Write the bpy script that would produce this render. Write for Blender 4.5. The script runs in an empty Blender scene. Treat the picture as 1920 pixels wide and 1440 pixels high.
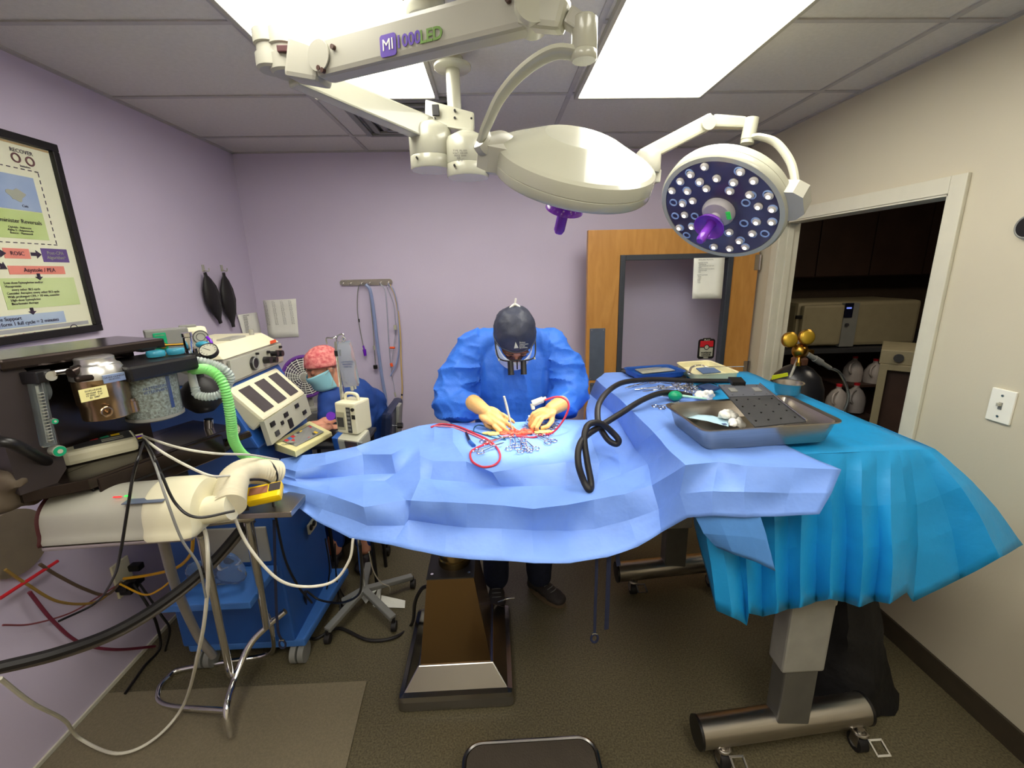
import bpy, bmesh, math, random
from mathutils import Vector, Matrix, noise
random.seed(7)
C = bpy.context.scene.collection
scene = bpy.context.scene
V = Vector
PI = math.pi

# ------------------------------------------------------------------ camera, world, exposure
CAMPOS = V((0, 0, 1.70)); FPX = 832.0
RC = (Matrix.Rotation(-0.0363297, 3, 'Z') @ Matrix.Rotation(PI/2-0.2492303, 3, 'X') @ Matrix.Rotation(math.radians(-1.3), 3, 'Z'))
cd = bpy.data.cameras.new('camera'); cam = bpy.data.objects.new('camera', cd); C.objects.link(cam)
cam.matrix_world = Matrix.Translation(CAMPOS) @ RC.to_4x4()
cd.sensor_width = 36; cd.lens = 36*FPX/1920; cd.clip_start = 0.02
scene.camera = cam
w = bpy.data.worlds.new('world'); scene.world = w; w.use_nodes = True
w.node_tree.nodes['Background'].inputs[0].default_value = (0.5, 0.5, 0.5, 1)
w.node_tree.nodes['Background'].inputs[1].default_value = 0.05
scene.view_settings.view_transform = 'Standard'; scene.view_settings.look = 'None'
scene.view_settings.gamma = 1; scene.view_settings.use_curve_mapping = False
scene.view_settings.exposure = 0.95
PANEL_L = 6            # radiance of the ceiling panels
SPOT_W = 20              # surgical heads

def ray(px, py): return RC @ V((px-960, -(py-720), -FPX))
def at(px, py, Y=None, X=None, Z=None):
    d = ray(px, py)
    if Y is not None: t = (Y-CAMPOS.y)/d.y
    elif X is not None: t = (X-CAMPOS.x)/d.x
    else: t = (Z-CAMPOS.z)/d.z
    return CAMPOS + d*t
def atp(px, py, P, n):
    d = ray(px, py); return CAMPOS + d*(((P-CAMPOS).dot(n))/d.dot(n))

# ------------------------------------------------------------------ materials
def lin(c):
    if isinstance(c, str): c = tuple(int(c[i:i+2], 16) for i in (0, 2, 4))
    return tuple(((x/255)/12.92 if x/255 <= .04045 else ((x/255+.055)/1.055)**2.4) for x in c)
MATS = {}
def mat(name, col, rough=.5, metal=0, var=.06, scale=15, bump=0, bscale=60, trans=0, alpha=1, emit=0, ior=1.45, col2=None, coat=0, sheen=0, stretch=None, ecol=None, sss=0):
    if name in MATS: return MATS[name]
    m = bpy.data.materials.new(name); m.use_nodes = True; MATS[name] = m
    nt = m.node_tree; b = nt.nodes['Principled BSDF']
    c = lin(col)
    tc = nt.nodes.new('ShaderNodeTexCoord'); src = tc.outputs['Object']
    if stretch:
        mp = nt.nodes.new('ShaderNodeMapping'); mp.inputs['Scale'].default_value = stretch
        nt.links.new(src, mp.inputs[0]); src = mp.outputs[0]
    nz = nt.nodes.new('ShaderNodeTexNoise'); nz.inputs['Scale'].default_value = scale; nz.inputs['Detail'].default_value = 5
    nt.links.new(src, nz.inputs['Vector'])
    rp = nt.nodes.new('ShaderNodeValToRGB')
    c2 = lin(col2) if col2 else tuple(x*(1+var) for x in c)
    c1 = c if col2 else tuple(x*(1-var) for x in c)
    rp.color_ramp.elements[0].color = (*c1, 1); rp.color_ramp.elements[1].color = (*c2, 1)
    rp.color_ramp.elements[0].position = .35; rp.color_ramp.elements[1].position = .65
    nt.links.new(nz.outputs['Fac'], rp.inputs[0]); nt.links.new(rp.outputs[0], b.inputs['Base Color'])
    b.inputs['Roughness'].default_value = rough; b.inputs['Metallic'].default_value = metal
    b.inputs['IOR'].default_value = ior
    if trans: b.inputs['Transmission Weight'].default_value = trans
    if alpha < 1: b.inputs['Alpha'].default_value = alpha
    if coat: b.inputs['Coat Weight'].default_value = coat
    if sss: b.inputs['Subsurface Weight'].default_value = sss; b.inputs['Subsurface Radius'].default_value = (.02, .01, .006); b.inputs['Subsurface Scale'].default_value = .5
    if emit:
        b.inputs['Emission Color'].default_value = (*(lin(ecol) if ecol else c), 1); b.inputs['Emission Strength'].default_value = emit
    if bump:
        n2 = nt.nodes.new('ShaderNodeTexNoise'); n2.inputs['Scale'].default_value = bscale; n2.inputs['Detail'].default_value = 4
        nt.links.new(src, n2.inputs['Vector'])
        bp = nt.nodes.new('ShaderNodeBump'); bp.inputs['Strength'].default_value = bump; bp.inputs['Distance'].default_value = .01
        nt.links.new(n2.outputs['Fac'], bp.inputs['Height']); nt.links.new(bp.outputs[0], b.inputs['Normal'])
    return m

M_lav = mat('lavender_paint', (200, 189, 212), .55, var=.02, scale=2, bump=.05, bscale=90)
M_beige = mat('cream_paint', (198, 190, 168), .5, var=.02, scale=2, bump=.05, bscale=90)
M_ceil = mat('ceiling_tile', (208, 204, 198), .9, var=.03, scale=60, bump=.25, bscale=220)
M_grid = mat('ceiling_grid', (176, 172, 170), .6)
M_floor = mat('speckled_floor', (76, 70, 52), .42, col2=(110, 101, 77), scale=150, bump=.08, bscale=200)
M_base = mat('rubber_base', (62, 54, 42), .5, var=.1)
M_trim = mat('white_trim', (206, 202, 184), .4, var=.02)
M_white = mat('white_enamel', (176, 175, 158), .25, var=.01, coat=.4)
M_white2 = mat('grey_white_enamel', (166, 164, 152), .3, var=.01)
M_cream = mat('cream_plastic', (226, 220, 190), .4, var=.02)
M_greyp = mat('grey_plastic', (128, 128, 124), .5, var=.04)
M_dgrey = mat('dark_grey_plastic', (58, 58, 60), .45, var=.08)
M_black = mat('black_plastic', (20, 18, 19), .38, var=.1)
M_rubber = mat('black_rubber', (26, 23, 24), .55, var=.1)
M_steel = mat('brushed_steel', (178, 172, 164), .28, 1, var=.05, scale=8, stretch=(1, 1, 30))
M_pol = mat('polished_steel', (150, 146, 142), .24, 1, var=.04, scale=3)
M_chrome = mat('chrome', (225, 225, 225), .08, 1, var=.01)
M_brass = mat('brass', (196, 150, 60), .28, 1, var=.08)
M_gold = mat('gold_dial_cover', (198, 160, 50), .35, .5, var=.05)
M_machine = mat('brown_black_metal', (56, 47, 44), .2, .75, var=.08, scale=4)
M_blue = mat('machine_blue', (38, 84, 158), .4, var=.04)
M_bluelt = mat('machine_light_blue', (62, 112, 186), .4, var=.04)
M_drape = mat('blue_drape_paper', (112, 150, 226), .5, var=.04, scale=9, bump=.9, bscale=7)
M_drapeb = mat('blue_drape_corner', (90, 150, 226), .55, var=.03, scale=9, bump=.12, bscale=40)
M_cyan = mat('cyan_drape_paper', (24, 146, 208), .5, var=.05, scale=8, bump=.8, bscale=8)
M_gown = mat('gown_blue', (48, 110, 214), .6, var=.05, scale=8, bump=1.0, bscale=13)
M_navy = mat('navy_cloth', (28, 34, 60), .8, var=.12, scale=40)
M_scrub = mat('scrub_blue', (24, 62, 136), .75, var=.08, scale=20, bump=.2, bscale=14)
M_glove = mat('cream_latex', (208, 162, 100), .5, var=.05, scale=30, bump=.1, bscale=60, sss=.1)
M_skin = mat('skin', (214, 150, 122), .5, var=.05, scale=20, sss=.15)
M_skin2 = mat('skin_tan', (190, 130, 104), .5, var=.05, scale=20, sss=.15)
M_cap = mat('charcoal_cap', (50, 54, 72), .5, var=.12, scale=20, bump=.5, bscale=22)
M_mask = mat('mask_white', (216, 226, 240), .7, var=.03)
M_maskb = mat('mask_blue', (140, 196, 210), .7, var=.04)
M_paper = mat('paper', (240, 240, 230), .8, var=.02)
M_ink = mat('print_ink', (70, 68, 72), .8)
M_mat = mat('tan_mat', (124, 114, 92), .9, var=.1, scale=120, bump=.4, bscale=300)
M_purple = mat('purple_plastic', (112, 36, 190), .12, var=.05, coat=.5)
M_purplet = mat('purple_translucent', (160, 80, 225), .12, trans=.5)
M_green = mat('green_plastic', (10, 150, 104), .35)
M_hoseg = mat('green_hose', (140, 226, 130), .35, var=.06, trans=.15, sss=.2)
M_hosew = mat('clear_corrugated_hose', (206, 216, 212), .22, trans=.45)
M_hosec = mat('cream_corrugated_hose', (214, 206, 180), .6)
M_clear = mat('clear_plastic', (215, 225, 228), .08, trans=.93, ior=1.2)
M_bag = mat('clear_fluid_bag', (205, 212, 218), .12, trans=.75, ior=1.25)
M_glass = mat('glass', (248, 250, 252), .02, trans=1, ior=1.03, var=.0)
M_red = mat('red_tube', (214, 60, 76), .25, trans=.3)
M_redp = mat('red_paint', (196, 34, 44), .4)
M_pinkt = mat('pink_tube', (242, 130, 140), .25, trans=.25)
M_tissue = mat('red_tissue', (214, 44, 34), .25, col2=(240, 110, 80), scale=60, bump=.5, bscale=60)
M_gauze = mat('white_gauze', (236, 234, 226), .95, var=.03, bump=.4, bscale=90)
M_yel = mat('yellow_plastic', (240, 200, 10), .4, var=.03)
M_orange = mat('orange_plastic', (240, 90, 40), .4)
M_screen = mat('dark_screen', (72, 66, 66), .15)
M_wcable = mat('white_cable', (210, 206, 190), .5)
M_ycable = mat('yellow_cable', (224, 170, 30), .5)
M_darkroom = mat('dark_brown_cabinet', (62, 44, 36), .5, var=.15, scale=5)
M_beigem = mat('beige_appliance', (150, 140, 112), .5, var=.04)
M_jug = mat('milky_jug', (200, 190, 185), .4, trans=.3)
M_teal = mat('teal_translucent', (70, 170, 200), .2, trans=.4)
M_amber = mat('amber_tube', (214, 180, 110), .3, trans=.2)
M_bluet = mat('pale_blue_tube', (160, 176, 220), .3, trans=.35)
M_granule = mat('soda_lime_granules', (226, 222, 208), .9, col2=(150, 140, 120), scale=160, bump=.8, bscale=150)
M_floral = mat('pink_floral_cloth', (232, 150, 142), .8, col2=(196, 84, 92), scale=55)
def panelmat():
    m = mat('light_diffuser', (255, 252, 226), .6, emit=PANEL_L, ecol=(255, 251, 238)); return m
M_panel = panelmat()
M_led = mat('led_lens', (205, 200, 196), .08, coat=.5)
M_ledc = mat('led_core', (255, 240, 215), .2, emit=3, ecol=(255, 232, 200))
M_lcd = mat('lcd_glow', (120, 130, 200), .2, emit=.6, ecol=(110, 130, 220))
def woodmat():
    m = bpy.data.materials.new('birch_veneer'); m.use_nodes = True; nt = m.node_tree; b = nt.nodes['Principled BSDF']
    tc = nt.nodes.new('ShaderNodeTexCoord'); mp = nt.nodes.new('ShaderNodeMapping'); mp.inputs['Scale'].default_value = (7, 7, 1.4)
    n = nt.nodes.new('ShaderNodeTexNoise'); n.inputs['Scale'].default_value = 3; n.inputs['Detail'].default_value = 8; n.inputs['Distortion'].default_value = .8
    r = nt.nodes.new('ShaderNodeValToRGB'); r.color_ramp.elements[0].color = (*lin((176, 122, 58)), 1); r.color_ramp.elements[1].color = (*lin((196, 142, 74)), 1)
    r.color_ramp.elements[0].position = .3; r.color_ramp.elements[1].position = .7
    nt.links.new(tc.outputs['Object'], mp.inputs[0]); nt.links.new(mp.outputs[0], n.inputs['Vector']); nt.links.new(n.outputs['Fac'], r.inputs[0]); nt.links.new(r.outputs[0], b.inputs['Base Color'])
    b.inputs['Roughness'].default_value = .35
    return m
M_wood = woodmat()

# ------------------------------------------------------------------ geometry builder
def frame(pos, y=None, z=None, x=None):
    """matrix with the given axes (two of them; the first wins)"""
    if y is not None and z is not None:
        y = V(y).normalized(); z = V(z); z = (z - y*z.dot(y)).normalized(); x = y.cross(z)
    elif z is not None and x is not None:
        z = V(z).normalized(); x = V(x); x = (x - z*x.dot(z)).normalized(); y = z.cross(x)
    elif x is not None and y is not None:
        x = V(x).normalized(); y = V(y); y = (y - x*y.dot(x)).normalized(); z = x.cross(y)
    m = Matrix((x, y, z)).transposed().to_4x4(); m.translation = V(pos); return m
def catmull(P, k=8, closed=False):
    P = [V(p) for p in P]; n = len(P)
    if n < 3: return P
    out = []
    rng = range(n if closed else n-1)
    for i in rng:
        p0 = P[(i-1) % n] if closed or i > 0 else P[0]*2-P[1]
        p1 = P[i]; p2 = P[(i+1) % n]
        p3 = P[(i+2) % n] if closed or i+2 < n else P[-1]*2-P[-2]
        for j in range(k):
            t = j/k
            out.append(.5*((2*p1)+(p2-p0)*t+(2*p0-5*p1+4*p2-p3)*t*t+(3*p1-p0-3*p2+p3)*t*t*t))
    if not closed: out.append(P[-1])
    return out
ORG = {}
class B:
    def __init__(s, M=None): s.v = []; s.f = []; s.m = []; s.s = []; s.M = M; s.mi = 0; s.mats = []; s.sharp = set()
    def use(s, m):
        if m not in s.mats: s.mats.append(m)
        s.mi = s.mats.index(m); return s
    def add(s, vs, fs, smooth=False, M=None):
        o = len(s.v); MM = s.M @ M if (s.M and M) else (M or s.M)
        s.v += [(MM @ V(p)) if MM else V(p) for p in vs]
        for f in fs: s.f.append([o+i for i in f]); s.m.append(s.mi); s.s.append(smooth)
        return s
    def box(s, c, size, bev=0, M=None, top=None):
        hx, hy, hz = size[0]/2, size[1]/2, size[2]/2; c = V(c)
        tx, ty = (top if top else (1, 1))
        vs = [(-hx, -hy, -hz), (hx, -hy, -hz), (hx, hy, -hz), (-hx, hy, -hz), (-hx*tx, -hy*ty, hz), (hx*tx, -hy*ty, hz), (hx*tx, hy*ty, hz), (-hx*tx, hy*ty, hz)]
        fs = [(0, 3, 2, 1), (4, 5, 6, 7), (0, 1, 5, 4), (1, 2, 6, 5), (2, 3, 7, 6), (3, 0, 4, 7)]
        if bev:
            return s.bevadd([V(p)+c for p in vs], fs, bev, M)
        return s.add([V(p)+c for p in vs], fs, False, M)
    def bevadd(s, vs, fs, bev, M=None, seg=2):
        bm = bmesh.new(); bv = [bm.verts.new(p) for p in vs]
        for f in fs: bm.faces.new([bv[i] for i in f])
        bmesh.ops.recalc_face_normals(bm, faces=bm.faces)
        bmesh.ops.bevel(bm, geom=list(bm.edges), offset=bev, segments=seg, profile=.6, affect='EDGES', clamp_overlap=True)
        bm.verts.index_update()
        s.add([v.co.copy() for v in bm.verts], [[v.index for v in f.verts] for f in bm.faces], seg > 2, M); bm.free(); return s
    def hexa(s, p, bev=0, M=None):   # 8 points: bottom 4 then top 4
        fs = [(0, 3, 2, 1), (4, 5, 6, 7), (0, 1, 5, 4), (1, 2, 6, 5), (2, 3, 7, 6), (3, 0, 4, 7)]
        return s.bevadd([V(q) for q in p], fs, bev, M) if bev else s.add(p, fs, False, M)
    def beam(s, p0, p1, w0, h0, w1=None, h1=None, up=(0, 0, 1), bev=.006):
        w1 = w0 if w1 is None else w1; h1 = h0 if h1 is None else h1
        p0, p1 = V(p0), V(p1); y = (p1-p0).normalized(); z = V(up); z = (z-y*z.dot(y)).normalized(); x = y.cross(z)
        q = []
        for sgn in (-1, 1):
            for a, b in ((p0, (w0, h0)), (p1, (w1, h1))):
                pass
        pts = [p0-x*w0/2-z*h0/2, p0+x*w0/2-z*h0/2, p1+x*w1/2-z*h1/2, p1-x*w1/2-z*h1/2,
               p0-x*w0/2+z*h0/2, p0+x*w0/2+z*h0/2, p1+x*w1/2+z*h1/2, p1-x*w1/2+z*h1/2]
        return s.hexa(pts, bev)
    def cyl(s, p0, p1, r0, r1=None, n=24, caps=True):
        r1 = r0 if r1 is None else r1; p0, p1 = V(p0), V(p1); y = (p1-p0)
        return s.lathe([(0, 0), (r0, 0), (r1, y.length), (0, y.length)] if caps else [(r0, 0), (r1, y.length)], frame(p0, y=None, z=y.normalized(), x=perp(y)), n)
    def lathe(s, prof, M=None, n=32, smooth=None):
        vs = []; fs = []; idx = []
        for (r, z) in prof:
            if abs(r) < 1e-7: idx.append([len(vs)]); vs.append((0, 0, z))
            else:
                idx.append(list(range(len(vs), len(vs)+n)))
                vs += [(r*math.cos(2*PI*k/n), r*math.sin(2*PI*k/n), z) for k in range(n)]
        for i in range(len(prof)-1):
            a, b = idx[i], idx[i+1]
            for k in range(n):
                k2 = (k+1) % n
                if len(a) == 1 and len(b) == 1: continue
                if len(a) == 1: fs.append((a[0], b[k2], b[k]))
                elif len(b) == 1: fs.append((a[k], a[k2], b[0]))
                else: fs.append((a[k], a[k2], b[k2], b[k]))
        return s.add(vs, fs, True if smooth is None else smooth, M)
    def tube(s, pts, r, n=10, k=8, closed=False, smooth=True, raw=False):
        P = [V(p) for p in pts] if raw else catmull(pts, k, closed)
        if len(P) < 2: return s
        rf = r if callable(r) else (lambda t: r)
        m = len(P); T = []
        for i in range(m):
            a = P[(i-1) % m] if closed else P[max(i-1, 0)]; b = P[(i+1) % m] if closed else P[min(i+1, m-1)]
            d = b-a; T.append(d.normalized() if d.length > 1e-9 else V((0, 0, 1)))
        N = perp(T[0]).normalized(); vs = []; fs = []
        for i in range(m):
            N = N - T[i]*N.dot(T[i]); N = N.normalized() if N.length > 1e-6 else perp(T[i]).normalized()
            Bn = T[i].cross(N); rr = rf(i/(m-1))
            vs += [P[i]+(N*math.cos(2*PI*j/n)+Bn*math.sin(2*PI*j/n))*rr for j in range(n)]
        for i in range(m if closed else m-1):
            o, o2 = i*n, ((i+1) % m)*n
            fs += [(o+j, o+(j+1) % n, o2+(j+1) % n, o2+j) for j in range(n)]
        if not closed: fs += [tuple(range(n))[::-1], tuple((m-1)*n+j for j in range(n))]
        return s.add(vs, fs, smooth)
    def corr(s, pts, r, pitch=.012, depth=.12, n=16):
        P = catmull(pts, 12); L = [0]
        for i in range(1, len(P)): L.append(L[-1]+(P[i]-P[i-1]).length)
        tot = L[-1]; cnt = max(4, int(tot/pitch)*4); Q = []; j = 0
        for i in range(cnt+1):
            d = tot*i/cnt
            while j < len(P)-2 and L[j+1] < d: j += 1
            t = (d-L[j])/max(1e-9, L[j+1]-L[j]); Q.append(P[j].lerp(P[j+1], min(1, t)))
        return s.tube(Q, lambda t: r*(1-depth*(.5-.5*math.cos(2*PI*t*cnt/4))), n=n, raw=True)
    def sph(s, c, r, M=None, n=20, m=12):
        r = (r, r, r) if not hasattr(r, '__len__') else r
        vs = [(c[0], c[1], c[2]-r[2])]; fs = []
        for i in range(1, m):
            a = PI*i/m
            vs += [(c[0]+r[0]*math.sin(a)*math.cos(2*PI*k/n), c[1]+r[1]*math.sin(a)*math.sin(2*PI*k/n), c[2]-r[2]*math.cos(a)) for k in range(n)]
        vs.append((c[0], c[1], c[2]+r[2])); e = len(vs)-1
        fs += [(0, 1+(k+1) % n, 1+k) for k in range(n)]
        for i in range(m-2):
            o = 1+i*n; fs += [(o+k, o+(k+1) % n, o+n+(k+1) % n, o+n+k) for k in range(n)]
        o = 1+(m-2)*n; fs += [(o+k, o+(k+1) % n, e) for k in range(n)]
        return s.add(vs, fs, True, M)
    def prism(s, poly, d, M=None, smooth=False):   # polygon in local xy extruded along z by d
        n = len(poly); vs = [(p[0], p[1], 0) for p in poly]+[(p[0], p[1], d) for p in poly]
        fs = [tuple(range(n))[::-1], tuple(range(n, 2*n))]+[(i, (i+1) % n, n+(i+1) % n, n+i) for i in range(n)]
        return s.add(vs, fs, smooth, M)
    def torus(s, c, R, r, M=None, n=24, k=8, sx=1, sy=1):
        pts = [V((c[0]+R*sx*math.cos(2*PI*i/n), c[1]+R*sy*math.sin(2*PI*i/n), c[2])) for i in range(n)]
        if M: pts = [M @ p for p in pts]
        return s.tube(pts, r, n=k, closed=True, raw=True)
    def quad(s, a, b, c, d): return s.add([a, b, c, d], [(0, 1, 2, 3)])
    def slab(s, pts, n, th):            # polygon given in world points with thickness along -n
        n = V(n).normalized()*th; k = len(pts); vs = [V(p) for p in pts]+[V(p)-n for p in pts]
        return s.add(vs, [tuple(range(k)), tuple(range(k, 2*k))[::-1]]+[(i, k+i, k+(i+1) % k, (i+1) % k) for i in range(k)])
    def grid(s, rows, k=4, amp=0, freq=6, smooth=True, pillow=0, crease=False):
        """bilinear refinement of control rows of points; crease keeps the control lines as sharp folds, pillow bulges each panel"""
        nr, nc = len(rows), len(rows[0]); R, Cn = (nr-1)*k+1, (nc-1)*k+1; vs = []; fs = []
        rr_ = random.Random(nr*100+nc); pil = [[rr_.uniform(-.3, 1)*(1 if rr_.random() < .8 else -1) for _ in range(nc)] for _ in range(nr)]
        for i in range(R):
            a, fi = divmod(i, k); a2 = min(a+1, nr-1); fi /= k
            for j in range(Cn):
                b, fj = divmod(j, k); b2 = min(b+1, nc-1); fj /= k
                p = (V(rows[a][b]).lerp(V(rows[a][b2]), fj)).lerp(V(rows[a2][b]).lerp(V(rows[a2][b2]), fj), fi)
                if pillow:
                    n = (V(rows[a][b2])-V(rows[a2][b])).cross(V(rows[a2][b2])-V(rows[a][b]))
                    if n.length > 1e-9: p = p+n.normalized()*pillow*pil[a][b]*math.sin(PI*fi)**.7*math.sin(PI*fj)**.7 if 0 < fi < 1 and 0 < fj < 1 else p
                if amp:
                    p = p+noise.noise_vector(p*freq)*amp+noise.noise_vector(p*freq*2.7)*amp*.4
                vs.append(p)
        o0 = len(s.v)
        for i in range(R-1):
            for j in range(Cn-1):
                o = i*Cn+j; fs.append((o, o+1, o+Cn+1, o+Cn))
                if crease:
                    if i % k == 0: s.sharp.add((o0+o, o0+o+1))
                    if j % k == 0: s.sharp.add((o0+o, o0+o+Cn))
        return s.add(vs, fs, smooth)
    def build(s, name, mats=None, parent=None, solid=0, weld=False):
        if mats is not None: s.mats = mats if isinstance(mats, list) else [mats]
        me = bpy.data.meshes.new(name)
        if parent is None:
            lo = [min(p[i] for p in s.v) for i in range(3)]; hi = [max(p[i] for p in s.v) for i in range(3)]
            org = V(((lo[0]+hi[0])/2, (lo[1]+hi[1])/2, lo[2])); loc = org
        else: org = ORG[parent.name]; loc = V((0, 0, 0))
        me.from_pydata([p-org for p in s.v], [], s.f); 
        for m in s.mats: me.materials.append(m)
        for p, mi, sm in zip(me.polygons, s.m, s.s): p.material_index = min(mi, max(0, len(s.mats)-1)); p.use_smooth = sm
        if s.sharp:
            for e in me.edges:
                a, b_ = e.vertices[0], e.vertices[1]
                if (a, b_) in s.sharp or (b_, a) in s.sharp: e.use_edge_sharp = True
        me.validate()
        bm = bmesh.new(); bm.from_mesh(me); bmesh.ops.recalc_face_normals(bm, faces=bm.faces)
        for e in bm.edges:
            if len(e.link_faces) == 2 and e.calc_face_angle(0) > .72: e.smooth = False
        bm.to_mesh(me); bm.free()
        o = bpy.data.objects.new(name, me); C.objects.link(o); o.parent = parent; o.location = loc
        ORG[o.name] = org
        if solid:
            md = o.modifiers.new('s', 'SOLIDIFY'); md.thickness = solid; md.offset = 0
        return o
def perp(d):
    d = V(d); a = V((0, 0, 1)) if abs(d.normalized().z) < .9 else V((1, 0, 0)); return (a-d.normalized()*a.dot(d.normalized())).normalized()
def tag(o, label=None, cat=None, group=None, kind=None):
    if label: o['label'] = label
    if cat: o['category'] = cat
    if group: o['group'] = group
    if kind: o['kind'] = kind
    return o
def thing(name, label, cat, loc, group=None):
    o = bpy.data.objects.new(name, None); C.objects.link(o); o.location = loc; o.empty_display_size = .05
    ORG[o.name] = V(loc); return tag(o, label, cat, group)
def solo(b, name, m, label, cat, group=None, **k): return tag(b.build(name, m, None, **k), label, cat, group)
def struct(b, name, m): return tag(b.build(name, m), kind='structure')
def ptag(o, label): o['label'] = label; return o
def dup(root, M, label, group=None):     # copy of a single-mesh thing (or Empty with children) moved by matrix M
    r = root.copy(); C.objects.link(r); r.matrix_world = M; ORG[r.name] = M.translation.copy()
    r['label'] = label
    for ch in list(root.children):
        c = ch.copy(); C.objects.link(c); c.parent = r
        for g in ch.children: d = g.copy(); C.objects.link(d); d.parent = c
    return r
def text(name, body, size, m, parent, M, align='CENTER', space=1.0, ext=.0006, bold=0, ws=1, wrap=1.0):
    cu = bpy.data.curves.new('t', 'FONT'); cu.body = body; cu.size = size; cu.align_x = align; cu.align_y = 'CENTER'
    cu.extrude = ext; cu.space_line = space; cu.offset = bold; cu.resolution_u = 3; cu.space_character = ws
    t = bpy.data.objects.new('t', cu); C.objects.link(t)
    me = bpy.data.meshes.new_from_object(t.evaluated_get(bpy.context.evaluated_depsgraph_get()))
    C.objects.unlink(t); bpy.data.objects.remove(t)
    b = B(); b.add([v.co.copy() for v in me.vertices], [list(p.vertices) for p in me.polygons], False, M)
    bpy.data.meshes.remove(me)
    return b.build(name, m, parent)
def organic(shapes, voxel=.01, smooth=4, fold=None):
    """shapes: list of (center, radii(3), matrix3 or None) blended into one continuous skin; returns (verts, faces)"""
    b = B()
    for c, r, R in shapes:
        if R is None: b.sph(c, r, n=14, m=9)
        else:
            M = R.to_4x4(); M.translation = V(c); b.sph((0, 0, 0), r, M=M, n=14, m=9)
    me = bpy.data.meshes.new('tmp'); me.from_pydata([tuple(p) for p in b.v], [], b.f); o = bpy.data.objects.new('tmp', me); C.objects.link(o)
    md = o.modifiers.new('r', 'REMESH'); md.mode = 'VOXEL'; md.voxel_size = voxel
    if smooth:
        ms = o.modifiers.new('s', 'SMOOTH'); ms.iterations = smooth; ms.factor = .5
    bpy.context.view_layer.update()
    m2 = bpy.data.meshes.new_from_object(o.evaluated_get(bpy.context.evaluated_depsgraph_get()))
    vs = [v.co.copy() for v in m2.vertices]; ns = [v.normal.copy() for v in m2.vertices]; fs = [list(p.vertices) for p in m2.polygons]
    bpy.data.objects.remove(o); bpy.data.meshes.remove(me); bpy.data.meshes.remove(m2)
    if fold: vs = [v+n*fold(v, n) for v, n in zip(vs, ns)]
    return vs, fs
def chain(pts, radii, flat=None, step=.35, up=(0, 1, 0)):
    """tapered limb through joints: spheres (or ellipsoids) packed along it"""
    out = []
    for i in range(len(pts)-1):
        a, b = V(pts[i]), V(pts[i+1]); ra, rb = radii[i], radii[i+1]; L = (b-a).length; n = max(2, int(L/(min(ra, rb)*step))+1)
        for j in range(n+1):
            t = j/n; r = ra+(rb-ra)*t; out.append((a.lerp(b, t), (r, r, r) if not flat else (r*flat[0], r*flat[1], r*flat[2]), None))
    return out
# ------------------------------------------------------------------ the setting
XL, XR, YB, YF, H = -1.70, 1.80, 3.30, -1.40, 2.50
struct(B().box(((XL+XR)/2, (YB+YF)/2, -.05), (XR-XL+.2, YB-YF+.2, .1)), 'floor', M_floor)
struct(B().box(((XL+XR)/2, (YB+YF)/2, H+.05), (XR-XL+.2, YB-YF+.2, .1)), 'ceiling', M_ceil)
struct(B().box((XL-.05, (YB+YF)/2, H/2), (.1, YB-YF+.2, H)), 'wall_left', M_lav)
struct(B().box(((XL+XR)/2, YB+.05, H/2), (XR-XL, .1, H)), 'wall_back', M_lav)
struct(B().box(((XL+XR)/2, YF-.05, H/2), (XR-XL+.2, .1, H)), 'wall_front', M_beige)
DY0, DY1, DZ = 1.79, 2.83, 1.955        # doorway in the right wall
b = B().box((XR+.05, (YF+DY0)/2, H/2), (.1, DY0-YF, H)).box((XR+.05, (DY0+DY1)/2, (DZ+H)/2), (.1, DY1-DY0, H-DZ)).box((XR+.05, (DY1+4.6)/2, H/2), (.1, 4.6-DY1, H))
struct(b, 'wall_right', M_beige)
# door casing and jambs
b = B()
cw = .065
b.box((XR-.008, DY0-cw/2, (DZ+cw)/2), (.016, cw, DZ+cw), .004)
b.box((XR-.008, (DY0+DY1)/2, DZ+cw/2), (.0155, DY1-DY0, cw), .003)
b.box((XR-.008, DY1+cw/2, (DZ+cw)/2), (.016, cw, DZ+cw), .004)
b.box((XR+.05, DY0+.004, DZ/2), (.12, .008, DZ)); b.box((XR+.05, DY1-.004, DZ/2), (.12, .008, DZ)); b.box((XR+.05, (DY0+DY1)/2, DZ-.004), (.12, DY1-DY0, .008))
b.box((XR+.05, DY1-.014, DZ/2), (.035, .012, DZ), .002)
struct(b, 'trim_1', M_trim)
struct(B().box((XR-.006, (YF+DY0-cw)/2, .05), (.012, DY0-cw-YF, .1), .002), 'baseboard_right', M_base)
struct(B().box((XR-.006, (DY1+cw+YB)/2, .05), (.012, YB-DY1-cw, .1), .002), 'baseboard_right_far', M_base)
struct(B().box(((XL+XR)/2, YB-.006, .05), (XR-XL-.03, .012, .1), .002), 'baseboard_back', M_base)
struct(B().box((XL+.004, (YF+YB)/2, .008), (.008, YB-YF, .016)), 'baseboard_left', M_trim)
# ceiling grid and wall angle
g = B()
for x in (-.81, .385, 1.585): g.box((x, (YB+YF)/2, H-.003), (.022, YB-YF, .006))
y = YB-.35
while y > YF: g.box(((XL+XR)/2, y, H-.003), (XR-XL, .022, .005)); y -= .62
g.box((XL+.01, (YB+YF)/2, H-.004), (.02, YB-YF, .008)); g.box((XR-.01, (YB+YF)/2, H-.004), (.02, YB-YF, .008)); g.box(((XL+XR)/2, YB-.01, H-.004), (XR-XL, .02, .008))
struct(g, 'trim_2', M_grid)
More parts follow.
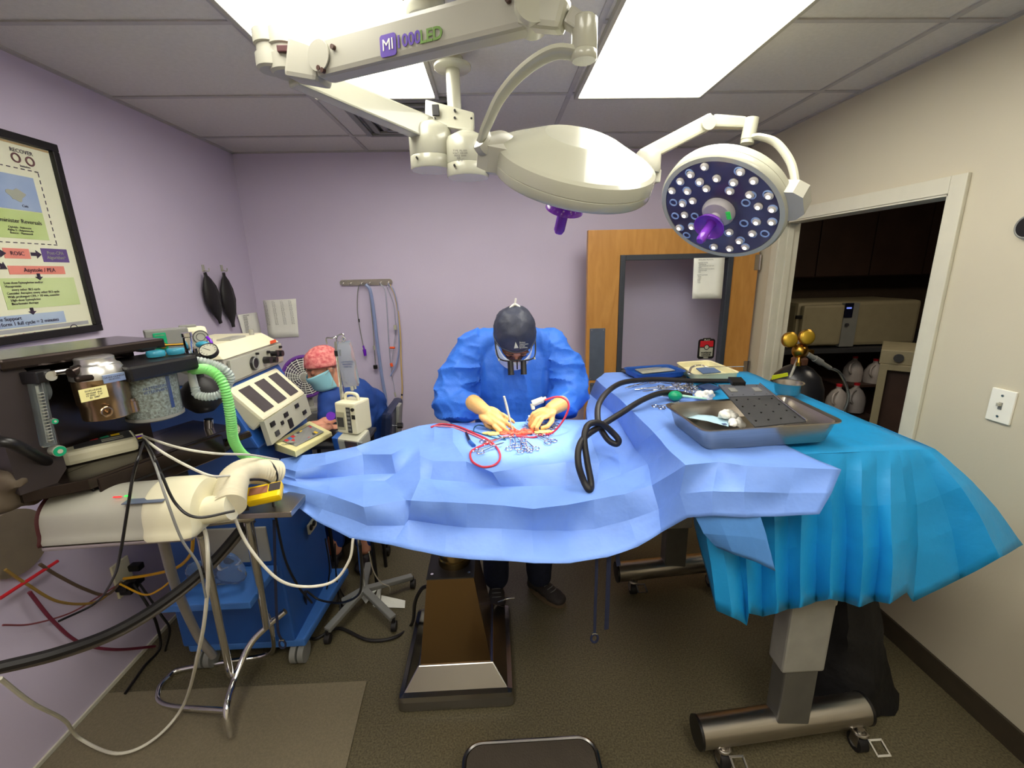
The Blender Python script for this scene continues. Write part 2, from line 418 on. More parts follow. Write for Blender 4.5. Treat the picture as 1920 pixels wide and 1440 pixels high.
# dark storage room seen through the doorway
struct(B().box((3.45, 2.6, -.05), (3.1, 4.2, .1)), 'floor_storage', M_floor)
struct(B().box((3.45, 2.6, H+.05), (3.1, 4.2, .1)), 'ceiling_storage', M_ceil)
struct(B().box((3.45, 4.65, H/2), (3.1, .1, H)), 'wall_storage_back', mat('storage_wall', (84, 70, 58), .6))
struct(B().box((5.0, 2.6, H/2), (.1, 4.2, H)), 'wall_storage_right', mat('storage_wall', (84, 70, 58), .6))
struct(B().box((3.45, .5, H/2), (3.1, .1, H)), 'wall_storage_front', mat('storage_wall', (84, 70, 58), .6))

# open wooden door leaf, swung back parallel to the back wall
lx0, lx1, lz1, ly = .625, 1.775, 1.945, 3.0
gx0, gx1 = at(1163, 480, Y=ly).x, at(1375, 480, Y=ly).x; gz1 = at(1270, 476, Y=ly).z; gz0 = .98
d = thing('door_1', None, None, (lx1, ly, 0)); d['kind'] = 'structure'
b = B().box(((lx0+gx0)/2, ly+.022, lz1/2), (gx0-lx0, .044, lz1), .002).box(((gx1+lx1)/2, ly+.022, lz1/2), (lx1-gx1, .044, lz1), .002)
b.box(((gx0+gx1)/2, ly+.022, (gz1+lz1)/2), (gx1-gx0, .044, lz1-gz1), .001).box(((gx0+gx1)/2, ly+.022, gz0/2), (gx1-gx0, .044, gz0), .001)
b.build('door_leaf', M_wood, d)
b = B(); fw = .035
for (x0, x1, z0, z1) in ((gx0, gx0+fw, gz0, gz1), (gx1-fw, gx1, gz0, gz1), (gx0+fw, gx1-fw, gz1-fw, gz1), (gx0+fw, gx1-fw, gz0, gz0+fw)):
    b.box(((x0+x1)/2, ly+.016, (z0+z1)/2), (x1-x0, .056, z1-z0), .004)
b.build('window_frame', mat('door_lite_frame', (58, 62, 70), .4), d)
B().box(((gx0+gx1)/2, ly+.022, (gz0+gz1)/2), (gx1-gx0-.04, .006, gz1-gz0-.04)).build('window_pane', M_glass, d)
M_plate = mat('push_plate_steel', (96, 106, 124), .35, .35)
for (a, c2) in ((616, 712), (718, 800)):
    p0 = at(1106, a, Y=ly); p1 = at(1132, c2, Y=ly)
    b = B(); b.use(M_plate).box(((p0.x+p1.x)/2, ly-.002, (p0.z+p1.z)/2), (p1.x-p0.x, .003, p0.z-p1.z), .001)
    b.use(M_steel)
    for sx in (.012, -.012):
        for sz in (.012, -.012):
            c = V(((p0.x if sx > 0 else p1.x)+sx, ly-.003, (p0.z if sz < 0 else p1.z)+sz)); b.cyl(c, c+V((0, -.003, 0)), .004, n=10)
    b.build('push_plate', None, d)
for z in (.25, 1.0, 1.72): B().cyl((lx1+.008, ly-.004, z-.05), (lx1+.008, ly-.004, z+.05), .008, n=12).box((lx1-.012, ly-.001, z), (.03, .003, .1)).build('hinge', M_steel, d)

# ------------------------------------------------------------------ ceiling lights, vent
def light_panel(x0, x1, y0, y1, label, nm='ceiling_light', grp=None):
    r = thing(nm, label, 'ceiling light', ((x0+x1)/2, (y0+y1)/2, H-.03), grp)
    b = B(); f = .018; z = H-.014
    b.box((x0-f/2, (y0+y1)/2, z), (f, y1-y0+2*f, .024), .003).box((x1+f/2, (y0+y1)/2, z), (f, y1-y0+2*f, .024), .003)
    b.box(((x0+x1)/2, y0-f/2, z), (x1-x0, f, .024), .003).box(((x0+x1)/2, y1+f/2, z), (x1-x0, f, .024), .003)
    b.build('frame', M_white2, r)
    B().box(((x0+x1)/2, (y0+y1)/2, H-.014), (x1-x0, y1-y0, .012)).build('diffuser', M_panel, r)
light_panel(-.775, -.24, 1.10, 2.305, 'glowing flat ceiling light panel on the left, partly behind the lettered lamp arm')
light_panel(.425, 1.0, 1.10, 2.325, 'glowing flat ceiling light panel on the right, unobstructed and beside the wooden door side')
light_panel(-.795, -.24, -.75, .45, 'added unseen fill panel in the ceiling above the camera on the left')  # this panel and the next are added out of view as room fill
light_panel(.425, 1.0, -.75, .45, 'added unseen fill panel in the ceiling above the camera on the right')
r = thing('ceiling_vent', 'grey square air diffuser in the ceiling behind the lamp hub', 'vent', (-.42, 2.62, H-.03))
cx, cy = -.42, 2.64
b = B()
for s in (.54, .42, .30, .18):
    h = s/2
    for (dx, dy, sx, sy) in ((0, h, s, .03), (0, -h, s, .03), (h, 0, .03, s), (-h, 0, .03, s)): b.box((cx+dx, cy+dy, H-.012-(.54-s)*.03), (sx, sy, .012), .002)
b.build('louvre', M_greyp, r); B().box((cx, cy, H-.003), (.5, .5, .004)).build('backing', M_dgrey, r)

# ------------------------------------------------------------------ fixtures on the right wall
p = [at(a, c, X=XR) for a, c in ((1862, 728), (1912, 735), (1897, 796), (1850, 785))]
cy = sum(q.y for q in p)/4; cz = sum(q.z for q in p)/4
r = thing('light_switch', 'white toggle light switch plate on the cream right wall', 'light switch', (XR, cy, cz-.06))
B().box((XR-.004, cy, cz), (.008, .078, .12), .003).build('cover_plate', mat('switch_white', (238, 236, 224), .35, var=.01), r)
B().box((XR-.014, cy, cz+.006), (.016, .009, .012), .002).build('toggle', mat('toggle_grey', (170, 166, 150), .4), r)
B().box((XR-.0085, cy, cz), (.002, .012, .026)).build('toggle_slot', M_greyp, r)
for dz in (.038, -.038): B().cyl((XR-.008, cy, cz+dz), (XR-.0105, cy, cz+dz), .004, n=10).build('screw', M_steel, r)
c = at(1935, 425, X=XR); c.x = XR-.006
b = B().use(M_black).cyl(c+V((-.012, 0, 0)), c, .035, n=32); b.use(M_greyp).torus((0, 0, 0), .035, .005, M=frame(c+V((-.008, 0, 0)), z=(1, 0, 0), x=(0, 1, 0)))
solo(b, 'wall_clock', None, 'round black wall fitting above the light switch, cut by the right photo edge', 'wall clock')
c = at(1487, 403, X=XR); b = B().box((XR-.012, c.y, c.z), (.02, .07, .022), .003).cyl((XR-.03, c.y+.01, c.z), (XR-.03, c.y+.09, c.z-.004), .006).box((XR-.03, c.y, c.z), (.026, .03, .014), .002)
solo(b, 'door_catch', M_steel, 'small steel door catch on the cream wall above the doorway corner', 'door catch')

# ------------------------------------------------------------------ storage room contents
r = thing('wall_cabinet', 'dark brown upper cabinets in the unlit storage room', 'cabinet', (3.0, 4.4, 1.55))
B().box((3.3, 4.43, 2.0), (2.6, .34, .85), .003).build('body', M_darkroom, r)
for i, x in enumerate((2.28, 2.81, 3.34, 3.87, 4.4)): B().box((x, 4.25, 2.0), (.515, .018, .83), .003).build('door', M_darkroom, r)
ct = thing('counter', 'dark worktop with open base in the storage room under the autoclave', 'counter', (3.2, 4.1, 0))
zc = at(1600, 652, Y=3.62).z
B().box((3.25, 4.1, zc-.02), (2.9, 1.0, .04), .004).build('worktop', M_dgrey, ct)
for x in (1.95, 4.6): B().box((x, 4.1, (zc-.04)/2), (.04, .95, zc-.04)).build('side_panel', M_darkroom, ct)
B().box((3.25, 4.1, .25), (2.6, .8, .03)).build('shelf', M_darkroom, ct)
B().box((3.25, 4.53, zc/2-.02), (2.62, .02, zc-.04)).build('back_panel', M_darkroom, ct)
sl = thing('storage_fill_light', 'added unseen fill light in the ceiling of the dark storage room', 'ceiling light', (2.9, 2.2, H-.03))  # added lamp, out of sight, to lift the too dark storage room
B().box((2.9, 2.2, H-.015), (.6, .6, .03), .004).build('frame', M_white2, sl)
B().box((2.9, 2.2, H-.032), (.56, .56, .006)).build('diffuser', mat('fill_diffuser', (255, 240, 215), .6, emit=6), sl)
# autoclave
a0 = at(1490, 643, Y=3.64); a1 = at(1735, 562, Y=3.64)
r = thing('autoclave', 'beige autoclave with rounded door and lit display in the dark storage room', 'autoclave', ((a0.x+a1.x)/2, 3.9, zc))
W = a1.x-a0.x; zt = a1.z
B().box(((a0.x+a1.x)/2, 3.92, (zc+zt)/2+.005), (W, .52, zt-zc-.01), .03).build('body', M_beigem, r)
xs0, xs1 = at(1580, 600, Y=3.63).x, at(1607, 600, Y=3.63).x
B().box(((a0.x+xs0)/2+.01, 3.64, (zc+zt)/2+.005), (xs0-a0.x-.03, .05, zt-zc-.05), .02).build('door', M_beigem, r)
pn = B().box(((xs0+xs1)/2, 3.645, (zc+zt)/2), (xs1-xs0, .04, zt-zc-.02), .004).build('control_panel', M_greyp, r)
c = at(1592, 582, Y=3.62); B().box((c.x, 3.622, c.z), (.07, .008, .12), .003).build('display', mat('display_dark', (20, 22, 40), .2), pn)
B().box((c.x-.005, 3.616, c.z+.02), (.04, .004, .012)).build('display_digits', M_lcd, pn)
B().cyl((c.x, 3.625, c.z-.12), (c.x, 3.61, c.z-.12), .014).build('button', M_dgrey, pn)
c = at(1497, 595, Y=3.6); B().box((c.x+.01, 3.61, c.z), (.05, .02, .03), .004).build('latch', M_black, r)
# framed glass-door cabinet lower right, turned towards the doorway
o0 = at(1656, 655, Y=2.95); dr = V((o0.x, o0.y, 0)).normalized(); zt = o0.z-.1
Mo = frame((o0.x, o0.y, 0), y=dr, z=(0, 0, 1))
r = thing('incubator_cabinet', 'beige framed glass-door cabinet at the right of the dark storage doorway', 'cabinet', Mo @ V((.3, .2, 0)))
B(Mo).box((.3, .22, o0.z-.05), (.62, .46, .10), .006).build('control_panel', M_beigem, r)
b = B(Mo)
b.box((.02, .0, zt/2), (.045, .04, zt), .003).box((.58, .0, zt/2), (.045, .04, zt), .003).box((.3, .0, zt-.02), (.53, .04, .04), .003).box((.3, .0, .03), (.53, .04, .06), .003).box((.3, .0, zt*.45), (.53, .03, .03), .003)
b.build('door_frame', M_beigem, r)
B(Mo).box((.3, .24, zt/2), (.6, .42, zt-.01)).build('body', M_darkroom, r)
B(Mo).cyl((.09, -.008, o0.z-.05), (.09, -.03, o0.z-.05), .028).build('dial', M_dgrey, r)
B(Mo).cyl((.5, -.008, o0.z-.05), (.5, -.02, o0.z-.05), .014).build('indicator', M_redp, r)
def jug(c, label):
    b = B(); c = V(c)
    b.use(M_jug).lathe([(0, 0), (.06, 0), (.072, .01), (.075, .09), (.07, .13), (.045, .18), (.018, .205), (.018, .225), (0, .225)], Matrix.Translation(c), 20)
    r = thing('jug', label, 'jug', c, 'distilled water jugs')
    b.build('bottle', None, r)
    B().tube([c+V((-.03, -.03, .19)), c+V((-.075, -.05, .17)), c+V((-.085, -.06, .12)), c+V((-.06, -.055, .09))], .009).build('handle', M_jug, r)
    B().cyl(c+V((0, 0, .222)), c+V((0, 0, .24)), .02).build('cap', M_redp, r)
for (px, py, Y, l) in ((1596, 716, 3.80, 'milky plastic jug on the upper left of four in the dark storage room'), (1634, 722, 3.72, 'milky plastic jug beside the glass-door cabinet, upper right of four'), (1565, 775, 3.25, 'milky plastic jug lowest left, just behind the gas cylinder hose'), (1598, 772, 3.3, 'milky plastic jug lowest right, above the cyan drape edge')):
    c = at(px, py, Y=Y); jug((c.x, Y, c.z), l)
    pl = thing('shelf_bracket', 'dark shelf plate carrying a jug in the storage room', 'shelf', (c.x, Y, 0)) if False else None
zz = at(1607, 718, Y=3.7).z; xx = at(1618, 718, Y=3.7).x
B().box((xx, 3.80, zz-.012), (.5, .34, .02)).build('shelf', M_darkroom, ct)
for sx in (-.24, .24): B().box((xx+sx, 3.80, zz/2), (.02, .3, zz-.03)).build('shelf_upright', M_darkroom, ct)
zz = at(1598, 774, Y=3.3).z; xx = at(1582, 772, Y=3.27).x
b = B().box((xx, 3.28, zz-.015), (.42, .22, .03)).box((xx-.19, 3.28, zz/2-.01), (.03, .2, zz-.03)).box((xx+.19, 3.28, zz/2-.01), (.03, .2, zz-.03))
solo(b, 'jug_stand', M_darkroom, 'low dark stand carrying the lower pair of jugs in the storage room', 'stand')

# gas cylinder in the doorway with brass regulator
gc = V((1.66, 2.12, 0)); gc = at(1489, 745, Y=2.42); gx, gy = gc.x, 2.42
ztop = at(1485, 684, Y=gy).z
r = thing('gas_cylinder', 'black gas cylinder with brass twin-gauge regulator standing in the doorway', 'gas cylinder', (gx, gy, 0))
R0 = .145
B().lathe([(0, 0), (R0-.01, 0), (R0, .02), (R0, ztop-.20), (R0*.96, ztop-.13), (R0*.8, ztop-.065), (R0*.5, ztop-.02), (.035, ztop), (.035, ztop+.01), (0, ztop+.01)], Matrix.Translation((gx, gy, 0)), 40).build('bottle', mat('cylinder_black', (34, 34, 38), .3, .2), r)
B().lathe([(.034, 0), (.042, .004), (.042, .035), (.03, .045), (0, .045)], Matrix.Translation((gx, gy, ztop)), 24).build('neck_ring', mat('rusty_collar', (110, 70, 50), .7), r)
B().lathe([(0, .04), (.016, .04), (.018, .07), (.012, .10), (.012, .125), (0, .125)], Matrix.Translation((gx, gy, ztop)), 20).box((gx+.03, gy-.01, ztop+.075), (.07, .024, .024), .003).build('valve', M_brass, r)
b = B(); n = 10
hw = [((.038+.005*math.cos(6*2*PI*i/48))*math.cos(2*PI*i/48), (.038+.005*math.cos(6*2*PI*i/48))*math.sin(2*PI*i/48)) for i in range(48)]
b.prism(hw, .014, Matrix.Translation((gx-.005, gy, ztop+.125))); b.build('handwheel', M_greyp, r)
rc = at(1500, 658, Y=2.36)
rg = B().cyl((gx+.05, gy-.01, ztop+.075), (rc.x, rc.y+.02, rc.z), .011).lathe([(0, -.02), (.02, -.024), (.038, -.015), (.042, 0), (.04, .012), (.02, .03), (.012, .035), (0, .035)], frame(rc, z=(-.1, -1, .1), x=(1, 0, 0)), 28).build('regulator', M_brass, r)
for k, (px, py) in enumerate(((1482, 638), (1514, 633))):
    q = at(px, py, Y=2.34)
    gb = B().cyl(rc, q+V((0, .015, 0)), .008).lathe([(0, 0), (.04, 0), (.042, .004), (.042, .022), (.036, .026), (0, .026)], frame(q+V((0, .02, 0)), z=(0, -1, .12), x=(1, 0, 0)), 28).build('gauge', M_brass, rg)
    B().lathe([(0, 0), (.037, 0), (.03, .006), (0, .008)], frame(q+V((0, -.005, .003)), z=(0, -1, .12), x=(1, 0, 0)), 28).build('dial_cover', M_gold, gb) if False else B().lathe([(0, 0), (.037, 0), (.03, .006), (0, .008)], frame(q+V((0, -.006, .003)), z=(0, -1, .12), x=(1, 0, 0)), 28).build('dial_cover', M_gold, rg)
q = at(1497, 683, Y=2.34); B().cyl(rc, q, .009).cyl(q+V((0, 0, -.008)), q+V((0, 0, .012)), .014).build('relief_valve', M_brass, rg)
q1 = at(1514, 664, Y=2.35); q2 = at(1556, 690, Y=2.38)
B().cyl(q1, q1.lerp(q2, .35), .014).cyl(q1.lerp(q2, .3), q1.lerp(q2, .6), .018).cyl(q1.lerp(q2, .6), q2, .012).build('outlet_fitting', M_greyp, rg)
B().tube([q2, at(1575, 700, Y=2.4), at(1590, 735, Y=2.42), at(1585, 765, Y=2.42), at(1565, 790, Y=2.42)], .008).build('hose', M_clear, rg)
q = at(1462, 708, Y=2.28); 
B().slab([at(1447, 712, Y=gy-.13), at(1449, 704, Y=gy-.13), at(1477, 699, Y=gy-.13), at(1478, 705, Y=gy-.13)], (0, -1, 0), .004).build('label_sticker', mat('yellow_green_label', (206, 214, 40), .5), r)
B().tube([(gx-.012, gy-.02, ztop+.09), (gx-.05, gy-.05, ztop+.03), (gx-.09, gy-.06, ztop-.08), (gx-.13, gy-.05, ztop-.2)], .007).build('strap', M_white2, r)

# ------------------------------------------------------------------ posters and papers
def fig(name, pts, th, m, parent, n): return B().slab(pts, n, th).build(name, m, parent)
PY1, PZ0, PZ1 = 1.975, 1.492, 2.215; PY0 = PY1-.98
fr = thing('framed_poster', 'black framed resuscitation flow chart poster on the lavender left wall', 'poster', (XL, (PY0+PY1)/2, PZ0))
b = B()
for (y0, y1, z0, z1) in ((PY0, PY1, PZ0, PZ0+.028), (PY0, PY1, PZ1-.028, PZ1), (PY0, PY0+.028, PZ0+.028, PZ1-.028), (PY1-.028, PY1, PZ0+.028, PZ1-.028)):
    b.box((XL+.012, (y0+y1)/2, (z0+z1)/2), (.024, y1-y0, z1-z0), .003)
b.build('frame', M_black, fr)
sh = B().box((XL+.004, (PY0+PY1)/2, (PZ0+PZ1)/2), (.006, PY1-PY0-.05, PZ1-PZ0-.05)).build('poster_sheet', mat('poster_cream', (236, 232, 204), .6, var=.01), fr)
def PR(y0, y1, z0, z1, m, nm='printed_panel', x=.0078):     # rectangle on the poster in poster coordinates: y from right edge, z from the bottom
    return B().box((XL+x, PY1-(y0+y1)/2, PZ0+(z0+z1)/2), (.001, abs(y1-y0), z1-z0)).build(nm, m, sh)
def PT(s, y, z, size, m, al='CENTER', **k):
    return text('lettering', s, size, m, sh, frame((XL+.0098, PY1-y, PZ0+z), x=(0, 1, 0), y=(0, 0, 1)), al, ext=.0003, **k)
mp_blue = mat('print_pale_blue', (150, 168, 206), .6, col2=(186, 200, 218), scale=3); mp_grn = mat('print_pale_green', (190, 208, 130), .6, col2=(208, 220, 160), scale=3)
mp_pink = mat('print_salmon', (234, 140, 124), .6); mp_grey = mat('print_grey', (172, 170, 172), .6); mp_pur = mat('print_purple', (104, 80, 140), .6); mp_ink = mat('print_dark', (56, 40, 62), .6); mp_teal = mat('print_dark_teal', (38, 92, 84), .6)
mp_red = mat('print_maroon', (170, 60, 70), .6)
PR(.03, .93, .686, .692, mat('print_tan', (190, 160, 110), .6), 'top_strip')
PR(.42, .60, .60, .64, mp_pink); PT('CPR Algorithm', .51, .62, .022, mp_ink)
PR(.12, .9, .46, .58, mp_blue); PR(.12, .9, .36, .458, mp_grn)
b = B()
for i in range(34): b.box((XL+.0082, PY1-.10-.025*i, PZ0+.605), (.0008, .014, .003)); b.box((XL+.0082, PY1-.10-.025*i, PZ0+.345), (.0008, .014, .003))
for i in range(11): b.box((XL+.0082, PY1-.095, PZ0+.355+.024*i), (.0008, .003, .014))
b.build('dashed_border', mp_ink, sh)
PT('Ventilation', .30, .545, .024, mp_ink); PT('Dogs', .36, .475, .012, mp_ink); PT('Cats', .18, .475, .012, mp_ink)
for y in (.36, .2):
    B().prism([(.03*math.cos(a)*(1+.3*math.sin(3*a)), .02*math.sin(a)*(1+.2*math.cos(5*a))) for a in [2*PI*i/24 for i in range(24)]], .0008, frame((XL+.0083, PY1-y, PZ0+.51), x=(0, 1, 0), y=(0, 0, 1))).build('illustration', M_white, sh)
PT('Advanced Life Support', .47, .442, .026, mp_ink); PR(.335, .365, .385, .435, mp_teal); PT('5', .35, .41, .03, M_white)
PT('Administer Reversals', .22, .42, .020, mp_ink); PT('Opioids - Naloxone\nAlpha 2 - Atipamezole\nBenzos - Flumazenil', .22, .388, .010, mp_ink)
PT('Monitoring\n\nVascular Access', .46, .40, .018, mp_ink)
PR(.33, .60, .275, .335, mp_grey); PT('Evaluate Patient\nCheck ECG', .45, .305, .022, mp_ink)
PR(.21, .30, .29, .325, mp_pink); PT('ROSC', .255, .307, .019, mp_ink); PR(.06, .165, .28, .33, mp_pur); PT('Post-CPA\nAlgorithm*', .112, .305, .017, M_white)
PR(.09, .30, .235, .265, mp_pink); PT('Asystole / PEA', .19, .25, .020, mp_ink)
PR(.06, .34, .115, .222, mp_grn)
PT('Low-dose Epinephrine and/or\nVasopressin\n      every other BLS cycle\nConsider Atropine every other BLS cycle\nWith prolonged CPA > 10 min, consider\n  High-dose Epinephrine\n  Bicarbonate therapy', .33, .17, .0115, mp_ink, 'LEFT', space=1.05)
PR(.14, .8, .052, .095, mp_blue); PT('Basic Life Support\nChange Compressor \u2022 Perform 1 full cycle = 2 minutes', .37, .0745, .018, mp_ink)
PR(.045, .9, .034, .048, mp_grey)
def arrow(y, z, a, L=.04):
    M = frame((XL+.0085, PY1-y, PZ0+z), x=(0, math.cos(a), math.sin(a)), z=(1, 0, 0))
    B().prism([(-L/2, -.006), (0, -.006), (0, -.015), (L/2, 0), (0, .015), (0, .006), (-L/2, .006)], .0008, M).build('arrow', mp_ink, sh)
arrow(.315, .307, 0, .045); arrow(.187, .307, 0); arrow(.32, .265, -.6); arrow(.2, .226, -PI/2, .025); arrow(.26, .104, -PI/2, .026); arrow(.45, .343, -PI/2)
PT('Veterinary Emergency & Critical Care Society', .40, .012+.010, .019, mp_red)
b = B(); b.torus((0, 0, 0), .016, .0015, M=frame((XL+.009, PY1-.115, PZ0+.022), x=(0, 1, 0), y=(0, 0, 1)), k=5); b.build('seal', mp_ink, sh)
PT('RECOVER', .14, .665, .019, mp_ink); PT('Initiative', .14, .615, .011, mp_ink)
b = B(); b.torus((0, 0, 0), .014, .003, M=frame((XL+.009, PY1-.165, PZ0+.64), x=(0, 1, 0), y=(0, 0, 1)), k=5); b.torus((0, 0, 0), .014, .003, M=frame((XL+.009, PY1-.115, PZ0+.638), x=(0, 1, 0), y=(0, 0, 1)), k=5); b.build('emblem', mat('print_brown', (120, 80, 80), .6), sh)
B().box((XL+.020, (PY0+PY1)/2, (PZ0+PZ1)/2), (.002, PY1-PY0-.054, PZ1-PZ0-.054)).build('glazing', M_glass, fr)

def sheet(name, corners, label, body, size, cat='notice', cols=1, n=(0, -1, 0)):
    P = [V(p) for p in corners]; r = thing(name, label, cat, P[3].lerp(P[2], .5))
    nn = V(n); rows = []
    for i in range(7):
        t = i/6; a = P[0].lerp(P[3], t); c = P[1].lerp(P[2], t)
        rows.append([a.lerp(c, s/4)+nn*(.001+.004*math.sin(t*PI)*(.5+.5*s/4)+(.006*(t**3))) for s in range(5)])
    B().grid(rows, 1).build('page', M_paper, r, solid=.0008)
    x = (P[1]-P[0]).normalized(); z = (P[0]-P[3]).normalized(); wd = (P[1]-P[0]).length
    for ci in range(cols):
        o = P[0]+x*(wd*(ci+.12)/cols)-z*(.012)+nn*.012
        t = text('print_lines', body, size, M_ink, r, frame(o, x=x, y=z), 'LEFT', space=1.15, ext=.0002)
        t.location = t.location+z*(-size*body.count('\n')*.57)
Yb = YB-.001
L1 = 'SURGERY SCHEDULE\n'+'\n'.join(random.choice(['Rinse and prep', 'Check machine', 'Leak test unit', 'Warm fluids on', 'Record vitals', 'Count sponges']) for _ in range(17))
num = '\n'.join('%d  %d.%d' % (random.randint(2, 60), random.randint(0, 9), random.randint(0, 9)) for _ in range(20))
sheet('paper_chart', [at(493, 563, Y=Yb), at(555, 560, Y=Yb), at(561, 631, Y=Yb), at(505, 634, Y=Yb)], 'white dosage chart with number columns taped to the lavender back wall', num, .0075, 'paper chart', cols=4)
sheet('paper_notice', [at(446, 586, X=XL+.2)+V((0, 0, 0)) if False else V((-1.69, 3.02, 1.46)), V((-1.69, 3.26, 1.455)), V((-1.685, 3.27, 1.17)), V((-1.685, 3.06, 1.14))], 'narrow white typed notice hanging in the left wall corner beneath the black bags', L1, .008, n=(1, 0, 0))
c1, c2 = at(1301, 484, Y=2.985), at(1359, 483, Y=2.985)
sheet('paper_checklist', [c1, c2, at(1352, 560, Y=2.985), at(1297, 560, Y=2.985)], 'white typed checklist taped to the glass of the wooden door', 'INSTRUMENT PROTOCOL\n\nSURGERY PACKS\n- Autoclave log\n- Wipe all trays after each case\n- Rinse\n- Ultrasonic cleaner ten minutes\n- Lubricate hinges\n- Pack\n\nROOM CLEANING\n- Floors\n- Tables\n- Lights\n- Refill\n- Trash', .0085)
# door decal
q = at(1326, 655, Y=2.975); r = thing('door_decal', 'black red and white rounded sticker low on the glass of the wooden door', 'sticker', (q.x, 2.99, q.z-.07))
Md = frame((q.x, 2.992, q.z), x=(1, 0, 0), y=(0, 0, 1))
def rr(w_, h_, c=.01, n=5):
    o = []
    for (sx, sy, a0) in ((1, 1, 0), (-1, 1, PI/2), (-1, -1, PI), (1, -1, 3*PI/2)):
        for i in range(n+1): a = a0+PI/2*i/n; o.append((sx*(w_/2-c)+c*math.cos(a), sy*(h_/2-c)+c*math.sin(a)))
    return o
B(Md).prism(rr(.118, .14, .018), .003).prism([(x, y+.062) for x, y in rr(.06, .03, .01)], .0025).build('backing', M_black, r)
B(Md).prism([(x, y+.002) for x, y in rr(.092, .108, .006)], .0045).build('white_field', M_white, r)
B(Md).prism([(x, y+.036) for x, y in rr(.092, .042, .005)], .0052).build('red_field', M_redp, r)
B(Md).prism([(x, y+.013) for x, y in rr(.092, .006, .001)], .0056).lathe([(.011, .0052), (.019, .0062), (0, .0062)], Matrix.Translation((0, .013, 0)), 28).build('black_band', M_black, r)
B(Md).lathe([(.014, .006), (.013, .0072), (0, .0072)], Matrix.Translation((0, .013, 0)), 28).build('white_disc', M_white, r)
for s_, yy, sz, mm in (('PLAY', .063, .017, M_white), ('POK\u00c9MON', -.026, .014, M_black), ('LEAGUE', -.041, .017, M_black), ('HERE!', -.061, .012, M_white)):
    text('lettering', s_, sz, mm, r, Md @ Matrix.Translation((0, yy, .0062)), ext=.0004, bold=.0006, ws=1.1)
# ------------------------------------------------------------------ ceiling-mounted surgical light (one fixture)
hub = at(845, 260, Y=1.92)
SL = thing('surgical_light', 'white twin-head surgical ceiling light with long jointed arms and purple handles', 'surgical light', (hub.x, 1.92, 2.07))
fl = at(847, 97, Y=1.92)
B().lathe([(0, 0), (.065, 0), (.07, .004), (.07, .012), (.045, .02), (.04, .04), (.032, .05), (.032, .06), (0, .06)], Matrix.Translation((fl.x, 1.92, 2.44)), 32).build('ceiling_flange', M_white, SL)
cc = at(797, 35, Z=2.44); B().lathe([(0, .06), (.058, .06), (.062, .045), (.062, .012), (.052, 0), (0, 0)], Matrix.Translation((cc.x, cc.y, 2.44)), 36).build('ceiling_cover', M_white, SL)
B().cyl((fl.x, 1.92, 2.44), (fl.x, 1.92, 2.30), .026).build('pole', M_white, SL)
# hub box and twin cylinders
h0 = at(808, 300, Y=1.88); h1 = at(876, 305, Y=1.86)
q = [at(797, 185, Y=1.9), at(889, 210, Y=1.88), at(888, 246, Y=1.86), at(796, 232, Y=1.88)]
d = V((.0, .09, 0)); hb = B(); hb.hexa([q[3], q[2], q[2]+d, q[3]+d, q[0], q[1], q[1]+d, q[0]+d], .008); hbo = hb.build('hub_box', M_white, SL)
for (px, py, r_) in ((818, 208, .006), (853, 208, .0045), (853, 222, .0045), (884, 223, .004), (884, 238, .004), (816, 222, .003)):
    c = at(px, py, Y=1.88); B().cyl(c+V((0, -.008, 0)), c+V((0, .012, 0)), r_, n=12).build('bolt', M_black, hbo)
c = at(817, 207, Y=1.872); B().box(c, (.026, .012, .038), .002).build('switch', M_black, hbo)
for (c, zt, zb) in ((h0, at(805, 235, Y=1.88).z, at(805, 318, Y=1.88).z), (h1, at(880, 255, Y=1.86).z, at(878, 332, Y=1.86).z)):
    cy_ = B(Matrix.Translation((c.x, c.y+.02, 0))).lathe([(0, zb), (.078, zb), (.081, zb+.004), (.081, zb+.045), (.0795, zb+.047), (.081, zb+.049), (.081, zt-.02), (.074, zt-.003), (.03, zt+.02), (0, zt+.02)], None, 40).build('hub_cylinder', M_white, SL)
    B().cyl((c.x-.045, c.y-.035-.012, zb+.03), (c.x-.045, c.y-.05-.012, zb+.03), .004, n=10).build('screw', M_black, cy_)
text('rating_label', 'TYPE  ML1000\nVOLT  100-240\nFREQ  50/60\nSER  ---\nIP 20', .0085, M_ink, SL, frame(at(863, 292, Y=1.795), x=(1, .0, 0), y=(0, 0, 1)), ext=.0002)
# first extension arm: hub -> joint by the lettered arm
a0 = at(805, 245, Y=1.90); a1 = at(548, 138, Y=1.47)
B().beam(a0, a1, .055, .085, .05, .062).build('extension_arm', M_white, SL)
J = at(525, 105, Y=1.45)
for (px, py, rr_, hh) in ((508, 96, .042, .10), (537, 100, .046, .11)):
    c = at(px, py, Y=1.45); B().lathe([(0, -hh/2), (rr_-.006, -hh/2), (rr_, -hh/2+.006), (rr_, -.012), (rr_-.006, -.01), (rr_-.006, .01), (rr_, .012), (rr_, hh/2-.006), (rr_-.006, hh/2), (0, hh/2)], Matrix.Translation(c), 32).build('joint', M_white2, SL)
c = at(541, 95, Y=1.41); B().box(c, (.05, .03, .016), .002).build('joint_band', mat('maroon_band', (70, 30, 34), .4), SL)
k0 = at(552, 112, Y=1.42); k1 = at(612, 128, Y=1.39)
B().beam(k0, k1, .07, .10, .07, .085, bev=.012).build('knuckle', M_white2, SL)
s0 = at(606, 117, Y=1.38); s1 = at(1000, 17, Y=1.10)
yv = (s1-s0).normalized()
B().beam(s0, s1, .06, .088, .055, .082, bev=.012).build('spring_arm', M_white2, SL)
fn = V((yv.y, -yv.x, 0)).normalized()          # face of the arm towards the room
if fn.y > 0: fn = -fn
up_ = fn.cross(yv)*-1 if fn.cross(yv).z < 0 else fn.cross(yv)
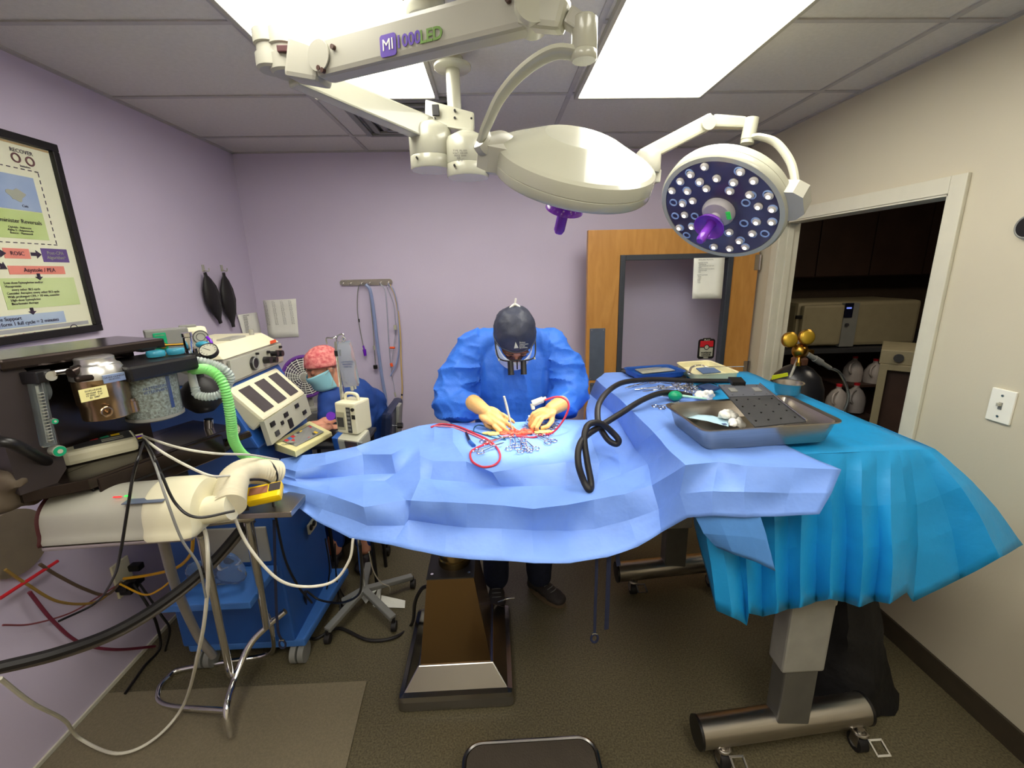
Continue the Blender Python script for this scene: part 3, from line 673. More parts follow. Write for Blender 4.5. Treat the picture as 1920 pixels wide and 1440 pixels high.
c = s0.lerp(s1, .035)+fn*.033; B().cyl(c, c+fn*.004, .036, n=28).build('pivot_cover', M_white2, SL)
for t, dz in ((.12, .01), (.03, -.028), (.93, .01), (.05, -.035)):
    c = s0.lerp(s1, t)+fn*.030+V((0, 0, dz)); B().cyl(c, c+fn*.009, .006, n=12).build('plug', mat('plug_brown', (70, 44, 36), .4), SL)
def arm_pt(px, py, off=.0312):   # point on the visible face of the spring arm
    return atp(px, py, s0+fn*off, fn)
Mx = frame(arm_pt(728, 85), x=yv, z=fn)
B(Mx).prism(rr(.048, .046, .007), .0012).build('logo_plate', mat('logo_violet', (84, 52, 160), .4), SL)
text('logo_letters', 'MI', .034, M_paper, SL, Mx @ Matrix.Translation((0, 0, .0018)))
text('lettering', '1000', .036, mat('logo_violet', (84, 52, 160), .4), SL, frame(arm_pt(765, 75), x=yv, z=fn), bold=.0008, ws=1.0)
text('lettering', 'LED', .036, mat('logo_green', (96, 132, 52), .4), SL, frame(arm_pt(808, 66), x=yv, z=fn), bold=.001, ws=1.0)
# elbow at the right end and vertical barrel
e0 = at(1000, 18, Y=1.10); e1 = at(1062, 30, Y=1.06)
B().beam(e0+V((-.02, 0, 0)), e1, .05, .07, .045, .06, bev=.012).build('knuckle', M_white, SL)
c = e0; B().cyl(c+V((0, .035, 0)), c+V((0, -.04, 0)), .042, n=30).build('pivot_cover', M_white, SL)
v0 = at(1096, 32, Y=1.06); v1 = at(1086, 115, Y=1.06); v1.x = v0.x
B().beam(e1, v0+V((0, 0, -.02)), .03, .035).build('link', M_white2, SL)
B().lathe([(0, 0), (.024, 0), (.027, .004), (.027, .016), (.0255, .018), (.027, .02), (.027, v0.z-v1.z-.005), (.022, v0.z-v1.z), (0, v0.z-v1.z)], Matrix.Translation(v1), 28).build('barrel', M_white, SL)
HC1 = at(1078, 308, Y=1.32); D1 = V((-.15, .5, -.85)).normalized()
L1p = at(905, 278, Y=1.26)
def ribbon(name, pts, w_, t_, m, parent, wd):
    P = catmull(pts, 10); b = B(); n = len(P); vs = []; fs = []
    for i, p in enumerate(P):
        tng = (P[min(i+1, n-1)]-P[max(i-1, 0)]).normalized(); wv = V(wd); wv = (wv-tng*wv.dot(tng)).normalized(); nv = tng.cross(wv)
        for a in range(12):
            an = 2*PI*a/12; ca, sa = math.cos(an), math.sin(an); f = (abs(ca)**4+abs(sa)**4)**-.25
            vs.append(p+wv*ca*f*w_/2+nv*sa*f*t_/2)
    for i in range(n-1): fs += [(i*12+a, i*12+(a+1) % 12, (i+1)*12+(a+1) % 12, (i+1)*12+a) for a in range(12)]
    fs += [tuple(range(12)), tuple((n-1)*12+a for a in range(12))]
    return b.add(vs, fs, True).build(name, m, parent)
ribbon('curved_arm', [v1+V((-.005, 0, .012)), at(1040, 98, Y=1.07), at(985, 130, Y=1.11), at(940, 180, Y=1.16), at(913, 235, Y=1.22), at(903, 262, Y=1.25)], .034, .016, M_white, SL, (0, 1, -.3))
def head(Cn, D, R, label, xaxis):
    M = frame(Cn, z=D, x=xaxis)      # z = light direction, x towards the yoke side
    hd = B(M).lathe([(0, -.070), (R*.44, -.069)], None, 64).lathe([(R*.44, -.069), (R*.50, -.0655), (R*.935, -.026)], None, 64).lathe([(R*.935, -.026), (R*.985, -.02), (R, -.008), (R, .012), (R*.992, .0135), (R, .015), (R, .034), (R*.97, .042), (R*.9, .043), (R*.9, .036), (0, .036)], None, 64).build('light_head', M_white, SL)
    B(M).lathe([(0, 0), (R*.895, 0), (R*.895, .004), (0, .004)], Matrix.Translation((0, 0, .037)), 56).build('face_panel', mat('face_violet_grey', (74, 68, 92), .12), hd)
    B(M).prism([(x*R, y*R) for x, y in ((.62, -.30), (1.08, -.24), (1.2, -.14), (1.2, .14), (1.08, .24), (.62, .30), (.75, 0))], .062, Matrix.Translation((0, 0, -.028))).build('yoke_block', M_white2, hd)
    led0 = None; k = 0
    rnd = random.Random(3)
    for ring_r, cnt, ph in ((.80, 20, .1), (.62, 14, .2), (.43, 8, .3)):
        for i in range(cnt):
            a = 2*PI*(i+ph)/cnt+rnd.uniform(-.05, .05); rad = ring_r+rnd.uniform(-.03, .03)
            x, y = math.cos(a)*rad*R, math.sin(a)*rad*R
            if led0 is None:
                led0 = B().use(M_led).lathe([(0, 0), (.0145, 0), (.0155, .004), (.011, .009), (.0075, .010)], None, 16).use(M_ledc).lathe([(.0075, .010), (.004, .0125), (0, .013)], None, 12); ring0 = B(); ring0.torus((0, 0, 0), .0135, .003, n=20, k=6)
            if rnd.random() < .82:
                b = B(M @ Matrix.Translation((x, y, .041))); b.v = [b.M @ p for p in led0.v]; b.f = led0.f; b.m = led0.m; b.s = led0.s; b.mats = [M_led, M_ledc]; b.build('led_lens', None, hd)
            xx, yy = x+rnd.uniform(-.006, .006), y+rnd.uniform(-.006, .006)
            if rnd.random() < .62:
                b = B(M @ Matrix.Translation((xx, yy, .043))); b.v = [b.M @ p for p in ring0.v]; b.f = ring0.f; b.m = ring0.m; b.s = ring0.s; b.build('lens_ring', mat('pale_blue_ring', (150, 176, 226), .3), hd)
    B(M).lathe([(0, .036), (R*.26, .036), (R*.26, .05), (R*.22, .066), (R*.08, .07), (R*.07, .10), (0, .10)], None, 36).build('handle_boss', M_greyp if False else mat('boss_grey', (176, 172, 176), .35), hd)
    ba = B(M)
    for i in range(5): ba.box((R*.2+.0*i, -.014+.007*i, .0665), (.016, .005, .004), .001)
    ba.build('green_badge', mat('badge_green', (40, 170, 70), .4, emit=.3), hd)
    hn = B(M).lathe([(0, .098), (.03, .10), (.05, .112), (.056, .128), (.0545, .1285), (.047, .117), (.02, .108), (.015, .115), (.0165, .15), (.0165, .19), (.012, .2), (0, .202)], None, 28).build('sterile_handle', M_purplet, hd)
    B(M).lathe([(0, .105), (.0125, .105), (.0135, .185), (.009, .194), (0, .195)], None, 20).build('handle_grip', M_purple, hn)
    ptag(hd, label); return hd
hd1 = head(HC1, D1, .222, 'light head seen from behind, tilted away above the drape', (-1, -.05, .1))
ribbon('yoke_arm', [at(903, 262, Y=1.26), at(912, 272, Y=1.27), at(940, 268, Y=1.30), at(965, 285, Y=1.33)], .055, .04, M_white2, SL, (0, 0, 1))
HC2 = at(1357, 382, Y=1.75); D2 = V((-.6, -.42, -.7)).normalized()
hd2 = head(HC2, D2, .232, 'light head facing the patient with its lit lenses in view', (.8, -1, -.086))
# second arm set behind
x0 = at(905, 312, Y=1.86); x1 = at(1235, 322, Y=1.95)
B().beam(x0, x1+V((0, 0, -.02)), .05, .05, .05, .05).build('extension_arm', M_white2, SL)
c = x1; B().lathe([(0, -.04), (.045, -.04), (.05, -.03), (.05, .03), (.045, .04), (0, .04)], Matrix.Translation(at(1215, 305, Y=1.93)), 28).build('joint', M_white2, SL)
B().beam(at(1200, 296, Y=1.93), at(1335, 226, Y=1.90), .045, .055, .045, .055, bev=.01).build('spring_arm', M_white, SL)
c = at(1330, 229, Y=1.87); B().cyl(c+V((0, .06, 0)), c, .027).build('pivot_cover', M_white, SL)
B().beam(at(1335, 228, Y=1.9), at(1395, 231, Y=1.88), .045, .045, .04, .04, bev=.008).build('knuckle', M_white, SL)
w0 = at(1410, 222, Y=1.86); w1 = at(1402, 262, Y=1.86)
B().cyl(w0, w1, .026).cyl(w1, w1+(w1-w0).normalized()*.014, .024).build('barrel', M_white, SL)
ribbon('curved_arm', [w1+V((0, 0, .008)), at(1425, 257, Y=1.82), at(1455, 268, Y=1.76), at(1480, 300, Y=1.69), at(1490, 335, Y=1.64), at(1489, 368, Y=1.61)], .03, .018, M_white, SL, (0, 1, 0))
c = at(1488, 374, Y=1.61); xx = (c-HC2).normalized(); B().cyl(c-xx*.085, c-xx*.01, .030).cyl(c+V((0, -.022, 0)), c+V((0, .022, 0)), .026).build('pivot_barrel', M_white, SL)
# the lamps' own light
for (Cn, D, wt) in ((HC2, D2, SPOT_W), (HC1, D1, SPOT_W)):
    tgt = V((.09, 1.72, 1.04)); pos = Cn+D*.21
    ld = bpy.data.lights.new('surgical_beam', 'SPOT'); ld.energy = wt; ld.color = (1, .95, .88); ld.spot_size = math.radians(40); ld.spot_blend = .9; ld.shadow_soft_size = .03
    lo = bpy.data.objects.new('surgical_beam', ld); C.objects.link(lo); lo.location = pos; lo.rotation_euler = (tgt-pos).to_track_quat('-Z', 'Y').to_euler()

# ------------------------------------------------------------------ operating table
T = thing('operating_table', 'stainless operating table on a single tapered pedestal under the blue drape', 'operating table', (-.2, 1.63, 0))
bx0, bx1, by0, by1 = -.435, .035, 1.405, 1.90
b = B().hexa([(bx0, by0, 0), (bx1, by0, 0), (bx1, by1, 0), (bx0, by1, 0), (bx0+.004, by0+.004, .075), (bx1-.004, by0+.004, .075), (bx1-.004, by1, .075), (bx0+.004, by1, .075)], .024)
ix0, ix1, iy0, iy1 = -.355, -.05, by0+.085, by1-.08
b.hexa([(bx0+.016, by0+.016, .06), (bx1-.016, by0+.016, .06), (bx1-.016, by1-.01, .06), (bx0+.016, by1-.01, .06), (ix0, iy0, .145), (ix1, iy0, .145), (ix1, iy1, .145), (ix0, iy1, .145)], .004)
b.build('base', M_pol, T)
tx0, tx1 = at(800, 1085, Y=iy0+.06).x, at(888, 1083, Y=iy0+.06).x; tz = at(845, 1084, Y=iy0+.06).z
b = B().hexa([(ix0+.003, iy0, .11), (ix1-.003, iy0, .11), (ix1-.003, iy1, .11), (ix0+.003, iy1, .11), (tx0, iy0+.06, tz), (tx1, iy0+.06, tz), (tx1, iy1-.04, tz), (tx0, iy1-.04, tz)], .003)
b.build('pedestal_column', mat('column_steel', (150, 122, 88), .24, 1, var=.05, scale=4), T)
txc = (tx0+tx1)/2
B().box((txc, (iy0+iy1)/2+.01, tz+.002), (tx1-tx0+.004, iy1-iy0-.09, .006), .001).build('cap_plate', M_dgrey, T)
B().lathe([(0, 0), (.068, 0), (.068, .03), (.062, .034), (.06, .30), (0, .30)], Matrix.Translation((txc+.01, (iy0+iy1)/2, tz+.003)), 40).build('lift_cylinder', mat('brass_steel', (186, 160, 110), .22, 1), T)
for x in (tx0+.02, tx1-.02): B().cyl((x, iy0+.075, tz+.004), (x, iy0+.075, tz+.012), .006, n=12).build('bolt', M_chrome, T)
B().box((-.12, 1.60, .89), (.7, .44, .04), .01).build('tabletop', M_steel, T)
b = B().tube([(bx1-.06, by1-.02, .10), (bx1-.02, by1-.03, .125), (bx1+.02, by1-.02, .12)], .004); b.build('foot_hook', M_chrome, T)

# ------------------------------------------------------------------ instrument table (two telescoping T legs under the cyan drape)
IT = thing('instrument_table', 'grey telescoping two-column instrument table with round steel feet under cyan drape', 'table', (.98, 1.7, 0))
B().box((.96, 1.76, 1.118), (.70, 1.0, .03), .008).build('tabletop', M_steel, IT)
B().box((.98, 1.66, 1.03), (.10, .86, .12), .004).build('support_beam', M_greyp, IT)
def castor(x, y, par):
    b = B().cyl((x, y, .09), (x, y, .07), .011).torus((0, 0, 0), .02, .006, M=Matrix.Translation((x, y, .075)))
    c_ = b.build('castor_bracket', M_steel, par)
    B().cyl((x+.016, y, .032), (x-.016, y, .032), .032, n=28).build('castor_wheel', M_rubber, c_)
    B().cyl((x+.02, y, .032), (x-.02, y, .032), .014, n=20).build('castor_hub', M_greyp, c_)
    b = B()
    for s_ in (-1, 1): b.slab([(x+.022*s_, y-.022, .03), (x+.022*s_, y+.015, .03), (x+.018*s_, y+.015, .072), (x+.018*s_, y-.015, .072)], (s_, 0, 0), .003)
    b.box((x, y, .074), (.046, .034, .005)); b.build('castor_fork', M_steel, c_)
    b = B(frame((x+.03, y-.05, .065), z=(0, -.4, 1), x=(1, 0, 0)))
    for (cx_, cy_, w_, h_) in ((0, .022, .05, .007), (0, -.022, .05, .007), (.022, 0, .007, .045), (-.022, 0, .007, .045)): b.box((cx_, cy_, 0), (w_, h_, .006), .001)
    b.build('brake_pedal', M_chrome, c_)
for (yy, xa, xb, lx) in ((1.205, .67, 1.31, 1.0), (2.07, .62, 1.19, .93)):
    zt = .112
    ft = B().cyl((xa, yy-.02, zt), (xb, yy+.03, zt), .052, n=36).build('foot_tube', M_steel, IT)
    B().cyl((xa-.006, yy-.02, zt), (xa+.003, yy-.02, zt), .054, n=36).build('end_cap', M_black, ft)
    B().cyl((xb-.003, yy+.03, zt), (xb+.006, yy+.03, zt), .054, n=36).build('end_cap', M_black, ft)
    B().box((lx, yy, .29), (.115, .07, .34), .006).build('inner_column', mat('column_dark_grey', (96, 94, 88), .35, .3), IT)
    B().box((lx, yy, .54), (.145, .08, .34), .008).build('middle_column', mat('column_grey', (150, 148, 140), .35, .2), IT)
    B().box((lx, yy+.012, .72), (.172, .085, .20), .008).box((lx, yy+.09, .90), (.09, .06, .26), .004).build('outer_column', mat('column_light_grey', (170, 168, 158), .35, .2), IT)
    castor(xa+.08, yy-.05, IT); castor(xb-.05, yy-.025, IT)

# ------------------------------------------------------------------ drapes
ZT = 1.152
def tp(px, py): return at(px, py, Z=ZT)
Ydef = dict(A=1.86, Bq=1.72, Cq=1.52, D=1.44, E=1.25, G=1.23, Fq=1.17)
def col(pts): 
    P = [at(p[0], p[1], Y=p[2]) if len(p) == 3 else at(p[0], p[1], Z=ZT+.003) for p in pts]
    return P
cols = [
 [(527, 862, 1.66), (518, 872, 1.6), (513, 886, 1.52), (510, 897, 1.47), (511, 903, 1.44), (513, 909, 1.42), (517, 915, 1.40)],
 [(565, 856, 1.74), (558, 884, 1.64), (552, 899, 1.54), (556, 902, 1.44), (560, 914, 1.38), (552, 928, 1.34), (548, 944, 1.31)],
 [(612, 850, 1.80), (612, 871, 1.66), (612, 895, 1.54), (618, 902, 1.42), (617, 930, 1.33), (605, 955, 1.28), (592, 977, 1.24)],
 [(665, 837, 1.85), (680, 853, 1.70), (684, 888, 1.62), (678, 904, 1.42), (680, 952, 1.27), (690, 985, 1.23), (656, 1009, 1.19)],
 [(725, 817, 1.87), (735, 853, 1.74), (740, 888, 1.55), (722, 900, 1.44), (762, 940, 1.30), (758, 985, 1.23), (735, 1022, 1.18)],
 [(785, 797, 1.88), (786, 826, 1.74), (790, 855, 1.56), (790, 899, 1.45), (770, 940, 1.27), (765, 975, 1.24), (775, 1031, 1.18)],
 [(815, 795, 1.88), (812, 828, 1.74), (814, 864, 1.55), (808, 899, 1.46), (835, 941, 1.26), (838, 985, 1.235), (835, 1042, 1.175)],
 [(850, 793, 1.88), (848, 830, 1.74), (872, 866, 1.56), (876, 906, 1.44), (875, 944, 1.26), (876, 990, 1.23), (880, 1048, 1.17)],
 [(915, 791, 1.88), (915, 830, 1.74), (925, 885, 1.55), (940, 912, 1.44), (942, 949, 1.25), (940, 992, 1.23), (942, 1053, 1.17)],
 [(985, 789, 1.88), (985, 830, 1.74), (995, 872, 1.56), (998, 912, 1.42), (998, 952, 1.25), (998, 996, 1.23), (1002, 1057, 1.165)],
 [(1050, 787, 1.88), (1050, 826, 1.74), (1060, 868, 1.56), (1062, 912, 1.42), (1062, 946, 1.25), (1064, 996, 1.23), (1070, 1056, 1.165)],
 [(1100, 787, 1.89), (1110, 824, 1.74), (1122, 868, 1.56), (1118, 905, 1.43), (1112, 935, 1.26), (1116, 992, 1.23), (1140, 1045, 1.165)],
 [(1101, 765, 2.02), (1122, 800, 1.84), (1160, 850, 1.58), (1165, 890, 1.43), (1170, 925, 1.27), (1180, 975, 1.24), (1195, 1025, 1.17)],
 [(1104, 738, 2.2), (1150, 778, 1.90), (1192, 842, 1.60), (1212, 872, 1.42), (1225, 908, 1.27), (1235, 955, 1.22), (1240, 998, 1.17)],
 [(1118, 712), (1172, 758), (1226, 812), (1258, 845), (1285, 872), (1275, 925, 1.15), (1290, 970, 1.12)],
 [(1134, 699), (1200, 742), (1262, 792), (1320, 830), (1345, 866), (1335, 920, 1.10), (1335, 966, 1.08)],
 [(1175, 697), (1240, 742), (1300, 790), (1370, 832), (1400, 874), (1395, 922, 1.08), (1400, 970, 1.06)],
 [(1215, 697), (1285, 742), (1350, 792), (1430, 834), (1490, 877), (1480, 925, 1.07), (1470, 969, 1.05)],
 [(1262, 699), (1330, 744), (1405, 796), (1480, 838), (1577, 881), (1560, 925, 1.05), (1538, 965, 1.03)]]
ZR = [1.05, 1.035, 1.03, .983, .974, .888, .852]
rj = random.Random(21)
def colz(c_, i):
    if i > 11: return col(c_)
    out = []
    for k, p in enumerate(c_):
        z = ZR[k]
        if i <= 4: z = [1.05, 1.03, .962, .956, .948, .89, .855][k]
        if i == 0: z = [1.0, .996, .99, .984, .978, .972, .966][k]
        elif i == 1: z = [1.015, 1.012, .985, .98, .97, .945, .925][k]
        elif i == 2: z = [1.03, 1.022, .968, .963, .955, .915, .885][k]
        if 0 < k < 6 and i > 2: z += rj.uniform(-.010, .010)
        out.append(at(p[0], p[1], Z=z))
    return out
rowsG = [list(r_) for r_ in zip(*[colz(c_, i) for i, c_ in enumerate(cols)])]
back = [p+V((0, .05 if i < 14 else .0, -.22 if i < 14 else -.002)) for i, p in enumerate(rowsG[0])]
rowsG = [back]+rowsG
db = B()
rw = random.Random(5)
# tent the squares between fold lines a little so the paper creases stand proud
fine = []
for i, r_ in enumerate(rowsG): fine.append([p+V((0, 0, .004 if j > 13 and 0 < i < 6 else 0))+V((rw.uniform(-.005, .005), rw.uniform(-.004, .004), rw.uniform(-.004, .004))) if 0 < i < 6 and j < 14 else p for j, p in enumerate(r_)])
db.grid(fine, 6, amp=.004, freq=5, pillow=.012, crease=True)
PD = solo(db, 'patient_drape', M_drape, 'creased blue paper drape over the patient and the near corner of the instrument table', 'drape', solid=.0012)
b = B(); fp = [[at(1300, 962, Y=1.12), at(1345, 964, Y=1.09), at(1395, 965, Y=1.07), at(1425, 964, Y=1.06)],
               [at(1318, 1000, Y=1.11), at(1360, 1003, Y=1.08), at(1410, 1008, Y=1.06), at(1440, 1015, Y=1.05)],
               [at(1345, 1028, Y=1.11), at(1375, 1040, Y=1.08), at(1420, 1055, Y=1.06), at(1455, 1071, Y=1.05)]]
b.grid(fp, 5, amp=.003, freq=9, crease=True); b.build('drape_corner', M_drapeb, PD, solid=.0012)
# cyan drape on the instrument table
cb = B()
Zc = ZT-.012
c1_, c2_, c3_, c4_ = V((.575, 2.33, Zc)), V((1.37, 2.31, Zc)), at(1752, 842, Z=Zc), at(1308, 872, Z=Zc)+V((.02, .05, 0))
top = []
for i in range(8):
    t = i/7; top.append([c1_.lerp(c4_, t).lerp(c2_.lerp(c3_, t), s/7)+V((0, 0, rw.uniform(-.0015, .001))) for s in range(8)])
cb.grid(top, 3)
# skirt: (top point, hem point)
sk = [(c2_, V((1.43, 2.38, .72))), (c2_.lerp(c3_, .2), V((1.56, 2.12, .78))), (c2_.lerp(c3_, .4), V((1.52, 1.9, .72))), (c2_.lerp(c3_, .6), V((1.66, 1.7, .76))), (c2_.lerp(c3_, .8), V((1.60, 1.48, .74))), (c2_.lerp(c3_, .95), V((1.66, 1.32, .76)))]
sk += [(c3_, at(1918, 1022, Y=1.16)), (c3_.lerp(c4_, .03), at(1875, 1046, Y=1.06)), (c3_.lerp(c4_, .07), at(1800, 1085, Y=1.12)), (c3_.lerp(c4_, .11), at(1712, 1128, Y=1.13)), (c3_.lerp(c4_, .15), at(1700, 1110, Y=1.09))]
hem = [(1668, 1132, 1.04), (1640, 1128, 1.10), (1612, 1138, 1.04), (1585, 1128, 1.11), (1558, 1124, 1.04), (1530, 1128, 1.10), (1500, 1140, 1.04), (1478, 1142, 1.10), (1455, 1150, 1.05), (1430, 1156, 1.11), (1402, 1150, 1.06), (1400, 1173, 1.08), (1372, 1158, 1.05), (1343, 1145, 1.09)]
for k, hpt in enumerate(hem): sk.append((c3_.lerp(c4_, .19+.81*k/(len(hem)-1)), at(hpt[0], hpt[1], Y=hpt[2]+.03*min(1, k/5))))
sk.append((c4_.lerp(c1_, .05), V((.66, 1.32, .85))))
rowsS = []
for f in (0, .12, .35, .62, 1):
    row = []
    for k, (a, h_) in enumerate(sk):
        p = a.lerp(h_, f); bulge = (.05 if k < 14 else .0)*math.sin(min(f, 1)*PI*.5)*(1-f)
        out = V((h_.x-a.x, h_.y-a.y, 0)); out = out.normalized() if out.length > 1e-4 else V((0, -1, 0))
        row.append(p+out*bulge+V((0, 0, 0.02*f*(1-f))))
    rowsS.append(row)
cb.grid(rowsS, 5, amp=.004, freq=6, pillow=.003, crease=True)
CD = solo(cb, 'table_drape', M_cyan, 'bright cyan paper drape covering the instrument table with pleats hanging low on the right', 'drape', solid=.0012)
# ------------------------------------------------------------------ anesthesia machine (near left), front plane runs away to the right
TH = math.radians(24); U = V((math.sin(TH), math.cos(TH), 0)); N = V((math.cos(TH), -math.sin(TH), 0)); Z = V((0, 0, 1))
P0 = at(285, 740, Y=1.35)
def ap(px, py, off=0): return atp(px, py, P0+N*off, N)
def fr2(p, off=0): return frame(p, x=U, z=Z)      # local x along the front, y into the machine, z up
AM = thing('anesthesia_machine', 'black steel anesthesia machine with vaporizer, granule canister and flowmeter, at left', 'anesthesia machine', (P0.x-.1, P0.y-.1, 0))
tl, tr = ap(21, 691, .02), ap(310, 662, .02); sl, sr = ap(156, 889, .06), ap(387, 806, .06)
uL, uR = (tl-P0).dot(U), (tr-P0).dot(U); zt = 1.5; zs = 1.195
MA = frame((P0.x, P0.y, 0), x=U, z=Z)
b = B(MA); wd = uR-uL
b.box(((uL+uR)/2-.01, .085, zt+.012), (wd+.02, .23, .028), .006); b.build('top_shelf', M_machine, AM)
b = B(MA).use(M_machine); b.box(((uL+uR)/2, .13, (zs+zt)/2), (wd-.02, .02, zt-zs)); 
b.build('back_panel', None, AM)
b = B(MA).prism([(-.05, 0), (.02, 0), (.045, .03), (.045, zt-zs-.05), (.02, zt-zs), (-.05, zt-zs)], .20, Matrix.Translation((uL+.0, -.02, zs)) @ Matrix.Rotation(PI/2, 4, 'X') @ Matrix.Rotation(0, 4, 'Y') @ Matrix.Translation((0, 0, -.20)))
b.build('side_cheek', mat('dark_cheek', (52, 44, 44), .5, .2), AM)
sx0, sx1 = (sl-P0).dot(U), (sr-P0).dot(U)
b = B(MA).hexa([(sx0-.10, -.0, zs-.03), (sx0, -.07, zs-.03), (sx1+.10, -.06, zs-.03), (sx1+.10, .16, zs-.03)] + [(sx0-.10, -.0, zs), (sx0, -.07, zs), (sx1+.10, -.06, zs), (sx1+.10, .16, zs)], .002)
b.hexa([(sx0-.10, 0, zs-.03), (sx1+.1, .16, zs-.03), (sx0+.1, .17, zs-.03), (sx0-.10, .16, zs-.03), (sx0-.10, 0, zs), (sx1+.1, .16, zs), (sx0+.1, .17, zs), (sx0-.10, .16, zs)])
b.box(((sx0+sx1)/2+.03, -.068, zs-.045), (sx1-sx0+.02, .008, .075), .003)
b.build('lower_shelf', M_machine, AM)
b = B(MA).box(((sx0+sx1)/2-.03, .02, zs-.075), (.24, .14, .09), .003).build('drawer_box', M_black, AM)
B(MA).box(((sx0+sx1)/2, -.0735, zs-.05), (.18, .003, .006)).build('slot', M_black, AM)
# brackets carry the machine from the left wall
b = B()
for uu in (uL+.08, uR-.06):
    q = P0+U*uu; b.beam((XL+.004, q.y+.02, 1.46), V((q.x, q.y, 1.46))-N*.10, .04, .03); b.beam((XL+.004, q.y+.02, 1.15), V((q.x, q.y, 1.15))-N*.12, .04, .03)
b.box((XL+.006, P0.y-.05, 1.31), (.012, .5, .40), .002)
b.build('wall_bracket', M_machine, AM)
# flowmeter
f0, f1 = ap(67, 718, .035), ap(92, 836, .035); Mf = frame((0, 0, 0), x=U, z=Z)
b = B(frame(f1.lerp(f0, .5), z=(f0-f1), x=U)).box((0, 0, 0), (.026, .022, (f0-f1).length), .003); fm = b.build('flowmeter_tube', M_clear, AM)
b = B(); b.cyl(f1+(f0-f1)*.06, f0-(f0-f1)*.04, .0035); 
for i in range(16): b.box(f1.lerp(f0, .1+.05*i)+N*.0105, (.009, .009, .0012))
b.build('graduated_scale', M_white2, fm)
B().box(ap(68, 706, .03), (.04, .04, .03), .004).build('flowmeter_head', M_black, AM)
for (px, py, r_) in ((112, 846, .014), (103, 790, .007)):
    c = ap(px, py, .045); k_ = B().cyl(c-N*.03, c, r_, n=20); kk = k_.build('flow_knob', M_white2, AM)
    B().cyl(c, c+N*.002, r_*.92, n=20).build('knob_cap', M_green, kk); B().cyl(c+N*.002, c+N*.003, r_*.4, n=16).build('knob_dot', M_white, kk)
b = B().cyl(ap(97, 705, .05)-N*.05, ap(97, 705, .05), .012).cyl(ap(100, 700, .05), ap(150, 692, .03), .008); b.build('gas_block', M_chrome, AM)
B().tube([ap(85, 715, .03), ap(92, 735, .035), ap(88, 748, .03)], .006).build('elbow_tube', M_clear, AM)
# vaporizer
v = ap(190, 725, .05); s_ = 1.0
zz = lambda py: ap(190, py, .05).z
rV = .062
M_v = mat('vaporizer_steel', (170, 142, 112), .25, .95, var=.05, scale=5)
vp = B(Matrix.Translation((v.x, v.y, 0))).lathe([(0, zz(783)), (rV*.84, zz(783)), (rV*.86, zz(781)), (rV*.86, zz(756)), (rV*.92, zz(752)), (rV*.92, zz(705)), (0, zz(705))], None, 40).build('vaporizer_body', M_v, AM)
M_al = mat('vaporizer_aluminium', (206, 204, 200), .3, .9)
B(Matrix.Translation((v.x, v.y, 0))).lathe([(0, zz(706)), (rV*.95, zz(706)), (rV*.95, zz(695)), (rV*.8, zz(681)), (rV*.72, zz(680)), (rV*.66, zz(676)), (rV*.66, zz(668)), (rV*.6, zz(666)), (0, zz(666))], None, 40).build('vaporizer_dial', M_al, vp)
q = atp(214, 708, v+N*.060, N); B(frame(q, x=U, z=Z)).box((0, 0, 0), (.05, .003, .022), .001).build('name_plate', mat('plate_bluegrey', (150, 166, 196), .3, .6), vp)
text('plate_lettering', 'DATEX-OHMEDA\nFLUOTEC', .006, M_ink, vp, frame(q+N*.0018, x=U, y=Z), ext=.0002)
q = atp(176, 738, v+N*.058, N); lb = B(frame(q, x=U, z=Z)).box((0, 0, 0), (.058, .002, .032)).build('service_label', mat('label_yellow', (226, 216, 150), .7), vp)
text('label_lettering', 'ISOFLURANE\nserviced  due\n10 2022   1 yr\nID  S087', .0062, M_ink, vp, frame(q+N*.0014, x=U, y=Z), ext=.0002)
b = B().cyl(ap(150, 692, .06), ap(132, 700, .07), .012).beam(ap(178, 706, .09), ap(140, 712, .085), .02, .016); b.build('lock_lever', M_machine, vp)
b = B(); c = ap(245, 760, .07); b.cyl(c+Z*-.018, c+Z*.012, .018); b.cyl(c+Z*.012, c+Z*.02, .014); b.cyl(ap(228, 745, .07), c, .009); b.build('filler_port', M_v, vp)
c = atp(200, 772, v+N*.056, N); b = B(); b.torus((0, 0, 0), .012, .003, M=frame(c, x=U, y=Z)); b.build('sight_glass', M_v, vp)
# canister hanging below the black valve block
cn = ap(284, 740, .045); zc_ = lambda py: ap(284, py, .045).z; rC = .071
bl = B(frame((cn.x, cn.y, (zc_(700)+zc_(672))/2), x=U, z=Z)).box((.01, .02, .0), (.185, .20, abs(zc_(672)-zc_(700))), .008).build('valve_block', M_black, AM)
cb_ = B(Matrix.Translation((cn.x, cn.y, 0))).lathe([(0, zc_(776)), (rC*.93, zc_(776)), (rC*.96, zc_(701)), (0, zc_(701))], None, 44).build('granule_canister', M_granule, AM)
B(Matrix.Translation((cn.x, cn.y, 0))).lathe([(rC*.965, zc_(778)), (rC, zc_(701)), (rC*.975, zc_(701)), (rC*.94, zc_(778))], None, 44).build('canister_wall', M_clear, cb_)
B(Matrix.Translation((cn.x, cn.y, 0))).lathe([(0, zc_(785)), (rC*.8, zc_(785)), (rC, zc_(781)), (rC, zc_(776)), (0, zc_(776))], None, 44).build('canister_base', M_greyp, cb_)
q = atp(305, 738, cn+N*.0715, N); B(frame(q+U*.022-N*.004, x=U, z=Z)).box((0, 0, 0), (.009, .003, .095)).build('blue_stripe', mat('print_navy', (40, 60, 110), .5), cb_)
text('canister_lettering', 'PATTERSON\nVETERINARY', .011, mat('print_navy', (40, 60, 110), .5), cb_, frame(atp(300, 728, cn+N*.0735, N)-U*.012, x=U, y=Z), ext=.0003)
zb = zc_(672)+.001
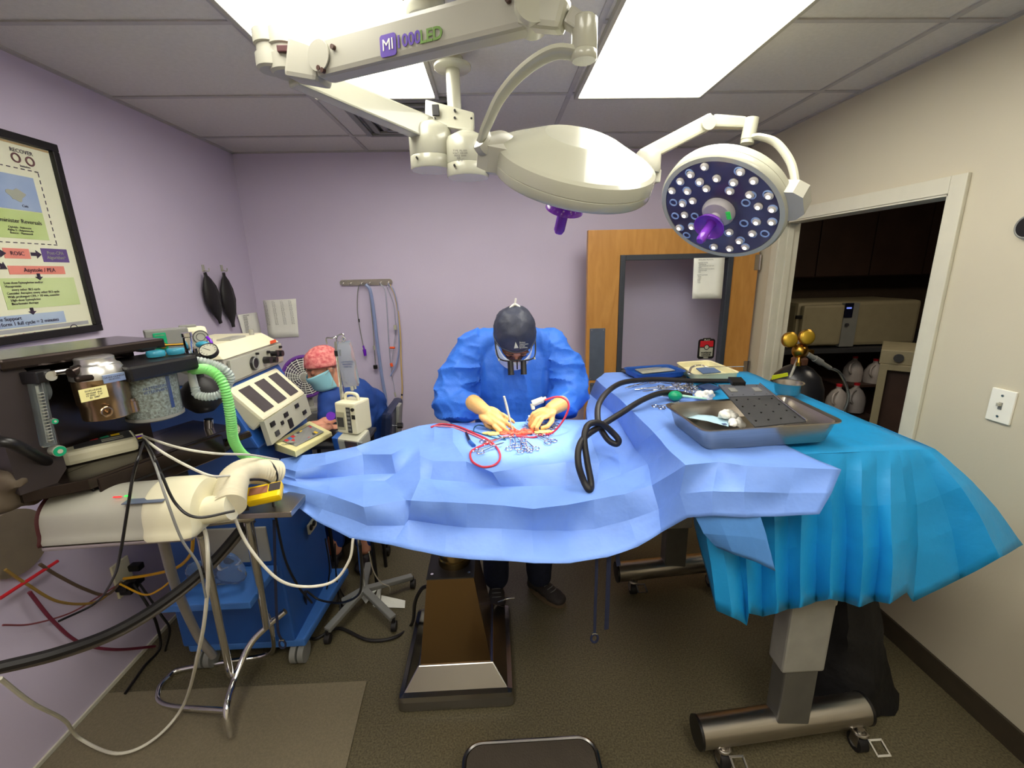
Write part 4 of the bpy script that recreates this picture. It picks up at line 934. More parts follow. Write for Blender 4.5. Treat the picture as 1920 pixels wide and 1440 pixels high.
for (px, py) in ((293, 665), (330, 660)):
    c = atp(px, py+2, P0, N); c = at(px, py+2, Z=zb+.004); k_ = B(Matrix.Translation((c.x, c.y, zb+.002))).lathe([(0, 0), (.022, 0), (.0235, .004), (.0235, .014), (.021, .017), (0, .017)], None, 26)
    k_.build('valve_dome', M_teal, bl)
c = at(272, 657, Z=zb+.004); B(frame((c.x, c.y, zb+.012), x=U, z=Z)).box((0, 0, 0), (.04, .035, .022), .005).build('black_latch', M_black, bl)
c = at(356, 658, Z=zb+.0); b = B(Matrix.Translation((c.x, c.y, zb-.006))).lathe([(0, 0), (.012, 0), (.0135, .006), (.013, .05), (.015, .052), (.015, .064), (0, .066)], None, 24); b.build('chrome_valve', M_chrome, bl)
# green oxygen flush plate on grey angled box
q = at(310, 640, Y=1.50); Mg = frame(q, x=(.75, .66, 0), z=Z)
gp = B(Mg).box((.01, .03, 0), (.115, .06, .075), .003).build('grey_bracket', M_greyp, AM)
B(Mg).box((-.012, -.002, .0), (.034, .003, .058), .002).build('green_plate', M_green, gp)
b = B(Mg).cyl((-.01, -.004, -.01), (-.01, -.022, -.01), .010).cyl((-.01, -.02, -.01), (.045, -.03, -.012), .004); b.build('flush_button', M_brass, gp)
text('plate_lettering', 'OXYGEN', .006, M_white, gp, Mg @ frame((-.012, -.0042, .021), x=(1, 0, 0), y=(0, 0, 1)), ext=.0002)
# pressure gauges, bag and chrome pop-off
def gauge(c, r_, nrm, lab, par=AM):
    M = frame(c, z=nrm, x=perp(nrm)); g_ = B(M).lathe([(0, -.02), (r_*.6, -.02), (r_, -.012), (r_, .004), (r_*.92, .006), (r_*.9, .003), (0, .003)], None, 36).build(lab, M_black, par)
    B(M).lathe([(0, .0032), (r_*.88, .0032), (r_*.88, .004), (0, .004)], None, 36).build('dial', M_white, g_)
    M2 = frame(c, z=nrm, y=Z)  if abs(V(nrm).normalized().z) < .9 else M
    b_ = B(frame(c, z=nrm, x=U))
    for i in range(11):
        a = math.radians(225-27*i); b_.box((0, 0, 0), (.0012, .005, .0006), M=Matrix.Translation((r_*.72*math.cos(a), r_*.72*math.sin(a), .0044)) @ Matrix.Rotation(a-PI/2, 4, 'Z'))
    b_.box((0, .2*r_, .0046), (.0014, r_*.9, .0008), M=Matrix.Rotation(.4, 4, 'Z')); b_.build('scale_and_pointer', M_ink, g_); return g_
cg = at(391, 657, Y=1.46); gauge(cg, .027, (.25, -.7, .75), 'pressure_gauge')
B().cyl(cg+V((-.01, .02, -.015)), at(358, 676, Y=1.46), .014).build('gauge_neck', M_black, AM)
bg = at(379, 742, Y=1.53)
B(Matrix.Translation(bg)).lathe([(0, -.058), (.03, -.055), (.056, -.03), (.064, .0), (.058, .03), (.04, .052), (.018, .066), (.014, .085), (0, .085)], None, 36).build('breathing_bag', M_rubber, AM)
B().cyl(bg+V((0, 0, .08)), at(372, 690, Y=1.5)+V((0, 0, .012)), .015).build('bag_mount', M_black, AM)
b = B().cyl(at(392, 820, Y=1.5), at(391, 786, Y=1.5), .014, n=24); b.build('chrome_cylinder', M_chrome, AM)
B(Matrix.Translation(at(392, 824, Y=1.5))).box((0, .0, -.022), (.12, .06, .045), .006).build('cylinder_base', M_black, AM)
gauge(at(437, 806, Y=1.49), .024, (.5, -.8, .35), 'small_pressure_gauge')
B().beam(at(345, 860, Y=1.42), at(470, 812, Y=1.55), .03, .02).build('bracket_arm', M_machine, AM)
b = B().tube([ap(96, 870, 0), at(30, 835, Y=1.0), at(-10, 828, Y=.98)], .012).build('hose_connector', M_black, AM)
# breathing circuit
BC = thing('breathing_circuit', 'corrugated breathing hose pair, one clear and one green, looping from the machine to the drape', 'hose', (-.8, 1.5, 1.1))
o1, o2 = at(313, 685, Y=1.38), at(350, 677, Y=1.40)
B().cyl(o1, o1.lerp(at(335, 690, Y=1.39), .8), .012).lathe([(0, 0), (.017, 0), (.0175, .012), (.012, .02), (0, .02)], frame(o1-V((.006, .01, 0)), z=(at(335, 690, Y=1.39)-o1), x=Z), 22).cyl(o1, at(360, 698, Y=1.40), .011).cyl(at(357, 695, Y=1.40), at(366, 730, Y=1.40), .0115).build('y_connector', mat('frosted_connector', (220, 224, 218), .3, trans=.3), BC)
B().corr([at(366, 728, Y=1.40), at(370, 740, Y=1.39), at(390, 744, Y=1.39), at(412, 739, Y=1.40), at(428, 722, Y=1.42), at(432, 706, Y=1.42), at(420, 692, Y=1.41), at(400, 683, Y=1.41), at(375, 677, Y=1.40), at(350, 677, Y=1.40)], .0135, .0085, .2).build('clear_hose', M_hosew, BC)
B().lathe([(0, 0), (.016, 0), (.0165, .010), (.012, .018), (0, .018)], frame(o2-V((.006, .004, 0)), z=(1, .3, 0), x=Z), 22).build('port_cuff', M_bluet, BC)
B().corr([at(360, 693, Y=1.40), at(390, 693, Y=1.37), at(414, 712, Y=1.36), at(426, 745, Y=1.36), at(433, 785, Y=1.37), at(438, 825, Y=1.40), at(455, 852, Y=1.45), at(480, 864, Y=1.50), at(512, 870, Y=1.55)], .0160, .0085, .22).build('green_hose', M_hoseg, BC)
# small cream ventilator-like box behind the machine top
q = at(362, 633, Y=1.62); Mq = frame(q, x=(.8, .6, 0), z=Z)
cvt = thing('pressure_monitor', 'small cream monitor with a round dial standing on the machine shelf', 'monitor', q-V((0, 0, .045)))
B(Mq).box((0, 0, 0), (.085, .07, .075), .012).build('housing', M_cream, cvt)
B(Mq).cyl((.02, -.034, .004), (.02, -.040, .004), .024, n=28).build('dial', M_white, cvt)
b = B(Mq); b.torus((0, 0, 0), .022, .0014, M=frame((.02, -.0405, .004), x=(1, 0, 0), y=(0, 0, 1)), k=5); b.torus((0, 0, 0), .013, .001, M=frame((.02, -.0405, .004), x=(1, 0, 0), y=(0, 0, 1)), k=5); b.build('dial_rings', M_ink, cvt)
B(Mq).box((-.01, 0, .041), (.05, .03, .01), .003).build('top_button', M_greyp, cvt)
B(Mq).box((-.02, .0, -.05), (.05, .05, .03), .003).build('foot', M_dgrey, cvt)
B().tube([at(375, 655, Y=1.58), at(392, 655, Y=1.57), at(396, 642, Y=1.57), at(388, 632, Y=1.58)], .005).build('purple_tube', M_purple, cvt)
B().sph(at(380, 646, Y=1.56), (.022, .018, .012)).build('blue_valve', M_teal, cvt)
# ECG box on the shelf
q = at(190, 836, Y=1.17); q = V((q.x, q.y, zs+.022)); q = at(188, 838, Z=zs+.022)
eb = thing('vital_signs_module', 'cream vital signs box with coloured cable ports, lying on the lower black shelf', 'monitor', (q.x, q.y, zs))
Me = frame(q, x=U*.9+N*.35, z=Z)
B(Me).box((0, 0, 0), (.165, .115, .042), .012).build('housing', M_cream, eb)
B(Me).box((0.01, .0, .0215), (.13, .085, .002), .001).build('top_label', M_dgrey, eb)
for i, m_ in enumerate((M_redp, M_green, M_yel)): B(Me).box((-.01+.025*i, .02, .023), (.02, .018, .001)).build('colour_patch', m_, eb)
B(Me).box((0.03, -.01, .023), (.05, .008, .001)).box((0.03, -.028, .023), (.05, .008, .001)).build('label_print', M_white2, eb)
B(Me).box((.079, 0, 0), (.01, .09, .03), .003).build('port_panel', M_dgrey, eb)
for i, m_ in enumerate((M_cream, M_purple, M_yel, M_black)): B(Me).cyl((.08, .03-.02*i, 0), (.105, .03-.02*i, 0), .006, n=14).build('cable_plug', m_, eb)
qq = Me @ V((.1, .03, 0)); 
def cable(name, pts, r_, m, label, group=None, k=8):
    return solo(B().tube(pts, r_, n=8, k=k), name, m, label, 'cable', group)
cable('cable', [qq, at(330, 838, Y=1.18), at(400, 850, Y=1.2), at(470, 853, Y=1.35), at(522, 862, Y=1.56)], .0035, M_wcable, 'upper cream lead running straight from the vital signs box to the drape tip')
cable('cable', [Me @ V((.1, .01, 0)), at(300, 845, Y=1.15), at(350, 873, Y=1.15), at(395, 892, Y=1.12), at(430, 892, Y=1.22)], .0035, M_wcable, 'lower cream lead sagging from the vital signs box to the beige hose')
cable('cable', [Me @ V((.1, -.01, 0)), at(285, 850, Y=1.1), at(303, 890, Y=1.08), at(330, 945, Y=1.0), at(370, 970, Y=1.0), at(440, 958, Y=1.05)], .0035, M_black, 'thin black lead hanging from the vital signs box in front of the blower')
cable('cable', [Me @ V((.1, -.03, 0)), at(262, 850, Y=1.05), at(250, 890, Y=1.02), at(240, 950, Y=1.0), at(225, 1040, Y=1.02), at(212, 1085, Y=1.2), at(180, 1130, Y=1.3), at(110, 1165, Y=1.2)], .0035, M_black, 'thin black lead dropping past the blower to the left wall outlet')
cable('cable', [Me @ V((.1, .0, 0)), at(290, 870, Y=1.07), at(310, 930, Y=1.0), at(340, 1010, Y=1.0), at(372, 1060, Y=1.02), at(386, 1120, Y=1.05)], .003, M_greyp, 'thin grey lead crossing the white blower body')

# ------------------------------------------------------------------ blower on a chrome stand with beige hose
ba_, bb_ = at(118, 963, Y=1.15), at(385, 945, Y=1.17); ax = (bb_-ba_).normalized()
BL = thing('warming_blower', 'white half-round warming blower lying on the chrome stand below the black shelf', 'blower', ((ba_+bb_)/2)-V((0, 0, .08)))
L_ = (bb_-ba_).length; Mb = frame(ba_, x=ax, z=Z)
prof = [(-.085, -.055), (.085, -.055), (.092, -.02), (.085, .03), (.06, .062), (.02, .08), (-.02, .08), (-.06, .062), (-.085, .03), (-.092, -.02)]
def loft(b_, secs, smooth=True):   # secs: list of (x, scale, dz)
    vs = []; n = len(prof)
    P2 = [(p[0], p[1]) for p in prof]; P2 = [tuple(v[:2]) for v in catmull([(p[0], p[1], 0) for p in P2], 4, True)]; n = len(P2)
    for (x, sc, dz) in secs: vs += [(x, -p[0]*sc, p[1]*sc+dz) for p in P2]
    fs = []
    for i in range(len(secs)-1): fs += [(i*n+j, i*n+(j+1) % n, (i+1)*n+(j+1) % n, (i+1)*n+j) for j in range(n)]
    fs += [tuple(range(n)), tuple((len(secs)-1)*n+j for j in range(n))]
    return b_.add(vs, fs, smooth)
loft(B(Mb), [(0, .6, -.015), (.002, .82, -.005), (.012, .9, 0), (L_*.45, .9, 0), (L_*.72, .92, 0)]).build('body', M_white2, BL)
loft(B(Mb), [(-.004, .84, -.005), (0.004, .94, 0), (.010, .84, 0)]).build('end_ring', mat('maroon_band', (90, 30, 34), .4), BL)
loft(B(Mb), [(L_*.70, .93, 0), (L_*.73, 1.0, 0), (L_*.95, 1.0, .0), (L_*1.02, .92, -.002), (L_*1.04, .6, -.01)]).build('front_housing', M_cream, BL)
B(Mb).cyl((L_*1.0, -.02, -.01), (L_*1.22, -.02, 0.0), .038, n=32).build('hose_collar', M_cream, BL)
B(Mb).box((L_/2, 0, -.058), (L_*1.0, .165, .012), .004).build('tray', M_steel, BL)
B(Mb).box((L_*.72, -.06, .056), (.10, .04, .003), .001, M=Matrix.Identity(4)).build('control_label', mat('label_greyblue', (90, 100, 120), .5), BL)
B(Mb).box((L_*.52, -.055, .066), (.02, .004, .002)).build('red_light', mat('red_lit', (230, 30, 30), .3, emit=1.5), BL)
B(Mb).box((L_*.58, -.052, .066), (.012, .004, .002)).build('green_light', mat('green_lit', (30, 230, 60), .3, emit=1.5), BL)
hs = Mb @ V((L_*1.2, -.02, 0))
hz = thing('air_hose', 'beige corrugated air hose from the blower curving up under the drape tip', 'hose', hs-V((0, 0, .04)))
B().corr([hs, at(432, 925, Y=1.20), at(440, 898, Y=1.28), at(462, 884, Y=1.36), at(490, 884, Y=1.42), at(517, 886, Y=1.47)], .043, .013, .12, n=28).build('hose', M_hosec, hz)
b = B(); b.torus((0, 0, 0), .0435, .003, M=frame(at(506, 885, Y=1.45), z=(.55, .83, 0), x=Z)); b.build('cable_tie', M_black, hz)
# chrome tube stand
ST = thing('chrome_stand', 'chrome tubular stand with looped feet carrying the blower and yellow monitor', 'stand', (-1.0, 1.45, 0))
g1 = at(430, 1383, Z=.012); g2 = at(425, 1332, Z=.012); g3 = at(310, 1322, Z=.012); g4 = at(297, 1295, Z=.012); g5 = at(340, 1255, Z=.012); g6 = at(430, 1240, Z=.012); g7 = at(500, 1222, Z=.012)
k1 = at(465, 1215, Y=1.55); k2 = at(530, 1148, Y=1.75); 
B().tube([at(432, 1380, Y=1.33), at(425, 1330, Y=1.36), at(440, 1275, Y=1.45), at(468, 1210, Y=1.54), at(500, 1175, Y=1.58), at(535, 1146, Y=1.61)], .013, n=14).build('leg', M_chrome, ST)
B().tube([at(422, 1332, Y=1.38), g3, g4, at(315, 1270, Z=.013), g5, g6, at(505, 1225, Z=.013), at(512, 1190, Y=1.62), at(500, 1150, Y=1.60)], .011, n=14).build('foot_loop', M_chrome, ST)
B().tube([at(375, 1000, Y=1.2), at(385, 1040, Y=1.24), at(432, 1265, Y=1.46)], .013, n=14).build('leg', M_chrome, ST)
B().tube([at(465, 975, Y=1.35), at(500, 1175, Y=1.58)], .015, n=14).build('leg', M_chrome, ST)
B().tube([at(305, 1010, Y=1.18), at(330, 1100, Y=1.28), at(370, 1190, Y=1.40), at(400, 1230, Y=1.46)], .014, n=14).build('leg', mat('grey_tube', (150, 146, 142), .35, .4), ST)
tq = at(505, 958, Y=1.36); B(Matrix.Translation(tq)).box((.0, .06, 0), (.17, .18, .02), .003).build('shelf', M_steel, ST)
B().beam(at(130, 1012, Y=1.17), tq+V((-.05, 0, -.02)), .03, .016).build('cross_rail', M_steel, ST)
# yellow handheld monitor
q = at(487, 928, Y=1.33); My = frame(q, x=(.96, .26, .0), z=(0, -.4, 1))
yb = thing('yellow_monitor', 'yellow handheld monitor clamped beside the beige hose under the drape tip', 'monitor', q-V((0, 0, .02)))
B(My).box((0, 0, 0), (.135, .065, .03), .009).build('housing', M_yel, yb)
B(My).box((0.0, 0.005, .0155), (.055, .03, .002)).build('keypad_label', mat('label_rust', (150, 96, 70), .6), yb)
B(My).box((0.048, 0.008, .016), (.034, .032, .002)).build('screen', M_screen, yb)
B(My).box((-.075, 0.01, -.002), (.03, .03, .03), .004).cyl((-.10, .012, 0), (-.08, .012, 0), .012).box((-.05, -.034, -.008), (.04, .012, .02), .003).build('clamp', M_black, yb)
# ------------------------------------------------------------------ blue ventilator behind, facing the table
XV = -.95
def vx(px, py, X=XV): return at(px, py, X=X)
VT = thing('blue_ventilator', 'blue cabinet ventilator with three small windows and sloped cream keypad', 'ventilator', (-1.15, 1.9, 0))
f_a, f_b = vx(470, 738), vx(553, 699)       # top edge of the windowed hood
yN, yF = f_a.y-.02, f_b.y
zT = (f_a.z+f_b.z)/2-.0
X0 = -1.42
zM = vx(505, 800).z                         # foot of the windowed panel
zB = vx(520, 860).z
b = B()
b.hexa([(X0, yN, .12), (XV+.02, yN, .12), (XV+.02, yF+.06, .12), (X0, yF+.06, .12), (X0, yN, zM-.05), (XV+.0, yN, zM-.05), (XV+.0, yF+.06, zM-.05), (X0, yF+.06, zM-.05)], .01)
b.build('cabinet', M_blue, VT)
b = B().hexa([(X0, yN-.005, zM-.05), (XV+.01, yN-.005, zM-.05), (XV+.01, yF+.065, zM-.05), (X0, yF+.065, zM-.05), (X0, yN-.005, zT+.03), (XV-.10, yN-.005, zT+.03), (XV-.10, yF+.065, zT+.03), (X0, yF+.065, zT+.03)], .008)
b.build('upper_housing', M_blue, VT)
# cream hood with windows: leaning face
pA, pB_ = V((XV-.09, yN+.015, zT+.02)), V((XV-.09, yF+.0, zT+.02)); qA, qB = V((XV+.03, yN+.015, zM+.055)), V((XV+.03, yF+.0, zM+.055))
nf = (pB_-pA).cross(qA-pA).normalized(); nf = nf if nf.x > 0 else -nf
hx = B().hexa([qA-nf*.06, qB-nf*.06, pB_-nf*.06, pA-nf*.06, qA+nf*.01, qB+nf*.01, pB_+nf*.01, pA+nf*.01], .012); hood = hx.build('window_hood', M_cream, VT)
for i in range(3):
    t0, t1 = .10+i*.30, .30+i*.30
    c0, c1, c2, c3 = qA.lerp(qB, t0), qA.lerp(qB, t1), pA.lerp(pB_, t1), pA.lerp(pB_, t0)
    b = B().slab([c0.lerp(c3, .14)+nf*.0125, c1.lerp(c2, .14)+nf*.0125, c1.lerp(c2, .86)+nf*.0125, c0.lerp(c3, .86)+nf*.0125], nf, .003); b.build('window', M_screen, hood)
# white control strip beneath
rA, rB_ = V((XV+.045, yN+.015, zM-.045)), V((XV+.045, yF+.0, zM-.045)); n2 = (qB-qA).cross(rA-qA).normalized(); n2 = n2 if n2.x > 0 else -n2
st = B().slab([rA+n2*.006, rB_+n2*.006, qB+n2*.006, qA+n2*.006], n2, .02).build('control_strip', M_white, VT)
for (t, v_, w_, h_, m_) in ((.12, .72, .05, .022, M_black), (.42, .72, .05, .022, M_black), (.70, .78, .05, .02, M_black), (.83, .30, .05, .02, M_black), (.30, .52, .03, .018, M_black), (.15, .28, .045, .024, M_dgrey), (.46, .28, .05, .045, M_black)):
    c = rA.lerp(rB_, t).lerp(qA.lerp(qB, t), v_)+n2*.008; Mk = frame(c, x=(0, 1, 0), z=n2); B(Mk).box((0, 0, 0), (w_*.7, h_*.9, .006), .002).build('switch' if m_ == M_black else 'knob', m_, st)
# sloped keypad tray
kA, kB = vx(520, 852, -.86), vx(592, 790, -.93)
ka, kb, kc, kd = at(513, 830, X=-.93), at(580, 789, X=-.95), at(622, 810, X=-.80), at(553, 846, X=-.76)
nk = (kb-ka).cross(kd-ka).normalized(); nk = nk if nk.z > 0 else -nk
kt = B().hexa([ka-nk*.035, kb-nk*.03, kc-nk*.02, kd-nk*.025, ka, kb, kc, kd], .004).build('keypad_tray', mat('keypad_cream', (226, 218, 158), .45, var=.02), VT)
def kq(u, v, o=.0012): return (ka.lerp(kb, u)).lerp(kd.lerp(kc, u), v)+nk*o
B().slab([kq(.12, .18), kq(.88, .18), kq(.88, .82), kq(.12, .82)], nk, .001).build('keypad_field', M_greyp, kt)
rk = random.Random(2); cl_ = [M_redp, M_white, M_white, M_bluelt, M_dgrey, M_white, M_redp, M_yel]
kbm = {}
for i in range(9):
    for j in range(3):
        u0, v0 = .14+i*.08, .22+j*.19; m_ = cl_[(i*3+j*5) % 8]
        kbm.setdefault(m_.name, (B(), m_))[0].slab([kq(u0, v0, .0022), kq(u0+.06, v0, .0022), kq(u0+.06, v0+.14, .0022), kq(u0, v0+.14, .0022)], nk, .0009)
for nm, (bb, m_) in kbm.items(): bb.build('key_group', m_, kt)
text('keypad_lettering', 'PACIFIC\nMEDICO', .016, M_ink, kt, frame(kq(.10, .5, .0015), x=(kb-ka), z=nk) @ Matrix.Rotation(0, 4, 'Z') @ Matrix.Translation((-.0, 0, 0)) @ Matrix.Rotation(PI/2, 4, 'Z'), ext=.0002)
# cream instrument box on top with dials
c0 = vx(462, 690, -1.08)
tb = B(); x0, x1 = -1.36, -1.04; y0 = yN+.06; y1 = yF+.10; z0 = zT+.032; z1 = z0+.13
MG_ = mat('warm_grey_plastic', (164, 160, 150), .5)
hb2 = tb.hexa([(x0, y0, z0), (x1, y0, z0), (x1, y1, z0), (x0, y1, z0), (x0, y0, z1-.03), (x1-.015, y0, z1-.03), (x1-.015, y1, z1-.03), (x0, y1, z1-.03)], .005).build('bellows_box', MG_, VT)
B().hexa([(x0-.004, y0-.004, z1-.03), (x1-.01, y0-.004, z1-.03), (x1-.01, y1+.004, z1-.03), (x0-.004, y1+.004, z1-.03), (x0+.03, y0+.03, z1+.02), (x1-.07, y0+.03, z1+.02), (x1-.07, y1-.03, z1+.02), (x0+.03, y1-.03, z1+.02)], .005).build('box_lid', M_cream, hb2)
B().box((x1-.1, (y0+y1)/2, z1+.022), (.06, .12, .01), .003).cyl((x1-.11, y0+.1, z1+.02), (x1-.11, y0+.1, z1+.04), .008).cyl((x1-.08, y1-.1, z1+.02), (x1-.08, y1-.1, z1+.045), .01).build('lid_knobs', M_white2, hb2)
pn = B().box((x1-.002, (y0+y1)/2, (z0+z1-.03)/2+.002), (.012, y1-y0-.02, z1-z0-.045), .002).build('dial_panel', M_white, hb2)
for (t, dz, r_, d_) in ((.38, 0, .030, .01), (.58, -.004, .016, .03), (.70, -.014, .015, .03), (.84, .005, .016, .03), (.66, .026, .007, .012), (.45, .036, .005, .012), (.92, .03, .006, .012), (.74, .012, .012, .03)):
    c = V((x1+.005, y0+(y1-y0)*t, (z0+z1-.03)/2+dz)); k_ = B().cyl(c, c+V((d_, 0, 0)), r_, r_*.9).build('knob' if d_ > .01 else 'gauge', M_black, pn)
c = V((x1+.0155, y0+(y1-y0)*.38, (z0+z1-.03)/2)); b = B(); b.torus((0, 0, 0), .024, .003, M=frame(c, z=(1, 0, 0), x=(0, 1, 0))); b.build('gauge_ring', M_greyp, pn)
B().box((x1-.008, y1-.06, z1-.02), (.004, .05, .014)).build('orange_label', M_orange, hb2)
# lower parts, castors
B().hexa([(X0+.02, yN+.0, .09), (XV+.06, yN+.0, .09), (XV+.10, yF+.08, .09), (X0+.02, yF+.08, .09), (X0+.02, yN+.0, .13), (XV+.06, yN+.0, .13), (XV+.10, yF+.08, .13), (X0+.02, yF+.08, .13)], .01).build('base_plinth', M_bluelt, VT)
B().box((XV-.15, yN-.003, .62), (.26, .012, .16), .003).build('white_door', M_white2, VT)
c = at(411, 980, Y=yN-.01)
B().box(at(585, 985, X=XV+.035), (.012, .085, .05), .003).build('socket_plate', M_white, VT)
for dy in (-.018, .018): cc_ = at(585, 985, X=XV+.043)+V((0, dy, 0)); B().cyl(cc_, cc_+V((.006, 0, 0)), .013).build('socket', M_black, VT)
def vcaster(x, y):
    c_ = B().cyl((x-.03, y-.04, .045), (x-.005, y-.04, .045), .045).cyl((x+.005, y-.04, .045), (x+.03, y-.04, .045), .045).build('castor_wheel', M_greyp, VT)
    B().box((x, y-.01, .075), (.02, .06, .05), .008).cyl((x, y, .07), (x, y, .11), .012).build('castor_hood', M_rubber, c_)
for x in (X0+.08, XV+.02):
    for y in (yN+.06, yF+.02): vcaster(x, y)
# clear plastic bag hanging under the machine
bgp = at(405, 1070, Y=1.55); sh_ = [(bgp+V((random.uniform(-.09, .09), random.uniform(-.03, .03), random.uniform(-.04, .04))), (random.uniform(.03, .06), .03, random.uniform(.025, .045)), None) for _ in range(12)]
vs, fs = organic(sh_, .012, 2, fold=lambda v, n: .012*noise.noise(v*28))
bb = B().add(vs, fs, True); solo(bb, 'plastic_bag', M_clear, 'crumpled clear plastic bag on the low blue machine shelf at left', 'bag')
B2 = B().box((bgp.x, bgp.y+.01, bgp.z-.085), (.34, .22, .03), .005); o = B2.build('side_shelf', M_bluelt, VT)
B().box((bgp.x+.1, 1.7, bgp.z-.09), (.05, .3, .03)).build('shelf_arm', M_bluelt, VT)

# ------------------------------------------------------------------ IV pole with pumps
ip = at(640, 760, Y=2.02); bx = ip.x
IV = thing('iv_pole', 'chrome drip pole with two hooks and braced wheeled base beyond the blue drape', 'drip pole', (bx, 2.02, 0))
zp = at(630, 640, Y=2.02).z
B().cyl((bx, 2.02, .1), (at(632, 650, Y=2.02).x, 2.02, zp), .011, n=16).build('pole', M_chrome, IV)
B().cyl(at(634, 662, Y=2.02)-V((0, 0, .012)), at(634, 662, Y=2.02)+V((0, 0, .012)), .016).build('collar', M_black, IV)
tp_ = V((at(632, 650, Y=2.02).x, 2.02, zp))
B().tube([tp_+V((0, 0, -.01)), tp_+V((0, 0, .02)), at(622, 634, Y=2.02), at(612, 634, Y=2.02), at(613, 645, Y=2.02)], .0035).build('hook', M_chrome, IV)
B().tube([tp_+V((0, 0, .01)), at(634, 629, Y=2.02), at(644, 627, Y=2.02), at(643, 638, Y=2.02), at(641, 640, Y=2.02)], .0035).build('hook', M_chrome, IV)
for k in range(5):
    a = 2*PI*k/5+.5; e = V((bx+.26*math.cos(a), 2.02+.26*math.sin(a), .07))
    if k == 2: e = V((bx-.10, 1.97, .07))
    B().beam((bx, 2.02, .10), e, .035, .025).build('base_leg', M_greyp, IV)
    B().cyl(e+V((-.012, 0, -.045)), e+V((.012, 0, -.045)), .024).cyl(e+V((0, 0, -.03)), e, .008).build('castor', M_rubber, IV)
fb = at(652, 682, Y=2.0); Mf = frame(fb, x=(1, .1, 0), z=(-.06, 0, 1))
fbt = thing('fluid_bag', 'clear printed fluid bag hanging from the chrome pole hook', 'fluid bag', fb-V((0, 0, .1)))
prof2 = [(.030, -.105), (.036, -.09), (.037, 0), (.033, .07), (.028, .10), (-.028, .10), (-.033, .07), (-.037, 0), (-.036, -.09), (-.030, -.105)]
def pillow_mesh(poly, d, M):
    vs = []; n = len(poly); b = B(M); 
    for (s_, dd) in ((1.0, 0), (.9, .5), (.6, .9), (0.01, 1)):
        pass
    rings = [(.99, -.15), (.88, -.7), (.55, -1), (.02, -1.05)]
    fs = []
    lay = [(s_, -dd*d) for s_, dd in ((.02, 1.05), (.55, 1), (.88, .7), (.99, .15))]+[(1.03, 0)]+[(s_, dd*d) for s_, dd in ((.99, .15), (.88, .7), (.55, 1), (.02, 1.05))]
    for (s_, y_) in lay: vs += [(p[0]*s_, y_, p[1]*s_) for p in poly]
    for i in range(len(lay)-1): fs += [(i*n+j, i*n+(j+1) % n, (i+1)*n+(j+1) % n, (i+1)*n+j) for j in range(n)]
    fs += [tuple(range(n)), tuple((len(lay)-1)*n+j for j in range(n))]
    return b.add(vs, fs, True)
Mf_ = frame(fb, x=(1, .1, 0), z=(-.06, 0, 1)); Mf_ = Mf_
pillow_mesh(prof2, .014, Mf_).build('bag', M_bag, fbt)
text('print', 'LACTATED\nRINGERS\n1000 mL', .011, mat('print_navy', (40, 60, 110), .5), fbt, frame(Mf_ @ V((.002, -.0165, .0)), x=(1, .1, 0), z=(0, -1, 0)), ext=.0002)
B(Mf_).tube([(-.0, 0, .10), (-.008, 0, .113), (.0, 0, .122), (.008, 0, .113), (0, 0, .10)], .002).build('hanging_loop', M_white2, fbt)
b = B(Mf_).cyl((.0, 0, -.105), (.0, 0, -.125), .008).cyl((.015, 0, -.105), (.015, 0, -.12), .005); b.build('port', M_white, fbt)
pp = at(663, 778, Y=1.97); Mp = frame(pp, x=(.93, -.36, 0), z=(0, 0, 1))
solo(B().tube([Mf_ @ V((0, 0, -.12)), fb+V((.012, -.01, -.145)), pp+V((.02, .0, .085)), pp+V((.025, 0, .07))], .0028), 'drip_line', M_clear, 'clear drip tube running from the fluid bag into the cream pump', 'tube')
PM = thing('infusion_pump', 'cream infusion pump with carry handle and open side panel, clamped to the pole', 'infusion pump', pp-V((0, 0, .08)))
B(Mp).box((0, 0, 0), (.108, .11, .145), .009).build('housing', M_cream, PM)
B(Mp).tube([(-.035, 0, .07), (-.03, 0, .098), (0, 0, .104), (.03, 0, .098), (.038, 0, .07)], .007).build('handle', M_cream, PM)
B(Mp).box((-.028, -.0555, -.012), (.045, .004, .085), .003).build('door_panel', mat('pump_inner', (170, 165, 140), .5), PM)
B(Mp).box((-.028, -.058, -.018), (.034, .003, .045), .002).build('door_window', M_dgrey, PM)
B(Mp).box((.018, -.0555, -.006), (.022, .004, .12), .002).build('key_strip', M_dgrey, PM)
for i in range(6): B(Mp).box((.018, -.058, .04-.018*i), (.016, .002, .010), .001).build('key', M_greyp, PM)
B(Mp).box((.043, -.0555, .01), (.018, .004, .02), .002).cyl((.043, -.053, .045), (.043, -.06, .045), .008).build('side_keys', M_black, PM)
B(Mp).box((0, .06, 0), (.03, .05, .04), .004).build('pole_clamp', M_dgrey, PM)
sp_ = at(664, 824, Y=1.93); Ms = frame(sp_, x=(.95, -.3, .1), z=(0, -.25, 1))
SP = thing('syringe_pump', 'blue and white syringe pump with orange plunger below the cream pump', 'syringe pump', sp_-V((0, 0, .05)))
B(Ms).box((-.01, 0, 0), (.13, .10, .062), .010).build('housing', M_white, SP)
B(Ms).box((-.062, 0, 0), (.03, .104, .066), .006).build('end_cap', M_blue, SP)
B(Ms).box((.018, -.052, .005), (.06, .006, .045), .002).build('screen', M_screen, SP)
B(Ms).box((.062, -.045, .012), (.02, .01, .03), .002).build('keypad', M_greyp, SP)
B(Ms).cyl((.03, -.07, -.02), (.115, -.07, -.01), .012).build('syringe_barrel', M_teal, SP)
B(Ms).cyl((.0, -.07, -.022), (.045, -.07, -.018), .010).cyl((-.003, -.07, -.022), (.002, -.07, -.022), .015).build('plunger', M_orange, SP)
B(Ms).box((.1, -.06, .0), (.04, .03, .05), .004).build('clamp_block', M_bluelt, SP)
